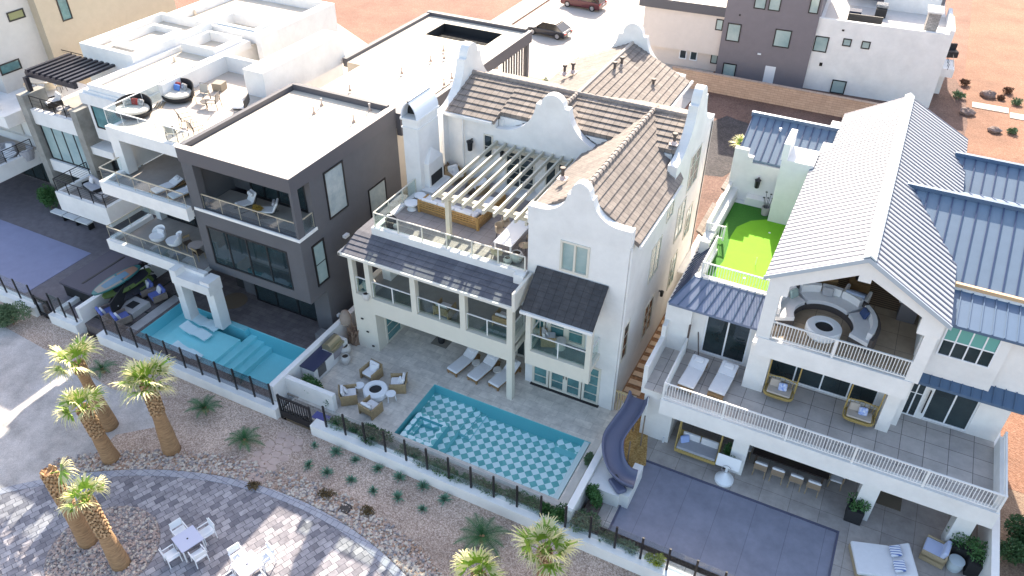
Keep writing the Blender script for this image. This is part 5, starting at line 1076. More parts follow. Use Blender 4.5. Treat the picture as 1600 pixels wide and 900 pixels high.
def lounge(label,loc,rz,wood=WOOD,cu=CUSH,grp='wooden lounge chairs around the fire bowl',pil=True):
    t=thing('lounge_chair',label,'armchair',loc,rz,grp)
    m=MB(); m.rb((0,.02,.3),(.70,.75,.06)); local('seat_frame',m,wood,t)
    for sx in (-1,1): m=MB(); m.rb((sx*.40,0,.32),(.06,.82,.6)); local('armrest',m,wood,t)
    m=MB(); m.rb((0,.40,.48),(.76,.06,.55),rx=-10); local('backrest',m,wood,t)
    m=MB(); cushion(m,(0,-.02,.40),(.64,.68,.15)); local('cushion',m,cu,t)
    m=MB(); cushion(m,(0,.27,.62),(.6,.14,.42),rx=-14); 
    local('back_cushion',m,cu,t)
    if pil: m=MB(); cushion(m,(.08,.12,.58),(.4,.12,.36),rx=-26,rz=20); local('pillow',m,CUSH,t)
    return t
TWOOD=M('tan_wood',(.40,.29,.16),.6,var=.3,vs=9)
L0=None
for px,py,rz,l in ((581,587,-8,'wooden lounge chair with white cushions behind the fire bowl'),(623,604,-62,'wooden lounge chair turned sideways right of the fire bowl'),(580,642,172,'wooden lounge chair with its back to the glass fence'),(546,622,128,'wooden lounge chair at the left of the fire bowl')):
    x,y=G(px,py,.1); 
    if L0 is None: L0=lounge(l,(x,y,0),rz,TWOOD)
    else: dup(L0,(x,y,0),rz,l)
def firebowl(label,loc,r,h,mat=WHITEP,name='fire_bowl'):
    t=thing(name,label,'fire pit',loc); m=MB(); m.lathe([(r*.8,0),(r,h*.35),(r,h*.85),(r*.93,h),(r*.52,h),(r*.5,h*.8)],(0,0,0),32); local('bowl',m,mat,t,smooth=False); m=MB(); m.lathe([(r*.55,h*.82),(.001,h*.86)],(0,0,0),24); local('fire_bed',m,BLACK2,t); return t
x,y=G(588,618,.0); firebowl('round white fire bowl in the middle of four wooden chairs',(x,y,0),.62,.5)
# grill island, pots, driftwood
t=thing('grill_island','white outdoor kitchen counter with dark top and steel grill along the dividing wall','outdoor kitchen',(-22.0,22.9,0))
m=MB(); m.box(-22.45,21.3,0,-21.65,24.1,.88); build('counter',m,WHITE,t); m=MB(); m.box(-22.47,21.25,.88,-21.58,22.75,.95); m.box(-22.47,22.75,.88,-22.3,24.1,.95); build('worktop',m,M('dark_blue_worktop',(.04,.045,.09),.3),t)
m=MB(); m.tube([(-22.0,22.85,1.02),(-22.0,23.75,1.02)],.3,12); m.rb((-21.75,23.3,.95),(.35,.95,.14)); build('grill',m,M('brushed_steel',(.42,.38,.26),.35,metal=.7),t)
m=MB(); m.box(-21.64,21.6,.2,-21.62,22.2,.8); build('cabinet_door',m,M('fridge_grey',(.10,.10,.10),.4),t); m=MB(); m.box(-21.64,22.9,.35,-21.62,23.7,.8); build('cabinet_door',m,M('grill_drawer',(.3,.28,.3),.4),t)
def pot(label,loc,r,h,mat=POT,plant=None,seed=1,grp=None,rp=None,square=False):
    t=thing('planter_pot',label,'planter',loc,0,grp); m=MB()
    if square: m.box(-r,-r,0,r,r,h)
    else: m.lathe([(r*.62,0),(r*.95,h*.4),(r,h*.7),(r*.72,h),(r*.6,h),(r*.6,h*.9)],(0,0,0),18)
    local('pot',m,mat,t); m=MB(); m.lathe([(r*.6,h*.92),(.001,h*.93)],(0,0,0),12); local('soil',m,SOIL,t)
    if plant: q=rp or r; bush(0,0,h*.75,q,q,q*1.6,plant,'',seed,n=260,name='foliage',parent=t)
    return t
for px,py,r,h,l in ((539,553,.36,.6,'large round white pot at the end of the dividing wall'),(541,567,.27,.5,'smaller white pot beside the grill island')): x,y=G(px,py); pot(l,(x,y,0),r,h)
for px,py,r,h,l in ((577,447,.36,.65,'tall white pot inside the left end of the loggia'),(572,462,.22,.4,'small white pot inside the left end of the loggia')): x,y=G(px,py,3.7); pot(l,(x,y,3.45),r,h)
for px,py,r,h,l,mt in ((793,412,.22,.36,'small white pot behind the terrace railing','p'),(807,408,.33,.5,'large white pot at the right end of the terrace railing','p'),(619,356,.18,.32,'tiny white pot beside the dark lantern basket','p')): x,y=G(px,py,TP); pot(l,(x,y,TP),r,h)
t=thing('lantern_basket','dark round basket with hoop handle in the terrace corner','basket',(*G(612,354,TP),TP)); m=MB(); m.lathe([(.26,0),(.3,.45),(.26,.5)],(0,0,0),14); local('basket',m,BLACK2,t); m=MB(); m.tube([(.28*math.cos(R(a)),0,.45+.32*math.sin(R(a))) for a in range(0,181,20)],.02,5); local('handle',m,BLACK2,t)
m=MB(); 
for i in range(26): 
    a=rr.uniform(0,360); e=rr.uniform(35,80); m.tube([(rr.uniform(-.25,.25),rr.uniform(-.25,.25),0),(.35*math.cos(R(a)),.35*math.sin(R(a)),rr.uniform(.6,1.3))],[.09,.03],5)
o=build('driftwood_pile',m,M('driftwood',(.30,.20,.14),.8,var=.35,vs=8)); o.location=(*G(556,535),0); tag(o,'twisted brown driftwood pile leaning at the corner of the loggia pier','driftwood')
t=thing('stone_lantern','small dark statue standing on a mat under the loggia','statue',(*G(690,535),0)); m=MB(); m.rb((0,0,.015),(.95,.7,.03)); local('mat',m,M('stone_mat',(.22,.20,.17),.9),t); m=MB(); m.lathe([(.17,.03),(.2,.3),(.1,.5),(.13,.62),(.02,.75)],(0,0,0),12); local('figure',m,BLACK2,t)
# loggia and small balcony chairs
for px,py,rz,l in ((695,485,30,'wooden lounge chair inside the middle bay of the loggia'),(787,500,30,'wooden lounge chair inside the right bay of the loggia')): x,y=G(px,py,3.7); dup(L0,(x,y,3.45),rz+150,l,'lounge chairs in the loggia')
x,y=G(857,533,3.4); dup(L0,(x,y,3.33),115,'wooden lounge chair on the small balcony under the slate roof','lounge chairs in the loggia',scale=.9); x,y=G(876,537,3.6); 
m=MB(); m.lathe([(.24,0),(.24,.48),(.26,.5)],(0,0,0),16); o=build('drum_table',m,POT); o.location=(x,y,3.33); tag(o,'white drum table on the small balcony under the slate roof','side table')
# ================================================================ upper terrace of the gabled house
def sectional(label,loc,rz):
    t=thing('corner_sofa',label,'sofa',loc,rz)
    m=MB(); m.box(-1.75,-.45,.05,1.75,.45,.28); m.box(.85,.45,.05,1.75,2.2,.28); local('base',m,WOOD,t)
    m=MB()
    for i in range(4): z=.3+i*.12; m.box(-1.8,-.5,z,1.8,-.45,z+.07)
    for x in (-1.8,-.05,1.7): m.box(x,-.51,.0,x+.1,-.44,.75)
    for i in range(4): z=.3+i*.12; m.box(1.75,-.45,z,1.8,2.2,z+.07)
    m.box(1.74,-.5,0,1.82,-.4,.75); m.box(1.74,2.1,0,1.82,2.2,.75); m.box(-1.82,-.5,0,-1.74,.45,.6); local('backrest_frame',m,M('honey_wood',(.50,.29,.10),.6,var=.25,vs=9),t)
    m=MB()
    for i in range(3): cushion(m,(-1.15+i*1.0,.02,.38),(.97,.85,.18))
    cushion(m,(1.3,.95,.38),(.85,.95,.18)); cushion(m,(1.3,1.75,.38),(.85,.7,.18)); local('seat_cushion',m,CUSH,t)
    m=MB()
    for i in range(3): cushion(m,(-1.15+i*1.0,-.34,.62),(.95,.18,.42),rx=8)
    cushion(m,(1.6,.7,.62),(.18,.9,.42)); cushion(m,(1.6,1.65,.62),(.18,.9,.42)); cushion(m,(-1.3,-.1,.62),(.4,.16,.36),rx=30); local('back_cushion',m,CUSH,t)
x,y=G(705,347,TP); sectional('wooden corner sofa with white cushions under the cream pergola',(x-.15,y+.45,TP),-3)
def dchair(label,loc,rz,mat=POT,grp='chairs at the terrace dining table'):
    t=thing('shell_chair',label,'chair',loc,rz,grp); m=MB(); m.lathe([(.05,.42),(.26,.44),(.27,.47)],(0,0,0),14); local('seat',m,mat,t)
    m=MB(); P=[(.28*math.cos(R(a)),.28*math.sin(R(a))) for a in range(15,166,15)]
    for a,b in zip(P[:-1],P[1:]): m.hexa([(a[0],a[1],.46),(b[0],b[1],.46),(b[0]*1.1,b[1]*1.1,.46),(a[0]*1.1,a[1]*1.1,.46),(a[0],a[1]+.05,.82),(b[0],b[1]+.05,.82),(b[0]*1.1,b[1]*1.1+.05,.82),(a[0]*1.1,a[1]*1.1+.05,.82)])
    local('backrest',m,mat,t)
    for sx,sy in ((-1,-1),(1,-1),(1,1),(-1,1)): m=MB(); m.tube([(sx*.17,sy*.17,.43),(sx*.22,sy*.22,0)],.018,4); local('leg',m,WOODD,t)
    return t
x,y=G(802,363,TP+.75); t=thing('dining_table','long white dining table on the upper terrace, half under the pergola','table',(x,y,TP),0); m=MB(); m.rb((0,0,.74),(.95,2.3,.05)); local('tabletop',m,WHITEP,t)
for sx in (-1,1):
    for sy in (-1,1): m=MB(); m.rb((sx*.4,sy*1.08,.36),(.07,.07,.72)); local('leg',m,WHITEP,t)
DC=dchair('tan shell chair at the near end of the terrace dining table',(x-.1,y-1.45,TP),178,M('tan_shell',(.52,.40,.28),.7))
for dx,dy,rz,l in ((-.75,.25,90,'pale shell chair on the left side of the dining table, near the sofa'),(-.72,.9,90,'pale shell chair at the back left of the dining table'),(.75,-.35,-90,'shell chair on the right side of the dining table, front'),(.75,.5,-90,'shell chair on the right side of the dining table, back')): dup(DC,(x+dx,y+dy,TP),rz,l)
m=MB(); m.lathe([(.22,0),(.22,1.0),(.2,1.05),(.17,1.05),(.17,.9)],(0,0,0),16); o=build('waste_bin',m,BLACK2); x,y=G(727,257,TP); o.location=(x,y,TP); tag(o,'tall black cylinder bin against the back wall of the terrace','bin')
LC=None
for px,py,rz,l in ((712,275,60,'white armchair at the back of the terrace beside the white wall'),(748,292,-30,'white lounge chair under the far left pergola rafters')):
    x,y=G(px,py,TP+.3); dup(L0,(x,y,TP),rz,l,'lounge chairs at the back of the terrace')
x,y=G(742,300,TP); firebowl('round dark fire table under the pergola',(x,y,TP),.5,.4,WOODD,'fire_table')
x,y=G(695,275,TP); bush(x,y,TP,.25,.3,.8,M('dry_reed',(.25,.17,.11),.9),'dry brown grass bundle beside the fireplace',300,200,'dried_plant',.08,'plant')
# ================================================================ roof deck and balconies of the modern house
DZF=DZ+.03
def daybed(label,loc,rz,pil):
    t=thing('daybed',label,'daybed',loc,rz,'black wicker daybeds on the roof deck')
    m=MB(); m.lathe([(.75,.0),(.95,.12),(1.0,.3)],(0,0,0),24,sy=.8); local('base',m,BLACK2,t)
    m=MB()
    N=16
    for i in range(N):
        a0,a1=R(10+160*i/N),R(10+160*(i+1)/N); f=lambda a,rr_,z:(rr_*math.cos(a),rr_*.82*math.sin(a),z)
        h0,h1=.28+.38*math.sin(a0),.28+.38*math.sin(a1)
        m.hexa([f(a0,.98,.25),f(a1,.98,.25),f(a1,1.03,.25),f(a0,1.03,.25),f(a0,1.05,.25+h0),f(a1,1.05,.25+h1),f(a1,1.1,.25+h1),f(a0,1.1,.25+h0)])
    local('canopy_back',m,BLACK2,t)
    m=MB(); m.lathe([(.88,.3),(.93,.38),(.88,.45),(.001,.47)],(0,0,0),24,sy=.8); local('mattress',m,M('cream_mattress',(.66,.61,.52),.9),t,smooth=False)
    for k,(px_,py_,rz_,mt) in enumerate(pil): m=MB(); cushion(m,(px_,py_,.62),(.42,.14,.34),rz=rz_,rx=-20); local('pillow',m,mt,t)
    return t
x,y=G(277,147,DZF+.3); daybed('black wicker daybed nearest the parapet, with a blue pillow in front',(x,y,DZF),-5,[(-.35,.38,15,REDC),(.15,.45,-5,PATC),(-.1,.15,5,M('blue_white_pillow',(.10,.22,.55),.9))])
x,y=G(208,172,DZF+.3); daybed('black wicker daybed at the glass corner of the roof deck',(x,y,DZF),20,[(-.4,.3,25,PATC),(.0,.4,0,REDC),(.35,.35,-20,PATC)])
def deckchair(label,loc,rz,mat=M('dark_frame',(.07,.06,.055),.5),sm=M('beige_sling',(.48,.42,.35),.8),grp='slim armchairs on the roof deck'):
    t=thing('armchair',label,'chair',loc,rz,grp); m=MB(); m.rb((0,0,.40),(.52,.52,.04)); local('seat',m,sm,t); m=MB(); m.rb((0,.28,.68),(.5,.03,.48),rx=-14); local('backrest',m,sm,t)
    for s in (-1,1):
        m=MB(); m.tube([(s*.29,-.27,0),(s*.29,-.27,.6),(s*.29,.28,.6),(s*.29,.33,0)],.02,4); local('side_frame',m,mat,t)
    m=MB(); m.tube([(-.27,.25,.4),(-.27,.4,.95),(.27,.4,.95),(.27,.25,.4)],.02,4); local('back_frame',m,mat,t); return t
DK=None
for px,py,rz,l in ((316,150,10,'slim armchair right of the daybed, back turned to the parapet'),(333,160,-70,'slim armchair facing left beside the low deck table'),(290,187,150,'overturned-looking armchair near the middle of the roof deck'),(272,208,200,'pale armchair behind the glass railing of the roof deck'),(306,202,165,'slim armchair with a dark seat close to the charcoal parapet')):
    x,y=G(px,py,DZF+.35)
    if DK is None: DK=deckchair(l,(x,y,DZF),rz)
    else: dup(DK,(x,y,DZF),rz,l)
t=thing('low_table','low oval table between the slim armchairs on the roof deck','table',(*G(322,160,DZF+.3),DZF)); m=MB(); m.lathe([(.3,.34),(.32,.38)],(0,0,0),16); local('tabletop',m,M('dark_frame',(.07,.06,.055)),t); m=MB(); m.tube([(0,0,0),(0,0,.34)],.04,6); local('stand',m,BLACK,t)
x,y=G(343,135,DZF+.2); m=MB(); m.rb((0,0,.24),(.62,.62,.44),rz=12); o=build('deck_box',m,M('brown_box',(.30,.26,.20),.8),bevel=.02); o.location=(x,y,DZF); tag(o,'brown cube pouf standing alone in the middle of the roof deck','pouf')
x,y=G(377,165,DZF+.3); t=thing('bench_seat','white lounge seat against the charcoal parapet of the roof deck','bench',(x,y,DZF),-62); m=MB(); cushion(m,(0,0,.38),(1.1,.6,.12)); local('cushion',m,CUSH,t); m=MB(); m.rb((0,.34,.6),(1.1,.05,.4)); m.rb((0,0,.3),(1.15,.65,.05)); local('frame',m,BLACK,t)
t=thing('cord_lights','small scatter of plant trimmings and toys on the roof deck floor','toys',(0,0,0)); bpy.data.objects.remove(t)
t=thing('wooden_rack','folded wooden slat rack lying on the roof deck between the daybeds','rack',(*G(250,165,DZF),DZF),30)
for i in range(4): m=MB(); m.rb((-.2+i*.13,0,.04),(.05,.8,.04)); local('slat',m,TWOOD,t)
# low sofas on the left third-storey terrace; lounge chairs on the charcoal balcony
BF=6.61
for px,py,rz,l in ((385,322,-20,'slim lounge chair with white cushion on the charcoal balcony, left of the plant'),(420,333,-55,'slim lounge chair with white cushion at the right end of the charcoal balcony')):
    x,y=G(px,py,6.9); t=thing('sling_chair',l,'lounge chair',(x,y,6.78),rz,'sling lounge chairs on the charcoal balcony')
    m=MB(); cushion(m,(0,-.1,.32),(.6,.75,.1),rx=-6); cushion(m,(0,.4,.55),(.6,.1,.6),rx=-30); local('cushion',m,CUSH,t)
    m=MB()
    for s in (-1,1): m.tube([(s*.32,-.5,0),(s*.32,-.45,.3),(s*.32,.35,.25),(s*.32,.65,.85)],.018,4); m.tube([(s*.32,-.5,0.02),(s*.32,.45,.02)],.018,4)
    local('frame',m,BLACK,t)
    m=MB(); cushion(m,(0,.33,.72),(.45,.12,.2),rx=-30); local('headrest',m,CUSH if px<400 else CUSHG,t)
x,y=G(404,330,7.1); pot('small potted plant with orange leaves between the two sling chairs',(x,y,6.78),.2,.35,BLACK2,M('orange_leaf',(.40,.26,.05),.7),9,rp=.2)
for px,py,rz,l in ((262,292,-25,'white chaise in the shade of the covered terrace, left one'),(288,300,-25,'white chaise in the shade of the covered terrace, beside the charcoal pier')):
    x,y=G(px,py,BF+.2); dup(D0,(x,y,BF),rz+10,l,'chaises on the covered terrace',scale=.85)
B2=3.03
def egg(label,loc,rz):
    t=thing('egg_chair',label,'chair',loc,rz,'white egg chairs'); m=MB()
    N=14
    for i in range(N):
        for j in range(5):
            pass
    prof=[(.02,.28),(.30,.32),(.42,.45),(.46,.62)]
    m.lathe(prof,(0,0,0),18); local('shell',m,WHITEP,t)
    m=MB()
    for i in range(12):
        a0,a1=R(5+170*i/12),R(5+170*(i+1)/12); f=lambda a,z:( .46*math.cos(a)*(1-.1*z),.46*math.sin(a)+.1*z,.6+z); h0,h1=.42*math.sin(a0)**.5,.42*math.sin(a1)**.5
        m.q(f(a0,0),f(a1,0),f(a1,h1),f(a0,h0)); 
    local('backrest',m,WHITEP,t)
    m=MB(); cushion(m,(0,-.02,.48),(.55,.55,.12)); cushion(m,(0,.25,.7),(.45,.14,.38),rx=-15); local('cushion',m,CUSH,t)
    for k in range(4): a=R(45+90*k); m=MB(); m.tube([(.15*math.cos(a),.15*math.sin(a),.3),(.32*math.cos(a),.32*math.sin(a),0)],.02,4); local('leg',m,TWOOD,t)
    return t
x,y=G(247,370,B2+.5); E0=egg('white round egg chair on the lower balcony, the left one',(x,y,B2),0); x,y=G(273,377,B2+.5); dup(E0,(x,y,B2),-50,'white egg chair on the lower balcony, the right one turned sideways')
t=thing('bistro_table','round wooden table with two chairs at the pier end of the lower balcony','table',(*G(306,383,B2+.7),B2)); m=MB(); m.lathe([(.42,.7),(.42,.74)],(0,0,0),20); local('tabletop',m,M('grey_wood_top',(.42,.36,.33),.6),t); m=MB(); m.tube([(0,0,0),(0,0,.7)],.04,6); local('stand',m,BLACK,t)
def wchair(label,loc,rz,grp='wooden chairs on the lower balcony'):
    t=thing('wooden_chair',label,'chair',loc,rz,grp); m=MB(); m.rb((0,0,.44),(.46,.44,.04)); local('seat',m,WOODD,t); m=MB(); m.rb((0,.23,.72),(.5,.04,.12)); local('backrest',m,TWOOD,t)
    for sx,sy in ((-1,-1),(1,-1),(1,1),(-1,1)): m=MB(); m.tube([(sx*.2,sy*.2,.44 if sy<0 else .75),(sx*.24,sy*.22,0)],.02,4); local('leg',m,TWOOD,t)
    return t
x,y=G(294,380,B2+.4); W0=wchair('wooden chair left of the round table on the lower balcony',(x,y,B2),70); x,y=G(310,395,B2+.4); dup(W0,(x,y,B2),170,'golden wooden chair in front of the round table on the lower balcony')
# patio of the modern house
def patio_sofa(label,loc,rz):
    t=thing('patio_armchair',label,'armchair',loc,rz,'blue armchairs around the stone fire table'); m=MB(); m.rb((0,0,.22),(.85,.8,.1)); local('frame',m,M('grey_oak',(.28,.22,.18),.7,var=.3,vs=7),t)
    for s in (-1,1): m=MB(); m.rb((s*.43,0,.42),(.07,.8,.35)); local('armrest',m,M('grey_oak',(.28,.22,.18)),t)
    m=MB(); cushion(m,(0,-.05,.36),(.78,.72,.18)); local('seat_cushion',m,CUSHB,t); m=MB(); cushion(m,(0,.33,.6),(.75,.16,.4),rx=-10); local('back_cushion',m,CUSHB,t); m=MB(); cushion(m,(-.05,.18,.62),(.42,.14,.38),rx=-22); local('pillow',m,CUSH,t); return t
Q0=None
for px,py,rz,l in ((227,452,-20,'blue armchair with white pillow behind the stone fire table, left one'),(246,461,-20,'blue armchair with white pillow behind the stone fire table, next to the pool'),(167,489,160,'blue armchair with pale pillow near the black gate panel'),(190,497,160,'blue armchair at the front, right beside the fence glass')):
    x,y=G(px,py,.35)
    if Q0 is None: Q0=patio_sofa(l,(x,y,0),rz)
    else: dup(Q0,(x,y,0),rz,l)
t=thing('fire_table','square grey stone fire table among the blue armchairs','fire pit',(*G(209,480,.2),0),0); m=MB(); m.rb((0,0,.2),(1.25,1.25,.36)); local('stone_block',m,CONC,t); m=MB(); m.rb((0,0,.385),(.55,.55,.02)); local('fire_bed',m,BLACK2,t)
m=MB()
for a in ((-36.0,19.9,-33.6,20.0),(-36.0,21.5,-33.6,21.6),(-36.0,23.1,-33.6,23.2),(-34.8,19.6,-34.7,25.5),(-33.6,19.6,-33.5,25.5)): m.box(a[0],a[1],0,a[2],a[3],.008)
struct('paving_joint_strips',m,M('black_joint',(.03,.035,.03),.9))
def board(label,pts,w_,cols,z,rz,ang,grp='paddle boards on the wall rack'):
    t=thing('paddle_board',label,'paddle board',(*pts,z),rz,grp); N=18; L=3.1
    def P(w0,zz): 
        out=[]
        for i in range(N+1):
            k=i/N; y=-L/2+L*k; ww=w0*math.sin(math.pi*min(max(k,.015),.985))**.45; out.append((ww,y))
        return [(x,y) for x,y in out]+[(-x,y) for x,y in reversed(out)]
    Rm=Matrix.Rotation(R(ang),4,'Y')
    def add(nm,w0,z0,z1,mat,y0=-9,y1=9):
        m=MB(); pp=[(x,max(y0,min(y1,y))) for x,y in P(w0,0)]; m.prism(pp,'z',z0,z1); m.v=[tuple(Rm@Vector(v)) for v in m.v]; local(nm,m,mat,t)
    add('hull',w_,0,.10,cols[0]); add('deck_pad',w_*.82,.101,.115,cols[1],-1.35,.1); add('nose_patch',w_*.8,.101,.116,cols[2],.25,1.3); add('centre_patch',w_*.5,.117,.125,cols[3],-.9,.7); return t
SB=[M('board_teal',(.04,.17,.17),.4),M('board_cream',(.30,.27,.23),.5),M('board_orange',(.33,.18,.12),.5),M('board_blue',(.12,.22,.30),.5),M('board_green',(.11,.16,.04),.5),M('board_black',(.02,.02,.03),.4)]
x,y=G(182,436,1.6); board('turquoise and orange paddle board, highest on the rack',(x,y),.42,[SB[0],SB[1],SB[2],SB[3]],1.5,-3,12)
x,y=G(198,441,1.2); board('lime green and black paddle board in the middle of the rack',(x,y),.42,[SB[4],SB[4],SB[5],SB[5]],1.1,-5,30)
x,y=G(206,447,.9); board('black and yellow-green paddle board, lowest on the rack',(x,y),.38,[SB[5],SB[5],SB[4],SB[5]],.65,-5,40)
t=thing('board_rack','black metal rack arms holding the paddle boards on the white wall','rack',(-35.7,23,0)); 
for y in (21.9,23.6): m=MB(); m.box(-35.75,y,0,-35.69,y+.06,1.5); m.box(-35.75,y,.55,-34.9,y+.05,.6); m.box(-35.75,y,1.0,-35.0,y+.05,1.05); m.box(-35.75,y,1.42,-35.1,y+.05,1.47); build('rack_arm',m,BLACK,t)
def pool_lounger(label,loc,rz):
    m=MB(); P=[(-.95,.26),(-.55,.12),(-.15,.06),(.2,.17),(.45,.15),(.95,.06)]; 
    Q=[]
    for i in range(len(P)-1):
        for k in range(4): a,b=P[i],P[i+1]; t_=k/4; s=t_*t_*(3-2*t_); Q.append((a[0]+(b[0]-a[0])*t_,a[1]+(b[1]-a[1])*s))
    Q.append(P[-1]); poly=Q+[(x,z-.07) for x,z in reversed(Q)]; m.prism(poly,'y',-.3,.3)
    o=build('pool_lounger',m,M('lounger_white',(.70,.86,.88),.4)); o.location=loc; o.rotation_euler=(0,0,R(rz)); return tag(o,label,'pool lounger','white loungers in the turquoise pool')
for px,py,rz,l in ((321,503,-4,'white wave lounger in the pool, the one nearest the white column'),(306,517,-4,'white wave lounger in the middle of the shallow shelf'),(291,549,-4,'white wave lounger close to the fence glass')): x,y=G(px,py,.0); pool_lounger(l,(x,y,-.12),rz)
m=MB(); m.lathe([(.75,0),(.75,.015)],(0,0,0),24); o=build('round_rug',m,M('jute_rug',(.16,.11,.07),.95)); o.location=(*G(366,470),.0); tag(o,'round brown jute rug in front of the dark doorway','rug')
x,y=G(505,528); pot('small dark square planter by the charcoal wall corner',(x,y,0),.28,.4,M('grey_planter',(.2,.19,.19),.8),square=True)
m=MB(); m.tube([(0,0,.0),(0,0,1.2)],.04,6); m.lathe([(.3,1.2),(.33,1.5),(.2,1.9),(.05,2.0)],(0,0,0),12); o=build('covered_heater',m,M('taupe_cover',(.30,.24,.20),.9)); o.location=(*G(545,530),0); tag(o,'taupe covered patio heater in the gap behind the dividing wall','heater')
# D: balcony sofa, roof deck seats, bench, spa cover, bush
t=thing('balcony_sofa','grey two-seat sofa on the white balcony with black railing','sofa',(*G(146,290,3.6),3.13),-15); m=MB(); m.rb((0,0,.25),(1.5,.75,.1)); m.rb((0,.38,.5),(1.5,.06,.5)); m.rb((-.75,0,.4),(.05,.75,.3)); m.rb((.75,0,.4),(.05,.75,.3)); local('frame',m,BLACK,t)
m=MB(); cushion(m,(-.35,0,.4),(.7,.7,.18)); cushion(m,(.35,0,.4),(.7,.7,.18)); cushion(m,(-.35,.28,.66),(.7,.16,.42)); cushion(m,(.35,.28,.66),(.7,.16,.42)); local('cushion',m,CUSHG,t); m=MB(); cushion(m,(-.4,.12,.66),(.4,.14,.36),rx=-20); local('pillow',m,CUSH,t)
t=thing('coffee_table','low grey table in front of the sofa on the white balcony','table',(*G(158,306,3.4),3.13),-15); m=MB(); m.rb((0,0,.3),(.9,.5,.06)); local('tabletop',m,CONC,t); m=MB(); m.rb((0,0,.14),(.7,.35,.26)); local('plinth',m,CONC,t)
t=thing('lounge_armchair','white cushioned lounge chair on the upper deck between the concrete piers','armchair',(*G(83,160,6.95),6.63),-20); m=MB(); cushion(m,(0,0,.36),(.9,.85,.18)); cushion(m,(0,.4,.62),(.85,.16,.45),rx=-15); local('cushion',m,CUSH,t); m=MB(); m.rb((0,0,.2),(.95,.9,.05)); m.rb((-.48,0,.35),(.04,.9,.35)); m.rb((.48,0,.35),(.04,.9,.35)); local('frame',m,BLACK,t)
x,y=G(99,169,7.0); pedestal('round concrete side table on the upper deck beside the lounge chair',(x,y,6.63),'side_table',.4,.42,CONC,None)
m=MB(); m.lathe([(.38,0),(.45,.3),(.42,.55),(.3,.62)],(0,0,0),16); o=build('round_planter',m,BLACK2); o.location=(*G(52,158,6.9),6.63); tag(o,'black round planter in the left corner of the upper deck','planter')
t=thing('round_table','large round cream table under the black pergola','table',(*G(72,122,7.3),6.6)); m=MB(); m.lathe([(1.0,.7),(1.02,.76)],(0,0,0),28); local('tabletop',m,M('cream_top',(.66,.58,.46),.6),t); m=MB(); m.lathe([(.4,0),(.2,.35),(.4,.7)],(0,0,0),16); local('pedestal',m,M('cream_top',(.66,.58,.46)),t)
T0=None
for k,(a,l) in enumerate(((-90,'cream tub chair on the near side of the round cream table'),(0,'cream tub chair on the right of the round cream table'),(180,'cream tub chair on the left of the round cream table'),(90,'cream tub chair behind the round cream table'))):
    x,y=G(72,122,7.3); cx,cy=x+1.25*math.cos(R(a)),y+1.25*math.sin(R(a))
    if T0 is None: T0=dchair(l,(cx,cy,6.6),a-90,M('cream_tub',(.55,.46,.34),.8),'tub chairs around the cream table')
    else: dup(T0,(cx,cy,6.6),a-90,l,'tub chairs around the cream table')
t=thing('concrete_bench','white slab bench on black feet below the white balcony','bench',(*G(112,340,.35),0),0)
for dx in (-1.2,0,1.2): m=MB(); m.rb((dx,0,.42),(1.1,.45,.1)); local('seat_slab',m,WHITE,t)
for dx in (-.6,.6,1.75): m=MB(); m.rb((dx,0,.19),(.1,.4,.37)); local('foot',m,BLACK,t)
x,y=G(78,318,.4); bush(x,y,0,.45,.5,1.6,LEAFD,'tall dark green shrub at the foot of the concrete pier',91)
t=thing('spa_cover','large dark grey fold-down hot tub cover behind the white wall','spa cover',(-37.9,21.8,0),0); m=MB(); m.box(-39.0,20.6,0,-36.6,24.6,.85); build('cabinet',m,BLACK2,t); m=MB(); m.box(-39.1,20.5,.85,-36.5,24.7,1.0); build('lid',m,M('spa_lid',(.07,.065,.09),.6,var=.1,vs=2),t); m=MB(); m.box(-37.85,21.0,1.0,-37.72,24.0,1.02); build('lid_seam',m,BLACK,t)
U0=None
for px,py,rz,l in ((13,234,20,'grey upholstered armchair with pillow at the far left balcony'),(40,240,-60,'grey upholstered armchair beside the black railing at the far left')):
    x,y=G(px,py,3.3)
    if U0 is None:
        U0=thing('tub_armchair',l,'armchair',(x,y,2.93),rz,'armchairs on the far left balcony'); m=MB(); m.lathe([(.45,0),(.5,.3),(.48,.35)],(0,0,0),16); local('base',m,CUSHG,U0); m=MB(); 
        for i in range(10): a0,a1=R(-10+200*i/10),R(-10+200*(i+1)/10); f=lambda a,r_,z:(r_*math.cos(a),r_*math.sin(a),z); m.hexa([f(a0,.42,.3),f(a1,.42,.3),f(a1,.54,.3),f(a0,.54,.3),f(a0,.44,.72),f(a1,.44,.72),f(a1,.56,.72),f(a0,.56,.72)])
        local('backrest',m,CUSHG,U0); m=MB(); cushion(m,(0,.2,.55),(.5,.14,.35),rx=-20); cushion(m,(0,-.05,.38),(.7,.7,.12)); local('cushion',m,CUSH,U0)
    else: dup(U0,(x,y,2.93),rz,l)
x,y=G(15,241,3.3); pedestal('round white side table between the far left armchairs',(x,y,2.93),'side_table',.42,.4,WHITEP,None)
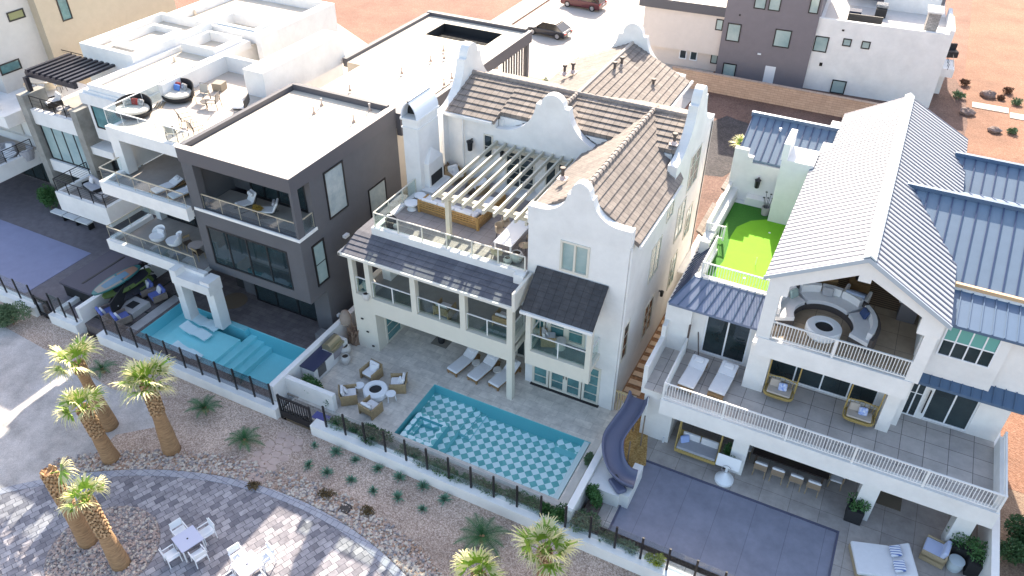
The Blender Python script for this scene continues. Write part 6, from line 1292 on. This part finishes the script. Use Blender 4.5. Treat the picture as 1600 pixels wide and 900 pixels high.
# ================================================================ house C furniture
LF=6.68
t=thing('curved_sofa','large semicircular sofa with white cushions around a round fire pit','sofa',(.35,28.75,LF),0)
def arcseg(r0,r1,a0,a1,z0,z1,n=10,m=None):
    m=m or MB()
    for i in range(n):
        b0,b1=R(a0+(a1-a0)*i/n),R(a0+(a1-a0)*(i+1)/n); f=lambda a,r_,z:(r_*math.cos(a),r_*math.sin(a),z)
        m.hexa([f(b0,r0,z0),f(b0,r1,z0),f(b1,r1,z0),f(b1,r0,z0),f(b0,r0,z1),f(b0,r1,z1),f(b1,r1,z1),f(b1,r0,z1)])
    return m
local('base',arcseg(1.2,2.2,-25,205,0,.28,26),M('dark_wicker',(.10,.085,.08),.8,var=.3,vs=20),t); local('backrest',arcseg(2.06,2.2,-25,205,.28,.68,26),M('dark_wicker',(.10,.085,.08)),t)
for a0,a1 in ((-25,42),(48,132),(138,205)): local('seat_cushion',arcseg(1.22,2.05,a0,a1,.28,.46,10),CUSH,t)
for a0,a1 in ((-20,40),(50,76),(78,102),(104,130),(140,200)): local('back_cushion',arcseg(1.84,2.04,a0,a1,.46,.82,6),CUSH,t)
for a,mt in ((30,NAVY),(95,CUSHG),(148,M('sage_pillow',(.33,.42,.40),.9))): m=MB(); cushion(m,(1.7*math.cos(R(a)),1.7*math.sin(R(a)),.66),(.45,.15,.38),rz=a-90,rx=-20); local('pillow',m,mt,t)
firebowl('round white fire pit in the middle of the curved sofa',(.45,28.2,LF),.72,.5)
m=MB(); m.box(-1.5,31.3,LF,3.2,34.8,LF+.012); o=build('striped_rug',m,brickmat('striped_rug_mat',(.30,.22,.15),(.30,.22,.15),(.12,.085,.06),9,.16,ms=.05,off=0,noise=.15,bump=0)); tag(o,'brown striped rug behind the curved sofa in the gable lounge','rug')
t=thing('club_chair','blue-grey upholstered club chair with white arms behind the curved sofa','armchair',(*G(1337,465,LF+.4),LF),170); m=MB(); cushion(m,(0,-.05,.36),(.75,.75,.25)); cushion(m,(0,.35,.65),(.8,.18,.5),rx=-8); local('cushion',m,M('denim_cushion',(.30,.36,.50),.9),t)
for s in (-1,1): m=MB(); cushion(m,(s*.47,0,.42),(.14,.85,.6)); local('armrest',m,CUSH,t)
m=MB(); m.lathe([(.38,0),(.42,.3),(.38,.55),(.001,.56)],(0,0,0),20); o=build('drum_pouf',m,M('beige_pouf',(.52,.43,.33),.9)); o.location=(*G(1294,457,LF+.3),LF); tag(o,'beige drum pouf standing on the striped rug','pouf')
t=thing('wood_armchair','brown armchair with a navy pillow at the back left of the gable lounge','armchair',(*G(1287,440,LF+.4),LF),200); m=MB(); m.rb((0,0,.25),(.9,.85,.4)); m.rb((0,.4,.55),(.9,.1,.5)); local('frame',m,WOOD,t); m=MB(); cushion(m,(0,-.05,.5),(.75,.75,.15)); local('cushion',m,CUSH,t); m=MB(); cushion(m,(0,.2,.65),(.45,.15,.35),rx=-20); local('pillow',m,NAVY,t)
t=thing('low_fire_table','brown round fire table beneath the gable peak','fire pit',(*G(1345,438,LF+.3),LF)); m=MB(); m.rb((0,0,.18),(.9,.9,.36)); local('table_body',m,WOOD,t); m=MB(); m.lathe([(.25,.36),(.25,.42)],(0,0,0),14); local('bowl',m,BLACK2,t)
t=thing('grill','dark grey covered grill at the right wall of the gable lounge','grill',(*G(1420,483,LF+.5),LF),0); m=MB(); m.rb((0,0,.45),(.7,.6,.9)); local('cabinet',m,M('grill_grey',(.16,.15,.16),.5),t); m=MB(); m.rb((-.3,0,.95),(.35,.55,.12)); local('lid',m,CUSHG,t)
# golf bag / clubs on the green
t=thing('golf_club_bucket','grey bucket of golf clubs in the shaded corner of the putting green','golf clubs',(*G(1195,333,6.6),6.53)); m=MB(); m.lathe([(.18,0),(.22,.45),(.2,.45),(.17,.1)],(0,0,0),12); local('bucket',m,CONC,t)
for i in range(5): m=MB(); a=i*1.2; m.tube([(.05*math.cos(a),.05*math.sin(a),.1),(.2*math.cos(a),.2*math.sin(a),.95+.1*(i%3))],.015,4); m.rb((.22*math.cos(a),.22*math.sin(a),1.0+.1*(i%3)),(.1,.05,.05)); local('club',m,BLACK,t)
m=MB(); m.lathe([(.02,0),(.02,.02)],(0,0,0),6)
# hanging rattan chairs
def hang_chair(label,loc,rz,w_,grp,cu,pl,top=2.15):
    t=thing('hanging_chair',label,'hanging chair',loc,rz,grp); m=MB()
    for z in (.35,.42): m.tube([(w_/2*math.copysign(abs(math.cos(R(a)))**.5,math.cos(R(a))),.38*math.copysign(abs(math.sin(R(a)))**.6,math.sin(R(a))),z) for a in range(0,361,15)],.028,5)
    for a in range(0,180,20): m.tube([(w_/2*.95*math.cos(R(a)),.36,.42),(w_/2*1.0*math.cos(R(a)),.44,.9)],.016,4)
    m.tube([(w_/2*math.cos(R(a)),.44-.1*abs(math.cos(R(a))),.9) for a in range(0,181,15)],.03,5); m.box(-w_/2*.9,-.33,.36,w_/2*.9,.33,.4); local('basket',m,RATTAN,t)
    for s in (-1,1): m=MB(); m.tube([(s*w_/2,.2,.4),(s*w_/2,.0,top)],.03,5); local('hanger',m,RATTAN,t)
    m=MB(); cushion(m,(.0,.02,.47),(w_*.8,.6,.1)); cushion(m,(-w_*.2,.25,.65),(w_*.35,.14,.38),rx=-15); local('cushion',m,cu,t); m=MB(); cushion(m,(.1,.1,.66),(.36,.14,.36),rx=-25,rz=10); local('pillow',m,pl,t); return t
BEIGE=M('beige_cushion',(.46,.40,.34),.9); PS=M('blue_white_stripe',(.75,.77,.8),.9,col2=(.08,.20,.60),vs=9)
x,y=G(1217,612,3.7); H0=hang_chair('hanging rattan chair nearest the square pillar, blue striped pillow in its middle',(x,y,3.28),0,1.25,'hanging rattan chairs on the balcony',BEIGE,PS); x,y=G(1342,650,3.7); dup(H0,(x,y,3.28),0,'hanging rattan chair in front of the rightmost glass door panel')
t=thing('hanging_daybed','hanging rattan daybed with blue cushions under the white balcony','hanging bed',(*G(1090,700,.5),0),0)
m=MB(); m.ring(-.95,-.45,.95,.45,.28,.45,.05); m.box(-.9,-.4,.3,.9,.4,.34); m.box(-.95,.42,.45,.95,.47,.85); local('frame',m,RATTAN,t)
for s in (-1,1): m=MB(); m.tube([(s*.95,.3,.4),(s*.95,.2,2.4)],.03,5); m.tube([(s*.95,-.4,.4),(s*.95,.1,2.4)],.03,5); local('hanger',m,RATTAN,t)
m=MB(); cushion(m,(0,0,.46),(1.8,.8,.2)); local('mattress',m,CUSHG,t); m=MB(); cushion(m,(-.4,.35,.7),(.8,.16,.4)); cushion(m,(.45,.35,.7),(.8,.16,.4)); local('back_cushion',m,CUSH,t); m=MB(); cushion(m,(-.65,.1,.68),(.42,.15,.38),rz=40,rx=-20); local('pillow',m,M('light_blue_pillow',(.35,.45,.75),.9),t)
# outdoor dining set
tx,ty=G(1238,715,.75); t=thing('dining_table','long dark dining table under the white balcony','table',(tx,ty,0),0); m=MB(); m.rb((0,0,.73),(3.3,1.1,.07)); local('tabletop',m,M('dark_table',(.035,.025,.022),.5),t)
for sx in (-1,1): 
    for sy in (-1,1): m=MB(); m.rb((sx*1.45,sy*.4,.35),(.1,.1,.7)); local('leg',m,WOODD,t)
t=thing('flower_centrepiece','yellow-green flower arrangement on the dark dining table','flowers',(tx,ty,.765)); m=MB(); m.rb((0,0,.04),(.7,.25,.06)); local('tray',m,WOODD,t); bush(0,0,.06,.22,.18,.32,M('lime_flower',(.45,.48,.12),.8),'',77,200,name='foliage',parent=t,leaf=.03)
K0=None
for i,(dx,dy,rz,l) in enumerate(((-1.15,-.85,180,'first dining chair from the left on the pool side'),(-.4,-.85,180,'second dining chair from the left on the pool side'),(.4,-.85,180,'third dining chair from the left on the pool side'),(1.15,-.85,180,'fourth dining chair on the pool side, by the right end'),(-2.0,0,90,'white-backed armchair at the left head of the dining table'),(2.0,0,-90,'white-backed armchair at the right head of the dining table'),(-1.1,.85,0,'dining chair hidden behind the table, left'),(.0,.85,0,'dining chair behind the table, middle'),(1.1,.85,0,'dining chair behind the table, right'))):
    if K0 is None:
        K0=thing('dining_chair',l,'chair',(tx+dx,ty+dy,0),rz,'chairs around the dark dining table'); m=MB(); cushion(m,(0,0,.46),(.52,.52,.1)); local('seat',m,CUSH,K0); m=MB(); m.rb((0,.27,.66),(.56,.05,.34)); local('backrest',m,M('brown_wicker',(.26,.19,.13),.8),K0); m=MB(); cushion(m,(0,.25,.86),(.56,.12,.1)); local('headrest',m,CUSH,K0)
        for sx,sy in ((-1,-1),(1,-1),(1,1),(-1,1)): m=MB(); m.tube([(sx*.24,sy*.24,.44),(sx*.26,sy*.27,0)],.022,4); local('leg',m,TWOOD,K0)
    else: dup(K0,(tx+dx,ty+dy,0),rz,l)
# portable basketball hoop
t=thing('pool_basketball_hoop','white poolside basketball hoop beside the covered pool','basketball hoop',(*G(1131,750,0),0),0); m=MB(); m.lathe([(.42,0),(.42,.12),(.2,.35),(.05,.5)],(0,0,0),18); local('base',m,WHITEP,t); m=MB(); m.tube([(0,0,.3),(0,.1,.85)],.06,6); local('pole',m,WHITEP,t); m=MB(); m.rb((0,.12,1.05),(1.05,.05,.62),rx=-15,soft=.02); local('backboard',m,WHITEP,t); m=MB(); m.tube([(.2*math.cos(R(a)),-.18+.2*math.sin(R(a)),.92) for a in range(0,361,24)],.015,4); local('rim',m,CONC,t)
# planters, daybed, armchair, drum table
for px,py,l,s in ((1142,716,'tall black planter with a clipped shrub in front of the left column',.30),(1337,797,'tall black planter with a clipped shrub in front of the middle column',.33),(1497,852,'black planter with a round shrub in front of the right column',.38),(1530,880,'black planter with dense shrub in the bottom right corner',.42)):
    x,y=G(px,py,.5); pot(l,(x,y,0),s,.75,BLACK2,LEAFD,int(px),'black planters along the columns',rp=s*1.25,square=True)
t=thing('outdoor_bed','wide white double lounger with striped pillows at the bottom right','daybed',(*G(1378,878,.3),0),-72); m=MB(); m.rb((0,0,.15),(1.5,2.2,.25)); local('base',m,M('tan_base',(.40,.31,.2),.8),t); m=MB(); cushion(m,(0,-.35,.36),(1.5,1.5,.18)); local('mattress',m,CUSH,t); m=MB(); cushion(m,(0,.72,.52),(1.5,.85,.16),rx=28); local('backrest',m,CUSH,t)
for dx in (-.35,.35): m=MB(); cushion(m,(dx,.5,.66),(.5,.42,.14),rx=28); local('pillow',m,brickmat('stripe_pillow',(.72,.74,.8),(.72,.74,.8),(.10,.16,.40),9,.11,ms=.02,off=0,noise=.05,bump=0),t)
t=thing('tan_armchair','tan boxed armchair with pale blue cushions at the bottom right','armchair',(*G(1461,862,.3),0),-100); m=MB(); m.rb((0,0,.2),(.95,.9,.34)); m.rb((-.44,0,.42),(.07,.9,.3)); m.rb((.44,0,.42),(.07,.9,.3)); m.rb((0,.42,.48),(.95,.07,.42)); local('frame',m,M('tan_box',(.46,.36,.22),.8),t); m=MB(); cushion(m,(0,-.05,.44),(.8,.8,.18)); cushion(m,(0,.3,.68),(.8,.18,.42),rx=-12); local('cushion',m,M('pale_blue_cushion',(.55,.60,.78),.9),t)
m=MB(); m.lathe([(.26,0),(.3,.22),(.28,.45),(.3,.5),(.001,.51)],(0,0,0),20); o=build('drum_stool',m,M('pale_drum',(.60,.68,.72),.5)); o.location=(*G(1493,880,.3),0); tag(o,'pale perforated drum stool beside the tan armchair','stool')
m=MB(); m.rb((0,0,.02),(1.1,1.3,.03)); o=build('brown_mat',m,M('brown_mat_m',(.17,.14,.10),.9)); o.location=(*G(1388,775,0),0); tag(o,'brown rectangular mat under the right part of the balcony','mat')
# slide
def slide():
    t=thing('water_slide','purple-grey curved water slide ending over the covered pool','water slide',(-6.3,24.5,0))
    C=[G(998,622,2.3)+(2.3,),G(988,645,2.05)+(2.05,),G(970,670,1.8)+(1.8,),G(958,690,1.6)+(1.6,),G(957,712,1.4)+(1.4,),G(963,732,1.2)+(1.2,),G(976,747,1.02)+(1.02,),G(992,754,.95)+(.95,)]
    P=[Vector(c) for c in C]; Q=[]
    for i in range(len(P)-1):
        p0=P[max(0,i-1)];p1=P[i];p2=P[i+1];p3=P[min(len(P)-1,i+2)]
        for k in range(5):
            u=k/5; Q.append(.5*((2*p1)+(p2-p0)*u+(2*p0-5*p1+4*p2-p3)*u*u+(3*p1-p0-3*p2+p3)*u**3))
    Q.append(P[-1]); m=MB(); prof=[(-.44,.28),(-.40,.30),(-.34,.26),(-.30,.06),(-.2,-.02),(.2,-.02),(.30,.06),(.34,.26),(.40,.30),(.44,.28),(.36,.02),(.22,-.10),(-.22,-.10),(-.36,.02)]
    n=len(prof)
    for i,q in enumerate(Q):
        tg=(Q[min(i+1,len(Q)-1)]-Q[max(i-1,0)]); s=Vector((tg.y,-tg.x,0)).normalized()
        for a,b in prof: m.v.append(tuple(q+s*a*1.1+Vector((0,0,b))))
    for i in range(len(Q)-1):
        for k in range(n): j=(k+1)%n; m.f.append((i*n+k,i*n+j,(i+1)*n+j,(i+1)*n+k)); m.mi.append(0)
    build('chute',m,M('slide_purple',(.10,.11,.175),.35),t,smooth=True)
    m=MB(); m.rb((*G(965,757,.9),.85),(.9,.5,.2),rz=-40,soft=.08); build('slide_foot',m,M('slide_purple',(.10,.11,.175)),t)
    m=MB(); m.tube([(*G(944,695,1.5),1.5),(*G(943,697,1.3),1.3)],.09,8); build('bolt',m,BLACK,t); m=MB(); m.tube([(*G(964,744,1.1),1.1),(*G(962,746,1.0),1.0)],.1,8); build('bolt',m,BLACK,t)
    for px,py,z in ((1008,650,2.0),(985,690,1.5),(996,625,2.1)):
        x,y=G(px,py,z); m=MB(); m.tube([(x,y,z),(x,y,0)],.035,6); build('support_post',m,M('post_brown',(.25,.19,.14),.6),t)
    m=MB(); x,y=G(1010,640,2.3); m.tube([(x,y,1.4),(x,y,2.5),(x-.1,y+.5,2.6)],.02,5); build('handrail',m,WHITEP,t)
slide()
t=thing('gold_side_gate','small gold slatted gate at the mouth of the side path','gate',(-7.3,26.6,0)); m=MB()
for i in range(6): m.box(-7.6+i*.15,26.55,0,-7.55+i*.15,26.6,1.3)
m.box(-7.65,26.54,1.2,-6.75,26.61,1.28); build('gate_leaf',m,M('gold_gate',(.5,.4,.22),.6),t)
# ================================================================ background: cars, boulders, shrubs, palms
def car(label,loc,rz,L,W,H,paint,suv,name='parked_car'):
    t=thing(name,label,'car',loc,rz,'cars parked on the concrete street')
    h0=.32; hb_=H*.56
    def sec(pts,x): return pts
    # body lower: loft of side profile with rounded plan
    prof=[(-L/2,h0+.1),(-L/2+.05,hb_-.12),(-L/2+.25,hb_),(-L*.30,hb_+.03),(L*.22,hb_+.02),(L/2-.35,hb_-.08),(L/2-.05,hb_-.22),(L/2,h0+.12),(L/2-.15,h0-.08),(-L/2+.12,h0-.08)]
    m=MB(); m.prism(prof,'y',-W/2,W/2); local('body',m,paint,t,bevel=.07)
    if suv: cab=[(-L/2+.12,hb_-.02),(-L/2+.28,H-.08),(-L*.30,H),(L*.08,H-.02),(L*.27,hb_)]
    else: cab=[(-L*.44,hb_),(-L*.27,H-.06),(-L*.12,H),(L*.08,H-.02),(L*.26,hb_)]
    k=.86
    def cabm(sc,zo,mb):
        n=len(mb.v); 
        for s in (-1,1):
            for x,z in cab: f=(z-hb_)/(H-hb_); mb.v.append((x,s*(W/2-.04-.16*f)*sc,z+zo))
        c=len(cab); mb.f.append(tuple(n+i for i in range(c))); mb.mi.append(0); mb.f.append(tuple(n+c+i for i in range(c-1,-1,-1))); mb.mi.append(0)
        for i in range(c): j=(i+1)%c; mb.f.append((n+j,n+i,n+c+i,n+c+j)); mb.mi.append(0)
    m=MB(); cabm(1.0,0,m); local('cabin_glass',m,M('car_glass',(.015,.018,.022),.06,spec=.9),t)
    m=MB(); zt=H-.03; xa=(-L*.30 if suv else -L*.24); m.rb(((xa+L*.08)/2,0,H+.0),(L*.08-xa+.1,W-.36,.05),soft=.02); 
    for s in (-1,1):
        for x0,x1 in (((L*.08,H-.04),(L*.26,hb_)),((-.05,H-.02),(-.05,hb_)),((xa,H-.04),(-L*.44 if not suv else -L/2+.15,hb_))): m.tube([(x0[0],s*(W/2-.19),x0[1]),(x1[0],s*(W/2-.03),x1[1])],.045,4)
    local('roof',m,paint,t)
    for sx in (-1,1):
        for sy in (-1,1):
            wx=sx*L*.31; m=MB(); m.tube([(wx,sy*(W/2-.2),.33),(wx,sy*(W/2+.01),.33)],.34,18); o=local('wheel',m,M('tyre',(.015,.015,.015),.8),t); m=MB(); m.tube([(wx,sy*(W/2),.33),(wx,sy*(W/2+.02),.33)],.22,14); 
            local('rim',m,M('rim_silver',(.45,.45,.47),.3,metal=.8),o)
    for sy in (-1,1):
        m=MB(); m.rb((L/2-.1,sy*(W/2-.25),hb_-.2),(.2,.4,.14),soft=.03); local('headlight',m,M('headlight',(.7,.72,.75),.2),t); m=MB(); m.rb((-L/2+.06,sy*(W/2-.22),hb_-.14),(.14,.4,.16),soft=.03); local('taillight',m,M('taillight',(.45,.02,.02),.3),t)
        m=MB(); m.rb((L*.2,sy*(W/2+.08),hb_+.08),(.14,.2,.13),soft=.03); local('side_mirror',m,paint,t)
    m=MB(); m.rb((-L/2-.005,0,hb_-.28),(.02,.5,.12)); local('number_plate',m,WHITEP,t)
    return t
x,y=G(852,58,.0); car('black sedan parked on the pale street',(x-.0,y+.85,.0),176,4.6,1.85,1.42,M('black_paint',(.012,.012,.02),.25,metal=.3,clear=1),False)
x,y=G(907,14,.0); car('dark red sport utility car at the top of the street',(x,y+.8,.0),176,4.9,1.98,1.75,M('dark_red_paint',(.10,.012,.018),.25,metal=.3,clear=1),True)
for px,py,s,l in ((1543,151,.5,'rounded grey boulder in the gravel lot, farthest right'),(1510,178,.48,'dark flat boulder beside the paver walkway'),(1553,206,.4,'dark purple boulder on the orange soil')):
    x,y=G(px,py,0); m=MB(); r3=random.Random(px); 
    N=7; 
    for j in range(N+1):
        th=math.pi*j/N
        for i in range(12): a=2*math.pi*i/12; k=s*(1+r3.uniform(-.16,.16)); m.v.append((math.sin(th)*math.cos(a)*k*1.3,math.sin(th)*math.sin(a)*k,max(0,.35*s+math.cos(th)*k*.75)))
    for j in range(N):
        for i in range(12): q=(i+1)%12; m.f.append((j*12+i,(j+1)*12+i,(j+1)*12+q,j*12+q)); m.mi.append(0)
    o=build('boulder',m,M('boulder_rock',(.16,.12,.11),.95,col2=(.30,.22,.19),vs=3,bump=.5,bs=6)); o.location=(x,y,0); tag(o,l,'boulder')
for px,py,s,l in ((1506,133,.6,'twiggy brown desert shrub nearest the far white house'),(1497,153,.7,'olive desert shrub at the edge of the house shadow'),(1572,145,.6,'brown desert shrub right of the rounded boulder'),(1562,155,.4,'small brown desert tuft below the rounded boulder'),(1588,163,.6,'green desert shrub at the right edge above the walkway'),(1580,208,.5,'small green desert shrub below the walkway at the right edge')):
    x,y=G(px,py,0); s*=.65; bush(x,y,0,s,s,s*1.1,LEAFG if 'green' in l or 'olive' in l else M('dry_twig',(.16,.09,.055),.9),l,px,160,'desert_shrub',.09)
x,y=G(468,54,3.3); t=thing('small_palm','small bright green palm beyond the white stair block','palm tree',(x,y,0)); m=MB(); m.lathe([(.2,0),(.16,3.1)],(0,0,0),8); local('trunk',m,BARK,t); m=MB(); r4=random.Random(4)
for i in range(16): frond_mb(m,(0,0,3.1),i*22.5+r4.uniform(-8,8),1.7,r4.uniform(25,70),r4,20,.2,.4)
local('crown',m,M('bright_palm_leaf',(.16,.30,.03),.6),t)
x,y=G(1166,225,2.2); t=thing('garden_palm','yellow-green fan palm behind the corner of the blue metal roof','palm tree',(x,y,0)); m=MB(); m.lathe([(.2,0),(.16,2.0)],(0,0,0),8); local('trunk',m,BARK,t); m=MB()
for i in range(9): fan_leaf(m,(0,0,2.0),i*40,r4.uniform(10,60),.95,r4,.4)
local('crown',m,[PALML,PALMT],t)
x,y=G(1590,700,0); bush(10.4,26.5,0,1.0,1.0,1.3,LEAF,'green shrub at the right edge beside the white house',95); x,y=G(458,385-0,0)
x,y=G(857-4,128,1.0); bush(*G(852,128,.6),0,.35,.35,.8,LEAFG,'small round shrub on the street side of the gabled house',96)
m=MB(); m.box(0,0,0,2.2,1.6,.05); o=build('utility_cover',m,M('yellow_pad',(.62,.50,.12),.8)); o.location=(*G(806,128,0),.01); tag(o,'yellow tactile pad at the driveway edge','pad')
m=MB(); m.rb((0,0,.5),(.9,.4,.9)); o=build('red_equipment',m,M('red_metal',(.45,.05,.04),.5)); o.location=(*G(411,48,.3),0); tag(o,'small red machine on the dirt behind the white house','equipment')
# far roof terrace furniture on the grey-white house
def hfthing(name,label,cat,px,py,z): x,y=G(px,py,z); return thing(name,label,cat,(x,y,5.44),3)
t=hfthing('roof_sofa','dark brown sofa on the far roof terrace','sofa',1352,28,5.9); m=MB(); m.rb((0,0,.3),(2.8,.8,.5)); m.rb((0,-.4,.55),(2.8,.15,.5)); local('frame',m,BLACK2,t); m=MB(); m.rb((-.9,.9,.4),(1.0,1.0,.7)); local('side_seat',m,M('navy_seat',(.02,.03,.07),.8),t)
t=hfthing('roof_armchair','black and white draped armchair on the far roof terrace','armchair',1377,18,5.9); m=MB(); m.rb((0,0,.4),(.9,.9,.7)); local('seat',m,BLACK2,t); m=MB(); m.rb((0,.2,.95),(1.0,.6,.3),rx=20,soft=.08); local('throw',m,PATC,t)
t=thing('terrace_chair','dark lounge chair on the narrow side balcony of the far house','chair',(*G(1484,88,3.0),3.0),20); m=MB(); m.rb((0,0,.3),(.9,1.0,.5)); m.rb((0,.4,.7),(.9,.2,.6)); local('seat',m,BLACK2,t)
